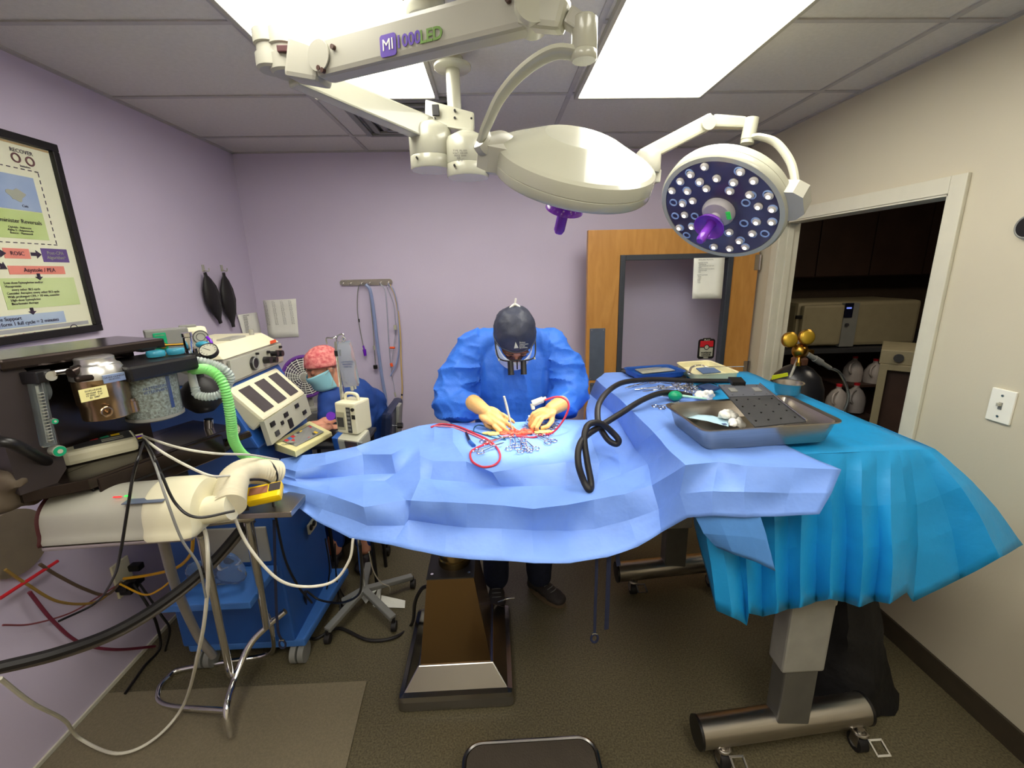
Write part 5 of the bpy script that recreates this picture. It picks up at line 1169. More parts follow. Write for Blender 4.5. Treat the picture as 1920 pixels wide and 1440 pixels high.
B(Ms).box((0, .05, -.01), (.03, .05, .03), .004).build('pole_clamp', M_dgrey, SP)
# dark gear cluster on cart behind the keypad
cq = at(650, 815, Y=2.15); ct_ = thing('side_cart', 'small dark cart crowded with black gear beside the seated nurse', 'cart', (cq.x-.05, 2.22, 0))
B().box((cq.x-.08, 2.24, cq.z-.05), (.34, .26, .02), .004).build('top', M_dgrey, ct_)
for sx in (-.15, .15):
    for sy in (-.1, .1): B().cyl((cq.x-.08+sx, 2.24+sy, 0), (cq.x-.08+sx, 2.24+sy, cq.z-.06), .01).build('leg', M_black, ct_)
rb = random.Random(9)
vs, fs = organic([(V((cq.x-.08+rb.uniform(-.12, .12), 2.22+rb.uniform(-.07, .07), cq.z-.02+rb.uniform(0, .04))), (rb.uniform(.02, .05), rb.uniform(.02, .04), rb.uniform(.01, .03)), None) for _ in range(14)], .009, 1, fold=lambda v, n: .006*noise.noise(v*40))
B().add(vs, fs, True).build('strap_bundle', M_black, ct_)

# ------------------------------------------------------------------ fan behind the nurse
fc = at(572, 706, Y=2.75); FN = thing('desk_fan', 'white round fan with purple rim behind the nurse, left', 'fan', (fc.x, 2.80, fc.z-.14))
Mn = frame(fc, z=(.25, -1, .1), x=(1, 0, 0))
b = B()
for i in range(1, 9): b.torus((0, 0, .03-.0035*i*.5), .118*i/8.6, .0022, M=Mn, n=40, k=5)
for i in range(20):
    a = 2*PI*i/20; b.tube([Mn @ V((.02*math.cos(a), .02*math.sin(a), .03)), Mn @ V((.075*math.cos(a), .075*math.sin(a), .026)), Mn @ V((.118*math.cos(a), .118*math.sin(a), .012))], .0016, n=5, k=2)
b.build('grille', M_paper, FN)
B(Mn).cyl((0, 0, .024), (0, 0, .034), .022).build('grille_badge', M_white2, FN)
b = B(); b.torus((0, 0, .0), .125, .012, M=Mn, n=44, k=10); b.build('rim', mat('fan_purple', (110, 60, 150), .4), FN)
B(Mn).lathe([(0, -.05), (.06, -.05), (.12, -.01), (.12, -.004), (.05, -.035), (0, -.035)], None, 32).build('shell', mat('fan_shell', (96, 84, 110), .6), FN)
for k in range(4): B(Mn @ Matrix.Rotation(PI/2*k, 4, 'Z')).add([(.01, -.01, .0), (.095, -.035, -.008), (.10, .03, .012), (.01, .012, .006)], [(0, 1, 2, 3)]).build('blade', M_greyp, FN, solid=.002)
B().cyl((fc.x, 2.78, fc.z-.20), (fc.x, 2.78, fc.z-.02), .018).cyl((fc.x, 2.78, fc.z-.22), (fc.x, 2.78, fc.z-.20), .07).build('base', M_white2, FN)
zc2 = fc.z-.22
ck = thing('storage_cart', 'grey drawer cart with papers standing against the back wall behind the nurse', 'cart', (fc.x+.06, 2.9, 0))
B().box((fc.x+.06, 2.95, zc2/2), (.55, .5, zc2-.004), .008).build('body', M_greyp, ck)
for i in range(3): 
    dd_ = B().box((fc.x+.06, 2.695, .14+.26*i), (.5, .015, .23), .004).build('drawer', M_white2, ck); B().box((fc.x+.06, 2.68, .14+.26*i), (.12, .015, .015), .003).build('handle', M_greyp, dd_)
q = V((fc.x+.15, 2.76, zc2+.001)); b = B()
for i in range(5): b.box((q.x+.01*i, q.y, q.z+.004+.006*i), (.17, .12, .004), M=Matrix.Identity(4))
solo(b, 'paper_stack', M_paper, 'small stack of white papers on the cart beneath the fan', 'papers')

# ------------------------------------------------------------------ wall rail with hanging tubes
rl0, rl1 = at(640, 531, Y=YB-.008), at(733, 528, Y=YB-.008)
RL = thing('hook_rail', 'steel hook rail on the lavender back wall holding tubes and catheters', 'rail', (rl0.lerp(rl1, .5)).xyz-V((0, 0, .03)))
zr = (rl0.z+rl1.z)/2
B(Matrix.Translation((rl0.lerp(rl1, .5).x, YB-.004, zr)) @ Matrix.Rotation(PI/2, 4, 'X')).prism(rr(rl1.x-rl0.x+.02, .042, .02), .006).build('plate', M_steel, RL)
for t in (.05, .2, .42, .58, .8, .96):
    x = rl0.x+(rl1.x-rl0.x)*t; B().tube([(x, YB-.010, zr), (x, YB-.035, zr-.006), (x, YB-.045, zr-.02), (x, YB-.05, zr-.008)], .003).build('hook', M_chrome, RL)
def wall_tube(name, pts, r_, m, label, cat='tube', fn=None):
    Yw = YB-.035; P = [at(p[0], p[1], Y=Yw) for p in pts]; t = thing(name, label, cat, P[0], 'tubes on the hook rail') ; B().tube(P, r_, n=8).build('tube', m, t); return t, Yw
t, Yw = wall_tube('probe_cable', [(688, 536), (676, 533), (671, 545), (670, 580), (674, 612), (681, 648)], .0032, M_greyp, 'thin grey probe hanging leftmost from the rail with a purple connector', 'probe')
B().cyl(at(681, 648, Y=Yw), at(683, 655, Y=Yw), .006).cyl(at(683, 655, Y=Yw), at(685, 667, Y=Yw), .013, .010).build('purple_connector', M_purple, t)
B().cyl(at(673, 598, Y=Yw), at(673.5, 604, Y=Yw), .0045).build('black_mark', M_black, t)
t, Yw = wall_tube('corrugated_wall_tube', [(686, 533), (694, 545), (700, 580), (707, 640), (715, 700), (722, 740), (725, 765)], .012, M_bluet, 'long pale blue corrugated tube hanging straight down from the rail centre')
t, Yw = wall_tube('probe_cable', [(690, 536), (694, 560), (699, 610), (702, 655), (704, 685)], .003, M_greyp, 'thin probe beside the blue tube ending in a black connector', 'probe')
B().box(at(704, 688, Y=Yw), (.03, .02, .03), .005).build('black_connector', M_black, t)
B().cyl(at(701, 648, Y=Yw), at(702, 656, Y=Yw), .008).build('clear_cuff', M_white2, t)
t, Yw = wall_tube('drain_tube', [(711, 530), (722, 545), (726, 590), (729, 640), (733, 690)], .004, M_clear, 'clear drain tube with two orange markers hanging right of the blue tube')
B().cyl(at(731, 652, Y=Yw), at(740, 652, Y=Yw), .008).build('orange_marker', M_orange, t); B().cyl(at(733, 681, Y=Yw), at(735, 687, Y=Yw), .010).build('orange_marker', M_orange, t)
t, Yw = wall_tube('endotracheal_tube', [(728, 532), (738, 545), (745, 575), (748, 620), (748, 655), (742, 685), (732, 705)], .0055, M_bluet, 'curved white breathing tube bending back to the left below the rail', 'tube')
t, Yw = wall_tube('catheter', [(724, 534), (738, 570), (741, 600), (742, 620), (734, 690), (738, 720), (741, 740)], .0028, M_clear, 'thin clear catheter with a white cap, lowest tip beneath the orange markers', 'catheter')
B().box(at(741, 614, Y=Yw), (.022, .015, .035), .004).build('white_clip', M_white, t)
B().cyl(at(740, 736, Y=Yw), at(742, 744, Y=Yw), .006).build('white_cap', M_white, t)
t, Yw = wall_tube('red_rubber_tube', [(731, 533), (742, 560), (750, 620), (752, 680), (754, 730), (751, 770), (751, 775)], .0055, M_amber, 'long amber rubber tube hanging furthest right with black rings near its tip', 'tube')
for (a_, c_) in ((753.5, 740), (752, 757), (751, 774)): B().cyl(at(a_, c_-1.5, Y=Yw), at(a_, c_+1.5, Y=Yw), .0065).build('black_ring', M_black, t)
# black breathing bags on wall hooks (left wall)
for k, (hx_, hy, tx_, ty, wd_, lab) in enumerate(((380, 503, 414, 606, 27, 'black rubber breathing bag on a wall hook, nearer of two beside the poster'), (415, 503, 438, 613, 22, 'black rubber breathing bag on a wall hook, the one nearer the room corner'))):
    top_ = at(hx_+4, hy+8, X=XL+.03); bot = at(tx_, ty, X=XL+.03); cM = top_.lerp(bot, .5); L_ = (top_-bot).length
    t = thing('spare_breathing_bag', lab, 'breathing bag', bot, 'spare breathing bags')
    Mt = frame(bot, z=(top_-bot), x=(1, 0, 0)); prof_ = [(0, 0), (.014, 0), (.015, L_*.07), (.02, L_*.11), (.045, L_*.28), (.06, L_*.5), (.052, L_*.7), (.03, L_*.86), (.013, L_*.94), (.012, L_), (0, L_)]
    b = B(Mt @ Matrix.Diagonal((.45, 1.15, 1, 1))).lathe(prof_, None, 28); b.build('bag', M_rubber, t)
    b = B(Mt).tube([(.029, .004, L_*.15), (.031, .004, L_*.4), (.031, .004, L_*.65), (.022, .004, L_*.85)], .0015); b.build('seam', M_dgrey, t)
    h_ = at(hx_, hy, X=XL); B().box(h_+V((.003, 0, .0)), (.006, .02, .04), .002).tube([h_+V((.005, 0, -.01)), h_+V((.03, 0, -.018)), h_+V((.035, 0, 0))], .003).build('hook', M_white2, t)
# ------------------------------------------------------------------ nurse's chair
chx = at(745, 800, Y=2.62)
NC = thing('clinic_chair', 'dark blue padded chair with black knob behind the seated nurse', 'chair', (-.83, 2.68, 0))
B().box((-.86, 2.66, .50), (.44, .42, .07), .03).build('seat', M_navy, NC)
bk = V((chx.x-.035, 2.60, chx.z-.06))
B(frame(bk, x=(0, 1, 0), z=(.12, 0, 1))).box((0, 0, 0), (.36, .06, .42), .028).build('backrest', mat('chair_navy_vinyl', (24, 36, 66), .35), NC)
B(frame(bk+V((.035, 0, -.02)), x=(0, 1, 0), z=(.12, 0, 1))).box((0, 0, 0), (.08, .02, .46), .004).build('back_support', M_greyp, NC)
kb_ = at(748, 798, Y=2.50); B().cyl(kb_-V((.05, 0, 0)), kb_, .006).build('knob_stem', M_chrome, NC); B().cyl(kb_-V((.008, 0, 0)), kb_+V((.022, 0, 0)), .018, n=8).build('adjust_knob', M_black, NC)
B().cyl((-.86, 2.66, .12), (-.86, 2.66, .48), .025).build('gas_lift', M_chrome, NC)
for k in range(5):
    a = 2*PI*k/5+.3; e = V((-.86+.25*math.cos(a), 2.66+.25*math.sin(a), .07)); B().beam((-.86, 2.66, .11), e, .04, .03).build('base_leg', M_black, NC); B().cyl(e+V((-.018, 0, -.042)), e+V((.018, 0, -.042)), .027).cyl(e, e+V((0, 0, -.03)), .008).build('castor', M_rubber, NC)

# ------------------------------------------------------------------ floor objects
mc = at(688, 1280, Z=0); mb = at(650, 1440, Z=0)
b = B(); b.slab([(XL+.02, mc.y+.01, .010), (XL+.02, .55, .010), (mb.x-.03, .55, .010), (mb.x, mb.y, .010), (mc.x, mc.y, .010)], (0, 0, 1), .010)
solo(b, 'floor_mat', M_mat, 'tan anti-fatigue mat on the floor at lower left', 'mat')
# steel step stool with rounded chrome frame at the bottom edge of the photo
s0_, s1_ = at(868, 1392, Z=.20), at(1118, 1383, Z=.20)
SS = thing('step_stool', 'black step stool with chrome edge at the bottom edge of the picture', 'step stool', ((s0_.x+s1_.x)/2, s0_.y-.13, 0))
w_ = s1_.x-s0_.x; xm = (s0_.x+s1_.x)/2; ym = s0_.y-.135
B(Matrix.Translation((xm, ym, .185))).prism(rr(w_-.03, .25, .05, 8), .012).build('tread', mat('stool_rubber', (58, 50, 40), .8, bump=.4, bscale=200), SS)
b = B(); pts = [V((xm+x, ym+y, .192)) for x, y in rr(w_-.015, .265, .055, 8)]; b.tube(pts, .008, n=8, closed=True, raw=True); b.build('chrome_edge', M_pol, SS)
for sx in (-1, 1):
    for sy in (-1, 1):
        e = V((xm+sx*(w_/2+.005), ym+sy*.14, .0)); B().beam(e, V((xm+sx*(w_/2-.03), ym+sy*.10, .186)), .018, .018, bev=.004, up=(0, 1, 0)).build('leg', mat('bronze_steel', (150, 110, 60), .3, 1), SS)
# black draped bag on the floor under the instrument table
def wp(px, py, z): return at(px, py, Z=z)
q1, q2 = at(1565, 1380, Z=0), at(1725, 1375, Z=0)
bs = B(); rows = []
for i in range(7):
    t = i/6; z_ = .66*(1-t)**1.0; row = []
    for j in range(12):
        a = 2*PI*j/12; rx = (.085+.115*t+.02*math.sin(3*a+2*t)); ry = (.10+.12*t)
        row.append(V((1.36+.04*t+rx*math.cos(a)*1.0, 1.50-.02*t+ry*math.sin(a), z_+.0)))
    rows.append(row+[row[0]])
bs.grid(rows, 3, amp=.02, freq=7)
top_c = [rows[0][j] for j in range(13)]
bs.grid([top_c, [V((1.36, 1.5, .68))]*13], 3, amp=.01, freq=7)
for i, p in enumerate(bs.v):
    if p.z < .004: bs.v[i] = V((p.x, p.y, .004))
solo(bs, 'black_waste_bag', mat('black_bag_plastic', (16, 14, 16), .6, bump=.5, bscale=18), 'tall black waste bag on the floor behind the near instrument table leg', 'waste bag')
# straps hanging from the drape edge
def strap(pts, w__, label, loop=None):
    t = thing('strap', label, 'strap', pts[-1], 'navy tie straps'); ribbon('webbing', pts, w__, .002, M_navy, t, (1, .1, 0))
    if loop: 
        b = B(); b.torus((0, 0, 0), loop*.6, .004, M=frame(pts[-1]+V((0, 0, -loop)), x=(1, 0, 0), y=(0, 0, 1)), sy=1.5); b.build('loop', M_navy, t)
        B().box(pts[-1], (.018, .006, .006), .001).build('buckle', M_chrome, t)
    return t
def hangs(px, pys):
    Y0 = at(px[0], pys[0], Z=.856).y+.016; return [at(a_, c_, Y=Y0) for a_, c_ in zip(px, pys)]
strap(hangs((1119, 1118, 1116, 1115), (1044, 1090, 1140, 1188)), .010, 'navy strap ending in a loop hanging below the drape', .018)
strap(hangs((1142, 1140, 1137), (1038, 1100, 1180)), .015, 'flat straight navy strap hanging right of the looped one')
strap(hangs((1160, 1158, 1160), (1032, 1045, 1061)), .014, 'short doubled navy strap above the far steel table foot')
strap([at(514, 975, Y=1.38), at(517, 1110, Y=1.42), at(521, 1180, Y=1.44), at(528, 1200, Y=1.46)], .010, 'long navy strap with loop hanging left beside the chrome stand', .02)
# power strip cluster on the left wall and paper
o_ = at(238, 1085, X=XL+.02)
PS = thing('power_outlet', 'cream wall outlet plate crowded with black plugs low on the left wall', 'outlet', (XL, o_.y, o_.z-.06))
B().box((XL+.005, o_.y, o_.z+.01), (.01, .09, .16), .003).build('plate', M_cream, PS)
rp_ = random.Random(4)
for i in range(6): B().box((XL+.035, o_.y+rp_.uniform(-.05, .05), o_.z+rp_.uniform(-.05, .05)), (.05, .035, .03), .006).build('plug', M_black, PS)
def cab(pts, r_, m, label, name='cable'): return solo(B().tube(pts, r_, n=8), name, m, label, 'cable')
XW = XL+.03
cab([at(232, 1085, X=XW+.04), at(280, 1078, Y=1.7), at(330, 1065, Y=1.6), at(357, 1040, Y=1.5), at(362, 1010, Y=1.45)], .006, M_ycable, 'thick yellow cable rising from the wall outlet toward the blower')
cab([at(225, 1095, X=XW+.03), at(270, 1115, Y=1.65), at(300, 1105, Y=1.6), at(330, 1080, Y=1.55)], .004, M_ycable, 'thinner yellow cable below the wall outlet plugs')
cab([at(215, 1105, X=XW), at(175, 1130, X=XW), at(110, 1128, X=XW), at(50, 1095, X=XW), at(10, 1068, X=XW)], .005, mat('ochre_cable', (150, 120, 60), .5), 'ochre cable sagging along the lower left wall')
cab([at(228, 1090, X=XW+.02), at(200, 1115, X=XW), at(160, 1105, X=XW), at(110, 1080, X=XW), at(75, 1058, X=XW)], .006, mat('brown_cable', (96, 78, 64), .5), 'brown cable arching from the outlet to the round disc')
cab([at(250, 1095, X=XW+.03), at(280, 1140, Y=1.75), at(295, 1175, Y=1.8), at(300, 1215, Z=.012), at(270, 1250, Z=.012), at(235, 1300, Z=.02)], .006, M_black, 'black cable dropping from the outlet plugs to the floor')
cab([at(262, 1095, X=XW+.03), at(300, 1150, Y=1.72), at(318, 1180, Y=1.75), at(310, 1220, Z=.012)], .005, M_black, 'second black cable falling just right of the first plug cable')
cab([at(215, 1100, X=XW+.02), at(180, 1122, X=XW), at(130, 1150, X=XW), at(60, 1170, X=XW), at(5, 1172, X=XW)], .003, mat('dull_red_cable', (120, 60, 66), .5), 'thin dull red wire running level along the left wall')
cab([at(55, 1110, X=XW), at(100, 1165, X=XW), at(150, 1205, X=XW), at(215, 1218, X=XW+.02), at(290, 1212, Z=.012)], .006, mat('maroon_cable', (112, 40, 60), .5), 'maroon cable curving down the left wall onto the floor')
cab([at(0, 1122, X=XW), at(108, 1052, X=XW)], .006, M_redp, 'straight red line of a ghost reflection built as a rod on the left wall', 'ghost_rod')  # red streak of the ghost overlay, given solid shape here
cab([at(470, 968, Y=1.42), at(400, 1050, Y=1.33), at(320, 1118, Y=1.22), at(220, 1180, Y=1.1), at(110, 1222, Y=1.0), at(-20, 1255, Y=.92)], .014, M_rubber, 'thick black hose sweeping from the stand down to the left edge', 'pressure_hose')
cab([at(476, 975, Y=1.43), at(410, 1052, Y=1.35), at(330, 1122, Y=1.24), at(230, 1186, Y=1.12), at(115, 1230, Y=1.02), at(-20, 1262, Y=.94)], .009, mat('grey_rubber', (96, 88, 80), .4), 'grey hose alongside the thick black hose at lower left', 'pressure_hose')
cab([at(366, 975, Y=1.16), at(384, 995, Y=1.15), at(390, 1050, Y=1.12), at(388, 1120, Y=1.15), at(375, 1210, Y=1.2), at(345, 1320, Z=.10), at(290, 1385, Z=.03), at(220, 1413, Z=.03), at(150, 1385, Z=.04), at(120, 1350, Y=1.25), at(60, 1318, Y=1.1), at(0, 1272, Y=1.0)], .0055, M_wcable, 'long white cable looping over the tan mat at lower left')
cab([at(437, 935, Y=1.28), at(442, 975, Y=1.24), at(470, 1030, Y=1.22), at(520, 1085, Y=1.22), at(570, 1100, Y=1.24), at(625, 1090, Y=1.26), at(655, 1050, Y=1.28), at(662, 1010, Y=1.3)], .0045, M_wcable, 'white cable hanging in a deep loop under the drape left end')
cab([at(438, 940, Y=1.28), at(445, 905, Y=1.25), at(505, 905, Y=1.36), at(515, 960, Y=1.38), at(535, 1050, Y=1.5), at(560, 1100, Y=1.6), at(585, 1130, Y=1.7)], .0045, M_black, 'black lead passing over the hose collar and yellow monitor')
cab([at(675, 1020, Y=1.32), at(678, 1080, Y=1.45), at(672, 1115, Y=1.6), at(640, 1130, Y=1.75), at(600, 1125, Y=1.8), at(575, 1108, Y=1.8)], .005, M_black, 'black cord looping below the drape left of the steel pedestal')
cab([at(572, 1110, Y=1.8), at(575, 1180, Z=.01), at(590, 1198, Z=.01), at(635, 1178, Z=.01), at(690, 1200, Z=.01), at(740, 1195, Z=.01), at(772, 1170, Z=.01), at(778, 1130, Y=1.65), at(790, 1105, Y=1.6), at(803, 1098, Y=1.56)], .008, M_rubber, 'black power cord snaking over the floor to the steel pedestal')
cab([at(610, 1010, Y=2.0), at(618, 1070, Y=2.0), at(606, 1125, Y=2.0), at(590, 1140, Z=.01), at(575, 1130, Y=1.95)], .004, M_black, 'thin black cord in a small loop beside the blue cabinet castor')
cab([at(628, 1020, Y=2.0), at(632, 1090, Y=2.05), at(650, 1130, Z=.01), at(640, 1145, Z=.01), at(632, 1100, Y=2.1)], .004, M_black, 'thin black cord looped on the floor under the drip pole')
cab([at(692, 1035, Y=1.9), at(700, 1070, Y=1.95), at(714, 1092, Y=2.0), at(730, 1100, Y=2.05), at(731, 1112, Z=.01)], .003, M_wcable, 'thin white cord ending by the folded paper strips on the floor')
b = B(); a_, c_, d_ = at(677, 1128, Z=.03), at(715, 1090, Z=.09), at(690, 1133, Z=.012)
b.add([at(677, 1120, Z=.012), at(713, 1088, Z=.07), at(716, 1094, Z=.05), at(686, 1132, Z=.008)], [(0, 1, 2, 3)]); b.add([at(713, 1088, Z=.07), at(716, 1094, Z=.05), at(712, 1136, Z=.006), at(699, 1136, Z=.006)], [(0, 1, 2, 3)]); b.add([at(700, 1138, Z=.006), at(759, 1140, Z=.006), at(760, 1126, Z=.02), at(715, 1116, Z=.03), at(714, 1130, Z=.008)], [(0, 1, 2, 3, 4)])
solo(b, 'paper_strip', M_paper, 'white folded paper strip lying on the floor left of the pedestal', 'paper strip', solid=.001)
c = at(30, 1018, X=XL+.02); solo(B().cyl((XL+.002, c.y, c.z), (XL+.02, c.y, c.z), .115, n=56), 'ghost_disc', mat('olive_disc', (116, 104, 88), .7), 'ghost reflection built as a large olive disc low on the left wall, cut by the photo edge', 'disc')  # see-through ghost overlay modelled as a solid disc
q = at(20, 905, Y=1.0)
vs, fs = organic([(at(12, 900, Y=1.05), (.05, .04, .03), None), (at(40, 925, Y=1.12), (.07, .05, .035), None), (at(70, 905, Y=1.2), (.05, .05, .025), None), (at(0, 935, Y=1.05), (.05, .05, .04), None)], .012, 2, fold=lambda v, n: .01*noise.noise(v*30))
o = B().add(vs, fs, True).build('equipment_cover', mat('brown_cover', (86, 74, 60), .7), AM)
# ------------------------------------------------------------------ people
def head_shapes(M, s=1.0):
    """head in local frame: face towards -Y, crown +Z; M places it"""
    R = M.to_3x3()
    def e(c, r, rot=None): return (M @ V(c)*1.0 if False else M @ V((c[0]*s, c[1]*s, c[2]*s)), tuple(x*s for x in r), R @ rot if rot else R)
    return [e((0, .01, .03), (.076, .092, .085)), e((0, -.022, -.02), (.062, .066, .07)), e((0, -.035, -.07), (.043, .045, .035)), e((0, -.06, -.085), (.022, .02, .018)),
            e((.034, -.055, -.022), (.022, .02, .018)), e((-.034, -.055, -.022), (.022, .02, .018)),           # cheeks
            e((0, -.086, .012), (.05, .014, .012)),                                                              # brow
            e((0, -.098, -.015), (.008, .014, .022)), e((0, -.104, -.032), (.013, .013, .009)),                   # nose
            e((0, -.092, -.062), (.020, .010, .007)), e((0, -.088, -.073), (.018, .010, .006)),                   # lips
            e((.077, .012, -.012), (.008, .017, .028)), e((-.077, .012, -.012), (.008, .017, .028))]              # ears
def add_face(M, parent, s=1.0):
    for sx in (-1, 1):
        c = M @ V((.031*sx*s, -.080*s, .000)); ey = B().sph(c, .0125*s).build('eyelid', mat('eyelid_skin', (196, 134, 108), .5), parent)
        B().tube([M @ V((.019*sx*s, -.089*s, -.006*s)), M @ V((.031*sx*s, -.0935*s, -.009*s)), M @ V((.043*sx*s, -.087*s, -.006*s))], .0014*s).build('eyelashes', mat('brow_hair', (60, 40, 30), .8), ey)
        B().tube([M @ V((.015*sx*s, -.098*s, .020*s)), M @ V((.032*sx*s, -.099*s, .026*s)), M @ V((.05*sx*s, -.088*s, .021*s))], .0028*s).build('eyebrow', mat('brow_hair', (60, 40, 30), .8), parent)
def hand_shapes(M, curl, thumb, side=1, s=1.0, spread=.09):
    """fingers along +Y, palm facing -Z, thumb on +X*side"""
    out = []; R = M.to_3x3()
    P = lambda x, y, z: M @ V((x*s*side, y*s, z*s))
    out += chain([P(0, -.05, 0), P(0, .0, 0)], [.027*s, .027*s], step=.3)
    for x, y, rx, ry, rz in ((-.022, .055, .019, .045, .013), (-.006, .06, .02, .048, .014), (.012, .06, .02, .047, .014), (.026, .05, .018, .042, .014), (.0, .02, .032, .03, .016), (.03, .028, .018, .03, .016)):
        out.append((P(x, y, 0), (rx*s, ry*s, rz*s), R))
    bases = [(.033, .092, .042, .026, .022), (.011, .098, .047, .029, .023), (-.011, .095, .044, .027, .022), (-.032, .085, .034, .021, .019)]
    for i, (bx_, by_, l1, l2, l3) in enumerate(bases):
        c1, c2, c3 = curl[i]; a = 0; p = V((bx_, by_, 0)); pts = [p.copy()]; lat = (1.5-i)*spread
        for L_, c_ in ((l1, c1), (l2, c2), (l3, c3)):
            a += c_; p = p+V((math.sin(lat)*L_*math.cos(a), math.cos(lat)*L_*math.cos(a), -math.sin(a)*L_)); pts.append(p.copy())
        out += chain([P(*q) for q in pts], [.0103*s, .0098*s, .009*s, .0078*s] if i < 3 else [.009*s, .0085*s, .008*s, .007*s], step=.35)
    out += chain([P(*q) for q in thumb], [.014*s, .012*s, .0105*s, .009*s], step=.35)
    return out

# ---- surgeon
SC = V((.065, 2.10, 0))
SG = thing('person', 'surgeon in bright blue gown, dark cap, mask and magnifying loupes bending over the drape', 'person', (.08, 2.08, 0))
hc = at(965, 632, Y=1.93)
MH = Matrix.Translation(hc) @ Matrix.Rotation(math.radians(3), 4, 'Z') @ Matrix.Rotation(math.radians(48), 4, 'X') @ Matrix.Diagonal((1.02, 1.0, 1.0, 1))
MHr = Matrix.Translation(hc) @ Matrix.Rotation(math.radians(3), 4, 'Z') @ Matrix.Rotation(math.radians(48), 4, 'X')
hd_s = 1.04
shp = head_shapes(MHr, hd_s)
neck0 = MHr @ V((0, .04, -.05)); neck1 = V((hc.x+.005, 2.10, 1.385))
shp += chain([neck0, neck1, V((hc.x, 2.14, 1.28))], [.052, .058, .09], step=.25)
shoL, shoR = V((hc.x-.18, 2.13, 1.335)), V((hc.x+.175, 2.13, 1.34))
pel = V((hc.x-.01, 2.26, .92))
shp += chain([V((hc.x, 2.14, 1.3)), V((hc.x, 2.20, 1.12)), pel], [.115, .12, .135], step=.25)
shp += chain([shoL, V((hc.x, 2.14, 1.33)), shoR], [.06, .085, .06], step=.3)
elL, elR = V((hc.x-.30, 2.04, 1.10)), V((hc.x+.255, 2.03, 1.12))
wrL, wrR = at(901, 766, Y=1.84), at(1036, 764, Y=1.86)
shp += chain([shoL, elL, wrL], [.055, .042, .028], step=.4)+chain([shoR, elR, wrR], [.055, .042, .028], step=.4)
fL, fR = at(934, 1118, Z=.06), at(1010, 1105, Z=.06)
fL = V((-.035, 2.06, .06)); fR = V((.20, 2.06, .06))
for f_, sx in ((fL, -.07), (fR, .08)):
    shp += chain([pel+V((sx, 0, -.03)), V((f_.x+.0, 2.14, .48)), f_+V((0, .02, .03))], [.095, .06, .045], step=.3)
vs, fs = organic(shp, .008, 4)
body = B().add(vs, fs, True).build('body', M_skin2, SG); add_face(MHr, body, hd_s)
# gown: torso + sleeves, one continuous cloth
gs = []
def ell(c, r, rot=None): gs.append((V(c), r, rot))
cx = hc.x
TS = ((2.145, 1.375, .12, .085), (2.14, 1.33, .185, .105), (2.13, 1.27, .215, .125), (2.12, 1.20, .215, .135), (2.12, 1.13, .205, .14), (2.14, 1.05, .20, .145), (2.15, .96, .20, .15), (2.16, .86, .205, .155), (2.17, .76, .21, .155), (2.17, .66, .215, .155), (2.17, .56, .215, .155), (2.17, .48, .215, .15))
for i in range(len(TS)-1):
    for t in (0, .34, .67): q_ = [TS[i][k]*(1-t)+TS[i+1][k]*t for k in range(4)]; ell((cx, q_[0], q_[1]), (q_[2], q_[3], .06))
gs += chain([V((cx-.09, 2.13, 1.385)), shoL+V((-.005, 0, .005)), V((cx-.265, 2.08, 1.20)), elL+V((-.0, -.01, 0)), elL.lerp(wrL, .5)+V((-.0, 0, -.015)), wrL+V((-.03, .03, 0))], [.06, .088, .096, .092, .074, .040], step=.2)
gs += chain([V((cx+.09, 2.13, 1.385)), shoR+V((.005, 0, .005)), V((cx+.245, 2.08, 1.22)), elR+V((0.0, -.01, 0)), elR.lerp(wrR, .5)+V((0, 0, -.015)), wrR+V((.028, .03, 0))], [.06, .088, .096, .092, .074, .040], step=.2)
def gfold(v, n):
    a = abs(v.x-cx)
    f = .008*noise.noise(V((v.x*7, v.y*6, v.z*4)))
    arm = a > .165
    q = V((v.x*6, v.y*6, v.z*11)) if arm else V((v.x*9+.6*v.z, v.y*6, v.z*2.6))
    r1 = 1-min(1, abs(noise.noise(q))*2.2); r2 = 1-min(1, abs(noise.noise(q*1.9+V((7, 3, 1))))*2.2)
    return f+(.016 if arm else .009)*r1**2+(.007 if arm else .004)*r2**2-.006
vs, fs = organic(gs, .0085, 9, fold=gfold)
B().add(vs, fs, True).build('surgical_gown', M_gown, SG)
# cap: upper shell of the head slightly enlarged, closed by a band
def cap_mesh(M, s, cut, m_, par, name, r=(.088, .108, .100), c0=(0, .012, .030), fold=.004, tilt=0.35):
    b = B(); vs = []; fs = []; n, mm = 40, 18
    def pt(a, e):
        p = V((r[0]*math.cos(e)*math.cos(a), r[1]*math.cos(e)*math.sin(a), r[2]*math.sin(e)))+V(c0)
        k_ = 1+fold/r[0]*(noise.noise(p*26)+.5*noise.noise(p*60)); q = V(c0)+(p-V(c0))*k_
        return M @ (q*s)
    for i in range(mm+1):
        for j in range(n):
            a = 2*PI*j/n; e0 = cut+tilt*math.sin(a)*-1*.0 + (cut_front(a)); e = e0+(PI/2-e0)*i/mm; vs.append(pt(a, e))
    for i in range(mm): fs += [(i*n+j, i*n+(j+1) % n, (i+1)*n+(j+1) % n, (i+1)*n+j) for j in range(n)]
    b.add(vs, fs, True); return b.build(name, m_, par, solid=.002)
def cut_front(a):     # higher at the brow (a=-90deg), lower at the nape
    return .12-.55*(math.sin(a)*.5+.5)-.06
cp = cap_mesh(MHr, hd_s, 0, M_cap, SG, 'scrub_cap')
b = B(); bandp = []
for j in range(40):
    a = 2*PI*j/40; e = cut_front(a); bandp.append(MHr @ (V((.089*math.cos(e)*math.cos(a), .109*math.cos(e)*math.sin(a)+.012, .101*math.sin(e)+.030))*hd_s))
b.tube(bandp, .004, n=6, closed=True, raw=True); b.build('cap_band', M_cap, cp)
tc_ = MHr @ V((.006, -.090, .082)); nn = (MHr.to_3x3() @ V((0, -.82, .57))).normalized()
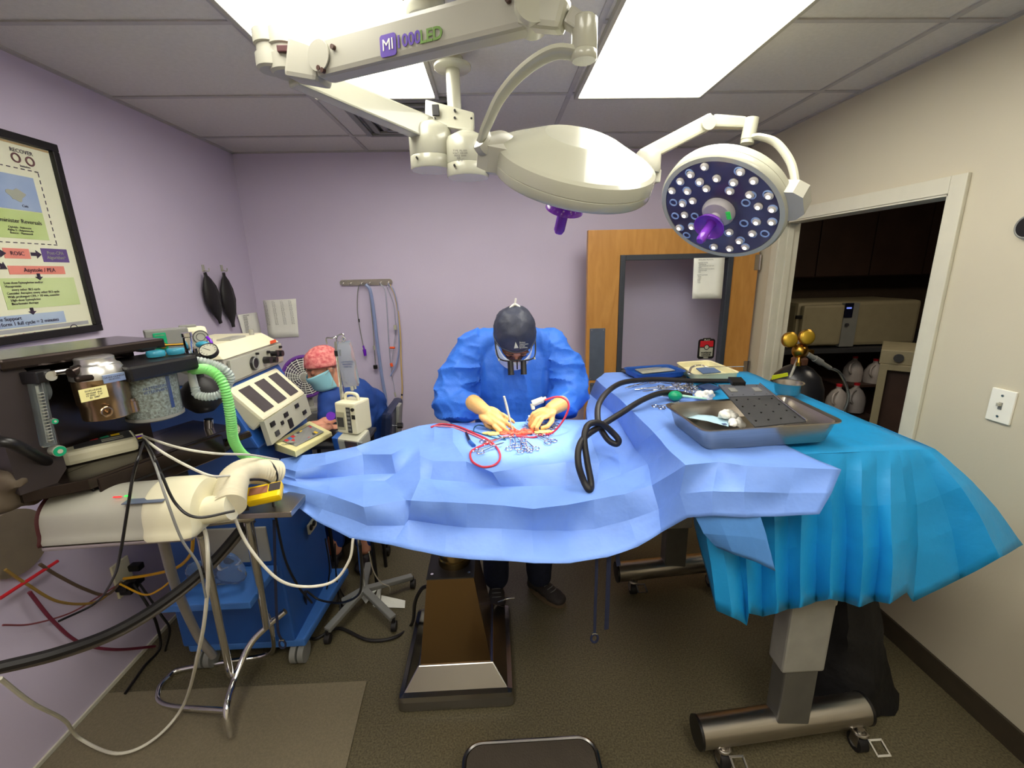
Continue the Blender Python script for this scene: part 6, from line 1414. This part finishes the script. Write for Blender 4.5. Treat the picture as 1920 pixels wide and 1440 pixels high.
text('cap_lettering', 'Boston\nVeterinary\nDental\nSpecialists', .0085, mat('cap_print', (196, 196, 176), .6), cp, frame(tc_+nn*.011, x=MHr.to_3x3() @ V((1, 0, 0)), z=nn), 'LEFT', ext=.0004, space=.9)
B(frame(tc_+nn*.010+(MHr.to_3x3() @ V((-.012, 0, 0))), x=MHr.to_3x3() @ V((1, 0, 0)), z=nn)).prism([(-.010, -.014), (.008, -.012), (-.004, .014)], .0012).build('cap_emblem', mat('cap_print', (196, 196, 176), .6), cp)
kn = MHr @ V((0, .08, .118)); B().tube([kn+V((-.02, .0, -.01)), kn+V((0, 0, .004)), kn+V((.02, 0, -.008))], .006).tube([kn, kn+V((.005, .0, .03))], .004).build('cap_tie', M_gauze, cp)
# mask over nose, mouth and chin with side flaps
def mask_mesh(M, s, m_, par):
    vs = []; fs = []; n, mm = 24, 10
    for i in range(mm+1):
        t = i/mm
        for j in range(n+1):
            u = -1+2*j/n; a = u*1.35; rx = .074+.006*math.cos(a); z = -.012-.105*t-.0*abs(u)+(.018*(1-t))*(abs(u))
            ry = .112-.030*t+.006*math.sin(t*PI*3)*(1-abs(u))+.012*math.sin(t*PI)
            vs.append(M @ (V((rx*1.06*math.sin(a), -ry*math.cos(a)*(1 if abs(a) < 1.6 else .8)-.002+.03*abs(u)**3, z))*s))
    for i in range(mm): fs += [(i*(n+1)+j, i*(n+1)+j+1, (i+1)*(n+1)+j+1, (i+1)*(n+1)+j) for j in range(n)]
    k = B().add(vs, fs, True).build('face_mask', m_, par, solid=.0015)
    for sx in (-1, 1):
        B().tube([M @ (V((.076*sx, -.03, -.015))*s), M @ (V((.084*sx, .015, .005))*s), M @ (V((.084*sx, .03, -.012))*s), M @ (V((.076*sx, -.02, -.10))*s)], .0014*s, n=6).build('ear_loop', M_white, k)
    return k
mask_mesh(MHr, 1.06, M_mask, SG)
# loupes
G = lambda x, y, z: MHr @ (V((x, y, z))*hd_s)
lp = B().tube([G(-.085, .01, .005), G(-.082, -.06, .004), G(-.070, -.105, .002), G(-.03, -.118, .002), G(0, -.117, .006), G(.03, -.118, .002), G(.070, -.105, .002), G(.082, -.06, .004), G(.085, .01, .005)], .0032).build('loupe_frame', M_black, SG)
for sx in (-1, 1):
    B().cyl(G(.027*sx, -.112, -.004), G(.026*sx, -.165, -.030), .0115*1.05, .0135, n=24).build('loupe_barrel', M_black, lp)
    B().cyl(G(.072*sx, -.104, .002), G(.074*sx, -.112, -.002), .004, n=12).build('hinge_stud', M_white, lp)
    B().torus((0, 0, 0), .024, .0018, M=frame(G(.03*sx, -.113, -.008), x=MHr.to_3x3() @ V((1, 0, 0)), y=MHr.to_3x3() @ V((0, -.3, 1)))).build('lens_rim', M_black, lp) if False else None
bb = B(); bb.tube([G(0, -.118, .004), G(0, -.13, -.006), G(0, -.145, -.02)], .003); bb.build('loupe_bridge', M_black, lp)
# gloves: real hands under them are covered, so the glove is the visible hand
tL = at(958, 806, Y=1.76)
ML = frame(wrL+V((.012, -.01, -.002)), y=(tL-wrL), z=V((-.25, -.75, .65)))
cu = [(.25, .35, .25), (.30, .40, .25), (.35, .40, .25), (.38, .4, .3)]
thumb = [(.028, .02, -.006), (.045, .05, -.028), (.040, .08, -.045), (.026, .105, -.052)]
vs, fs = organic(hand_shapes(ML, cu, thumb, side=1, s=.94)+chain([ML @ V((0, -.055, 0)), ML @ V((-.0, -.03, 0)), ML @ V((0, 0, 0))], [.036, .034, .029], step=.3), .0034, 2)
B().add(vs, fs, True).build('glove', M_glove, SG)
tR = at(992, 776, Y=1.78)
MR = frame(wrR+V((-.008, -.02, 0)), y=V((-.80, -.55, -.20)), z=V((-.15, -.35, .92)))
cu = [(.7, .95, .5), (.75, .95, .5), (.8, .9, .5), (.8, .85, .5)]
thumb = [(.028, .02, -.006), (.052, .045, -.022), (.056, .075, -.034), (.040, .098, -.040)]
vs, fs = organic(hand_shapes(MR, cu, thumb, side=-1, s=.92, spread=.05)+chain([MR @ V((0, -.06, 0)), MR @ V((0, -.03, 0)), MR @ V((0, 0, 0))], [.036, .034, .029], step=.3), .0034, 2)
B().add(vs, fs, True).build('glove', M_glove, SG)
# navy trousers and shoes under the table
ts = []
for f_, sx in ((fL, -.075), (fR, .085)): ts += chain([pel+V((sx, -.0, -.05)), V((f_.x, 2.14, .50)), f_+V((0, .0, .05))], [.115, .09, .068], step=.2)
vs, fs = organic(ts, .012, 3, fold=lambda v, n: .008*noise.noise(V((v.x*14, v.y*14, v.z*9))))
B().add(vs, fs, True).build('trousers', M_navy, SG)
for f_, yaw in ((fL, .02), (fR, .75)):
    Mq = Matrix.Translation((f_.x, f_.y, 0)) @ Matrix.Rotation(yaw, 4, 'Z'); R3 = Mq.to_3x3(); ss = []
    for (y, z, rx, ry, rz) in ((.03, .055, .040, .05, .05), (0, .05, .040, .05, .045), (-.05, .042, .044, .06, .036), (-.10, .036, .048, .055, .030), (-.135, .032, .042, .035, .026), (.05, .035, .038, .03, .032)): ss.append((Mq @ V((0, y, z)), (rx, ry, rz), R3))
    vs, fs = organic(ss, .007, 2); vs = [V((v.x, v.y, max(v.z, .012))) for v in vs]
    sh_ = B().add(vs, fs, True).build('shoe', mat('shoe_dark_grey', (52, 46, 46), .7, bump=.3), SG)
    so = [(x, y) for x, y in [(.045*math.cos(a)*(1-.15*math.sin(a)), -.045+.125*math.sin(a)) for a in [2*PI*i/28 for i in range(28)]]]
    B(Mq).prism(so, .018, Matrix.Translation((0, 0, .001))).build('sole', mat('sole_tan', (110, 92, 74), .8), sh_)
    b = B(Mq)
    for k in range(4): b.tube([(-.022, -.03-.022*k, .082-.007*k), (0, -.036-.022*k, .090-.008*k), (.022, -.03-.022*k, .082-.007*k)], .0022, n=5, k=4)
    b.build('laces', M_greyp, sh_)

# ---- seated nurse
NR = thing('person', 'seated assistant in blue scrubs, pink floral cap and pale blue mask, beyond the pumps', 'person', (-.85, 2.6, 0))
nh = at(605, 688, Y=2.42)
MN = Matrix.Translation(nh) @ Matrix.Rotation(math.radians(-48), 4, 'Z') @ Matrix.Rotation(math.radians(16), 4, 'X') @ Matrix.Translation((0, 0, 0))
shp = head_shapes(MN, .86)
ns = at(650, 745, Y=2.50); sA = at(622, 748, Y=2.42); sB = at(697, 752, Y=2.60)
shp += chain([MN @ V((0, .03, -.05)), at(636, 722, Y=2.47)], [.046, .055], step=.25)+chain([at(636, 722, Y=2.47), ns], [.055, .08], step=.25)
hips = V((-.84, 2.66, .62))
shp += chain([ns+V((.02, .02, -.03)), V((-.80, 2.62, .85)), hips], [.10, .11, .14], step=.25)
eA, eB = at(600, 805, Y=2.30), at(668, 832, Y=2.38)
hA, hB = at(578, 772, Y=2.22), at(603, 806, Y=2.14)
shp += chain([sA, at(618, 790, Y=2.34), at(596, 800, Y=2.25), at(585, 798, Y=2.22)], [.045, .037, .03, .024], step=.35)
shp += chain([sB, at(665, 815, Y=2.42), at(630, 806, Y=2.25), at(598, 806, Y=2.18)], [.05, .038, .03, .024], step=.35)
for sx in (-.09, .09):
    shp += chain([hips+V((sx, 0, -.04)), V((-.92+sx, 2.42, .56)), V((-.92+sx, 2.40, .10))], [.08, .06, .045], step=.3)
M1 = frame(at(577, 745, Y=2.22), y=V((.1, -.1, 1)), z=V((-1, .2, 0)))
vs, fs = organic(shp+hand_shapes(frame(at(598, 806, Y=2.18), y=V((-.9, -.35, -.1)), z=V((0, -.3, 1))), [(.35, .5, .3)]*4, [(.028, .02, -.006), (.045, .05, -.02), (.042, .075, -.03), (.03, .095, -.035)], s=.9)+hand_shapes(frame(at(585, 798, Y=2.22), y=V((-.9, -.2, .0)), z=V((0, 0, 1))), [(.6, .8, .5)]*4, [(.028, .02, -.006), (.045, .05, -.02), (.042, .075, -.03), (.03, .095, -.035)], s=.9), .0065, 3)
nb = B().add(vs, fs, True).build('body', M_skin, NR); add_face(MN, nb, .86)
cap2 = cap_mesh(MN, .87, 0, M_floral, NR, 'scrub_cap', r=(.090, .112, .104), fold=.003)
mask_mesh(MN @ Matrix.Translation((0, 0, -.012)), .88, M_maskb, NR)
sc = chain([at(640, 742, Y=2.49), ns+V((.02, .02, -.02)), V((-.81, 2.61, .88)), hips+V((0, 0, .02))], [.065, .135, .145, .165], step=.2)
sc += chain([sA, at(617, 778, Y=2.37)], [.072, .062], step=.2)+chain([sB+V((-.03, 0, .0)), at(678, 800, Y=2.47)], [.085, .070], step=.2)
sc += chain([sA, ns, sB], [.065, .11, .085], step=.2)
vs, fs = organic(sc, .011, 3, fold=lambda v, n: .010*noise.noise(V((v.x*13, v.y*13, v.z*8)))+.005*noise.noise(v*30))
B().add(vs, fs, True).build('scrub_top', M_scrub, NR)
tt = []
for sx in (-.09, .09): tt += chain([hips+V((sx, 0, -.03)), V((-.92+sx, 2.42, .56)), V((-.92+sx, 2.42, .14))], [.10, .08, .062], step=.25)
vs, fs = organic(tt, .012, 2); B().add(vs, fs, True).build('trousers', M_scrub, NR)
for sx in (-.09, .09):
    vs, fs = organic([(V((-.92+sx, 2.40, .04)), (.04, .06, .035), None), (V((-.92+sx, 2.32, .032)), (.042, .07, .026), None)], .01, 2); vs = [V((v.x, v.y, max(v.z, .003))) for v in vs]
    B().add(vs, fs, True).build('shoe', M_black, NR)
wq = at(622, 780, Y=2.20); B(frame(wq, z=(.2, -1, .3), x=(1, 0, 0))).cyl((0, 0, 0), (0, 0, .03), .022).build('purple_bulb', M_purple, NR)
# ------------------------------------------------------------------ surgical field
from mathutils.bvhtree import BVHTree
bpy.context.view_layer.update()
def bvh_of(o):
    vs = [o.matrix_world @ v.co for v in o.data.vertices]; return BVHTree.FromPolygons(vs, [list(p.vertices) for p in o.data.polygons])
TR = [bvh_of(PD), bvh_of(CD)]
def on(px, py, lift=.002):          # the drape surface seen at that photo position
    d = ray(px, py).normalized(); best = None
    for t in TR:
        h = t.ray_cast(CAMPOS, d)
        if h[0] is not None and (best is None or h[3] < best[1]): best = (h[0], h[3])
    if best is None: return at(px, py, Z=1.05)
    p = best[0]; return p+V((0, 0, lift))
def drop(p, lift=.002):
    best = None
    for t in TR:
        h = t.ray_cast(V((p.x, p.y, 1.6)), V((0, 0, -1)))
        if h[0] is not None and (best is None or h[0].z > best): best = h[0].z
    return V((p.x, p.y, (best if best is not None else p.z)+lift))
w0_ = on(972, 812, .0)
WN = thing('surgical_wound', 'open red surgical wound with pale fatty edges between the gloved hands', 'wound', w0_)
sh_ = []
rz = random.Random(6)
for i in range(26): sh_.append((w0_+V((rz.uniform(-.075, .075), rz.uniform(-.022, .022), rz.uniform(-.002, .006))), (rz.uniform(.010, .022), rz.uniform(.006, .012), rz.uniform(.006, .011)), None))
vs, fs = organic(sh_, .0035, 1, fold=lambda v, n: .003*noise.noise(v*90)); B().add(vs, fs, True).build('tissue', M_tissue, WN)
for sgn in (-1, 1):
    sh_ = [(w0_+V((sgn*(.085+.05*t), rz.uniform(-.010, .010), .002)), (.02, .010, .006), None) for t in [i/8 for i in range(9)]]
    vs, fs = organic(sh_, .004, 1, fold=lambda v, n: .003*noise.noise(v*80)); B().add(vs, fs, True).build('pale_edge', mat('pale_fat', (232, 196, 110), .4, bump=.4), WN)
# haemostats: tip and ring positions in the photo
def haemostat(label):
    r = thing('hemostat', label, 'forceps', (0, 0, 0), 'hemostats around the wound')
    ORG[r.name] = V((0, 0, 0)); L_ = .135
    for k, sg in enumerate((-1, 1)):
        b = B().tube([(sg*.0015, L_, .002), (sg*.003, L_*.75, .002+.001*k), (-sg*.002, L_*.66, .002+.002*k), (-sg*.006, L_*.45, .002), (-sg*.011, L_*.22, .002), (-sg*.013, .022, .002)], lambda t: .0014+.0014*t*(1-t)*2, n=8)
        b.torus((-sg*.017, .008, .002), .0125, .0022, n=22, k=7, sy=1.15); b.build('arm_with_ring', M_chrome, r)
    B().cyl((0, L_*.64, -.001), (0, L_*.64, .007), .004, n=14).build('pivot', M_chrome, r)
    B().box((0, .028, .003), (.016, .004, .002)).build('ratchet', M_chrome, r)
    return r
pairs = [((985, 815), (905, 833), 'hemostat lying furthest left with rings under the dark cable loop'), ((985, 820), (893, 850), 'hemostat with rings beside the black electrode pen'),
         ((955, 812), (963, 845), 'hemostat left of the wound, rings nearest the red tube loop'), ((962, 815), (975, 838), 'hemostat left of centre angled to the lower right'),
         ((975, 820), (985, 850), 'hemostat centred below the wound, left of the pair'), ((978, 820), (998, 846), 'hemostat centred below the wound, right of the pair'),
         ((990, 812), (1035, 832), 'hemostat right of the wound with rings by the dark fold'), ((995, 808), (1030, 818), 'hemostat right of the wound, rings on the pink tube'),
         ((995, 802), (1040, 806), 'hemostat pointing right, upper of two beside the pink tube'), ((1000, 798), (1045, 800), 'thin hemostat furthest right and highest on the bright drape')]
def hm(tip, ring):
    a, c = drop(on(*ring), .004), drop(on(*tip), .007); y = (c-a).normalized(); z = V((0, 0, 1)); M = frame(a, y=y, z=z); return M
h0_ = None
for tip, ring, lab in pairs:
    if h0_ is None: h0_ = haemostat(lab); h0_.matrix_world = hm(tip, ring)
    else: dup(h0_, hm(tip, ring), lab)
def field_tube(name, pts, r_, m, label, cat='tube', lift=None):
    P = [p if isinstance(p, V) else drop(on(*p), r_+.001) for p in pts]
    return solo(B().tube(P, r_, n=10), name, m, label, cat)
field_tube('suction_tube', [(808, 803), (830, 797), (862, 803), (890, 815), (915, 827), (932, 842), (938, 860), (928, 874), (905, 878), (886, 868), (882, 852), (892, 843), (918, 832), (945, 822), (970, 820), (1000, 822), (1015, 817), at(1035, 812, Y=1.72), at(1055, 790, Y=1.70), at(1066, 765, Y=1.70), at(1062, 750, Y=1.71), at(1045, 744, Y=1.73), at(1022, 750, Y=1.75)], .0042, M_red, 'red suction tube looping over the drape and arching up to the white handpiece')
field_tube('drain_line', [(812, 800), (845, 802), (875, 812), (905, 825), (922, 836)], .0030, M_pinkt, 'thin pink line lying along the red tube left of the wound')
field_tube('cautery_cable', [(845, 795), (865, 803), (885, 812), (890, 802), (900, 798), (918, 804), (935, 818), (948, 826), (920, 820), (895, 812), (880, 808)], .002, mat('dark_teal_cable', (20, 84, 110), .4), 'dark teal cautery cable coiled left of the wound', 'cable')
a, c = on(874, 814, .006), on(884, 838, .006)
ce = thing('cautery_pen', 'black electrode pen with blue end lying inside the red tube loop', 'cautery pen', a)
B().cyl(a, a.lerp(c, .7), .005, .0065).build('handle', M_black, ce); B().cyl(a.lerp(c, .7), c+V((.01, -.004, 0)), .007, .008).build('blue_end', M_blue, ce)
a, c = at(998, 757, Y=1.755), at(1018, 749, Y=1.76)
hp = thing('suction_handpiece', 'white suction handpiece gripped by the right-hand glove in the photo', 'handpiece', a)
B().cyl(a, c, .014, .013).cyl(c, c+(c-a)*.3, .008).cyl(a, at(1000, 768, Y=1.745), .010, .007).build('handle', M_white, hp)
B().cyl(at(992, 780, Y=1.745), on(986, 796, .01), .0025).build('tip', M_chrome, hp)
sc_ = thing('scalpel', 'pale scalpel handle held upright in the left glove', 'scalpel', at(945, 745, Y=1.78))
B().cyl(at(945, 743, Y=1.76), at(950, 762, Y=1.765), .0045, .0055).cyl(at(950, 762, Y=1.765), at(961, 806, Y=1.75), .0055, .002).build('handle', M_white, sc_)
# big black hose loops hanging from the instrument table
P3 = lambda x, y: (1040+x/3.2, 640+y/3.2)
pts = [(1125, 238, 1.95), (960, 238, 1.97), (800, 236, 1.98), (620, 228, 1.98), (500, 234, 1.93), (400, 250, 1.86), (320, 300, 1.76), (268, 370, 1.66), (257, 440, 1.60), (270, 510, 1.56), (320, 590, 1.53), (368, 616, 1.52), (384, 592, 1.52), (345, 545, 1.53), (290, 500, 1.52), (240, 488, 1.50), (195, 510, 1.48), (178, 590, 1.44), (195, 720, 1.40), (218, 850, 1.36), (207, 890, 1.35), (175, 840, 1.35), (143, 740, 1.37), (145, 640, 1.41), (185, 570, 1.46), (280, 505, 1.53), (400, 430, 1.60), (520, 355, 1.68), (630, 312, 1.76), (720, 308, 1.80), (820, 328, 1.80)]
HB = B()
P = []
for (x, y, Y) in pts:
    px, py = P3(x, y); p = at(px, py, Y=Y); s_ = on(px, py, .0)
    # never inside the drape: keep it in front of the seen surface
    if (p-CAMPOS).length > (s_-CAMPOS).length-.016: p = CAMPOS+(s_-CAMPOS)*(1-.016/(s_-CAMPOS).length)
    P.append(p)
solo(HB.tube(P, .0115, n=12), 'black_hose', M_rubber, 'thick black hose looping from the instrument table down onto the blue drape', 'hose')

# ------------------------------------------------------------------ on the instrument table
ZTT = 1.158
def open_tray(name, corners, h, wall, m, label, rim=.012, flare=.012, cat='tray', solidm=None):
    """corners: 4 rim corners (world xy), tray of height h standing on z0"""
    z0 = ZTT; c = sum((V(p) for p in corners), V((0, 0, 0)))/4; r = thing(name, label, cat, (c.x, c.y, z0))
    def ring(off, z): 
        out = []
        for i in range(4):
            p = V(corners[i]); pr, nx = V(corners[i-1]), V(corners[(i+1) % 4]); d1 = (pr-p).normalized(); d2 = (nx-p).normalized()
            for t in range(6):
                a = t/5; rr_ = .035; q = p+d1*rr_*(1-a)**2+d2*rr_*a**2; dirc = (c-q); dirc.z = 0; q = q+dirc.normalized()*off; out.append(V((q.x, q.y, z)))
        return out
    secs = [(flare+.006, z0), (flare, z0+.006), (0.001, z0+h-.004), (-rim, z0+h), (-rim, z0+h-.004), (0.004, z0+h-.004), (flare+.004, z0+.008)]
    vs = []; fs = []; n = 24
    for o_, z in secs: vs += ring(o_, z)
    for i in range(len(secs)-1): fs += [(i*n+j, i*n+(j+1) % n, (i+1)*n+(j+1) % n, (i+1)*n+j) for j in range(n)]
    fs += [tuple(range(n))[::-1], tuple((len(secs)-1)*n+j for j in range(n))]
    B().add(vs, fs, True).build('pan', m, r)
    o = r.children[0]
    for p in o.data.polygons:
        if len(p.vertices) > 6: p.use_smooth = False
    return r
h_ = .072
rimz = ZTT+h_
cr = [at(1250, 757, Z=rimz), at(1320, 806, Z=rimz), at(1578, 790, Z=rimz), at(1475, 741, Z=rimz)]
open_tray('steel_tray', cr, h_, .002, M_steel, 'large stainless tray at the near edge of the instrument table', rim=.012, flare=.022)
# grey perforated insert leaning in the tray
def Pq(px, py, z): return at(px, py, Z=z)
ia, ib, ic, id_ = Pq(1347, 722, 1.275), Pq(1424, 722, 1.275), Pq(1512, 790, 1.238), Pq(1416, 800, 1.226)
ni = (id_-ia).cross(ib-ia).normalized(); ni = ni if ni.z > 0 else -ni
IN = thing('perforated_cassette', 'dark grey perforated tray lid leaning across the large stainless tray', 'cassette', ia.lerp(ic, .5)-V((0, 0, .02)))
B().slab([ia, ib, ic, id_], ni, .004).build('plate', M_dgrey, IN)
il = lambda u, v: ia.lerp(ib, u).lerp(id_.lerp(ic, u), v)
B().slab([il(0, 0)+ni*.003, il(1, 0)+ni*.003, il(1, .34)+ni*.003, il(0, .34)+ni*.003], ni, .003).build('upper_panel', mat('cassette_grey', (84, 86, 94), .4), IN)
for v_ in (.05, .3, .42, .58, .74, .9):
    for u_ in (.1, .35, .6, .88): c = il(u_, v_)+ni*.0004; B().cyl(c, c+ni*.0032, .0028, n=10).build('hole', M_black, IN)
B().slab([il(.30, -.1)+ni*.02, il(.62, -.1)+ni*.02, il(.62, .04)+ni*.016, il(.30, .04)+ni*.016], ni, .014).build('clip', M_black, IN)
for (u_, v_, w_) in ((.12, .13, .16), (.68, .13, .16)): B().slab([il(u_, v_)+ni*.007, il(u_+w_, v_)+ni*.007, il(u_+w_, v_+.1)+ni*.007, il(u_, v_+.1)+ni*.007], ni, .005).build('latch', M_greyp, IN)
B().tube([il(1, .0)+ni*.006, il(1, .5)+ni*.004, il(1, 1)+ni*.004], .003).build('side_wire', M_chrome, IN)
# gauze and pouch in the tray
def gauze(c, n, rad, lab, name='gauze', m=M_gauze, h=.02, seed=1):
    r_ = random.Random(seed); sh_ = [(c+V((r_.uniform(-rad, rad), r_.uniform(-rad*.7, rad*.7), r_.uniform(0, h))), (r_.uniform(.3, .6)*rad, r_.uniform(.25, .5)*rad, r_.uniform(.006, .014)), Matrix.Rotation(r_.uniform(-.6, .6), 3, 'X') @ Matrix.Rotation(r_.uniform(0, 3), 3, 'Z')) for _ in range(n)]
    vs, fs = organic(sh_, .004, 1, fold=lambda v, n_: .006*noise.noise(v*45)); return solo(B().add(vs, fs, True), name, m, lab, 'gauze')
gauze(at(1362, 785, Z=ZTT+.03), 14, .032, 'crumpled white gauze in the large tray beside the dark cassette', seed=3)
gauze(at(1385, 798, Z=ZTT+.025), 8, .024, 'smaller white gauze in the large tray under the cassette corner', seed=8)
gauze(at(1322, 744, Z=ZTT+.012), 12, .032, 'crumpled white gauze on the table behind the large tray', seed=5)
q = [at(1292, 790, Z=ZTT+.024), at(1355, 792, Z=ZTT+.03), at(1350, 800, Z=ZTT+.03), at(1322, 801, Z=ZTT+.03)]
PO = thing('sterile_pouch', 'pale blue printed sterilisation pouch lying in the large tray', 'pouch', q[0].lerp(q[2], .5)-V((0, 0, .006)))
a_, b_, c_, d_ = at(1306, 778, Z=ZTT+.024), at(1368, 787, Z=ZTT+.03), at(1366, 800, Z=ZTT+.030), at(1330, 800, Z=ZTT+.03)
a2 = at(1289, 783, Z=ZTT+.02)
B().grid([[a_, a_.lerp(b_, .5)+V((0, 0, .006)), b_], [a2, a2.lerp(c_, .5)+V((0, 0, .004)), c_]], 5, amp=.002, freq=20).build('pouch', mat('pouch_blue', (176, 208, 224), .4), PO, solid=.001)
B().box(at(1358, 795, Z=ZTT+.036), (.014, .012, .001)).build('printed_square', mat('print_navy', (40, 60, 110), .5), PO)
# blue tray with instruments, on a dark tray
zb = lambda px, py: at(px, py, Z=ZTT+.03)
open_tray('dark_tray', [at(1162, 694, Z=ZTT+.008), at(1210, 711, Z=ZTT+.008), at(1290, 708, Z=ZTT+.008), at(1262, 692, Z=ZTT+.008)], .008, .002, M_dgrey, 'flat dark tray beneath the blue tray at the far table corner', rim=.004, flare=.004)
ZTT += .009
open_tray('blue_tray', [zb(1168, 689), zb(1200, 703), zb(1288, 696), zb(1254, 683)], .03, .002, mat('tray_blue', (28, 74, 150), .35), 'blue plastic tray of slim instruments at the far left table corner', rim=.006, flare=.004)
ZTT -= .009
b = B().slab([at(1185, 690, Z=ZTT+.024), at(1205, 700, Z=ZTT+.024), at(1275, 693, Z=ZTT+.024), at(1250, 686, Z=ZTT+.024)], (0, 0, 1), .003); solo(b, 'instrument_rack', M_white, 'white liner with grooves inside the blue tray', 'liner')
for k, (p_, q_, l) in enumerate((((1187, 690), (1222, 687), 'slim steel probe nearest the back of the blue tray'), ((1190, 693), (1240, 688), 'slim steel probe in the middle of the blue tray'), ((1196, 696), (1250, 690), 'slim steel probe nearest the front of the blue tray'))):
    a, c = at(*p_, Z=ZTT+.029), at(*q_, Z=ZTT+.029); solo(B().cyl(a, a.lerp(c, .5), .003, n=10).cyl(a.lerp(c, .5), c, .003, .001, n=10), 'dental_probe', M_chrome, l, 'probe', 'probes in the blue tray')
# cream tray
zc3 = lambda px, py: at(px, py, Z=ZTT+.038)
open_tray('cream_tray', [zc3(1268, 679), zc3(1302, 702), zc3(1388, 698), zc3(1330, 675)], .038, .002, mat('tray_cream', (226, 218, 176), .4), 'cream plastic tray at the far right of the instrument table', rim=.005, flare=.004)
solo(B().slab([at(1305, 690, Z=ZTT+.014), at(1318, 700, Z=ZTT+.014), at(1352, 697, Z=ZTT+.014), at(1335, 687, Z=ZTT+.014)], (0, 0, 1), .004), 'folded_cloth', mat('cloth_slate', (84, 108, 150), .7), 'slate blue folded cloth inside the cream tray', 'cloth')
rt = B().tube([at(1292, 700, Z=ZTT+.045), at(1298, 688, Z=ZTT+.052), at(1315, 685, Z=ZTT+.055), at(1330, 688, Z=ZTT+.053), at(1395, 687, Z=ZTT+.050)], lambda t: .0055*(1-t)+.0016)
solo(rt, 'steel_sound', M_chrome, 'curved steel rod resting over the rim of the cream tray', 'rod')
# instruments on the drape: forceps bundle
r5 = random.Random(11)
labs = ['long thin forceps furthest left on the table drape', 'long forceps lying left of the instrument bundle', 'forceps across the middle of the loose instrument bundle', 'short forceps on top of the loose instrument bundle', 'forceps pointing at the blue tray', 'forceps nearest the green bulb', 'forceps under the long black hose', 'scissor-handled forceps left of the loose gauze', 'thin forceps right of the bundle near the black cords']
segs = [((1172, 728), (1222, 716)), ((1190, 731), (1245, 726)), ((1205, 735), (1285, 726)), ((1270, 720), (1296, 738)), ((1220, 717), (1272, 721)), ((1222, 742), (1265, 744)), ((1240, 728), (1300, 722)), ((1262, 735), (1300, 726)), ((1280, 722), (1302, 733))]
for (p_, q_), l in zip(segs, labs):
    a, c = at(*p_, Z=ZTT+.004), at(*q_, Z=ZTT+.006+r5.uniform(0, .012)); t = dup(h0_, Matrix.Identity(4), l); t['group'] = 'loose forceps on the instrument table'
    y = (a-c); M = frame(c, y=y, z=V((0, 0, 1))); t.matrix_world = M @ Matrix.Diagonal((1, min(1.6, y.length/.135), 1, 1))
for k, (px, py, l) in enumerate(((1230, 757, 'pair of steel finger rings emerging from the tray side, upper'), (1238, 768, 'pair of steel finger rings emerging from the tray side, lower'))): pass
t = dup(h0_, frame(at(1232, 765, Z=ZTT+.004), y=at(1262, 757, Z=ZTT+.004)-at(1232, 765, Z=ZTT+.004), z=V((0, 0, 1))), 'scissors with both finger rings showing left of the large tray'); t['category'] = 'scissors'; del t['group']
c = at(1266, 742, Z=ZTT+.022)
gb = thing('bulb_syringe', 'green rubber bulb syringe with pale stem behind the large tray corner', 'bulb syringe', c-V((0, 0, .021)))
B(Matrix.Translation(c)).sph((0, 0, 0), (.029, .026, .021)).build('bulb', M_green, gb)
B().cyl(c+V((.02, 0, 0)), at(1325, 748, Z=ZTT+.02), .006, .004).build('stem', mat('pale_green_stem', (170, 214, 190), .4), gb)
solo(B().tube([at(1290, 712, Z=ZTT+.01), at(1296, 730, Z=ZTT+.02), at(1310, 722, Z=ZTT+.03), at(1330, 718, Z=ZTT+.015), at(1345, 722, Z=ZTT+.01)], .002), 'cord', M_black, 'thin black cord curling between the cream tray and gauze', 'cord')
solo(B().slab([at(1308, 723, Z=ZTT+.012), at(1330, 733, Z=ZTT+.012), at(1350, 726, Z=ZTT+.014), at(1330, 719, Z=ZTT+.014)], (0, 0, 1), .010), 'slate_pouch', mat('cloth_navy2', (46, 66, 110), .6), 'dark slate pouch behind the gauze on the instrument table', 'pouch')
# steel bowl at the right edge
c = at(1476, 738, Z=ZTT)
solo(B(Matrix.Translation((c.x, c.y, ZTT))).lathe([(0, 0), (.040, 0), (.046, .004), (.055, .045), (.060, .050), (.060, .052), (.053, .050), (.044, .007), (0, .004)], None, 40), 'steel_bowl', M_steel, 'round stainless bowl on the right edge of the instrument table', 'bowl')
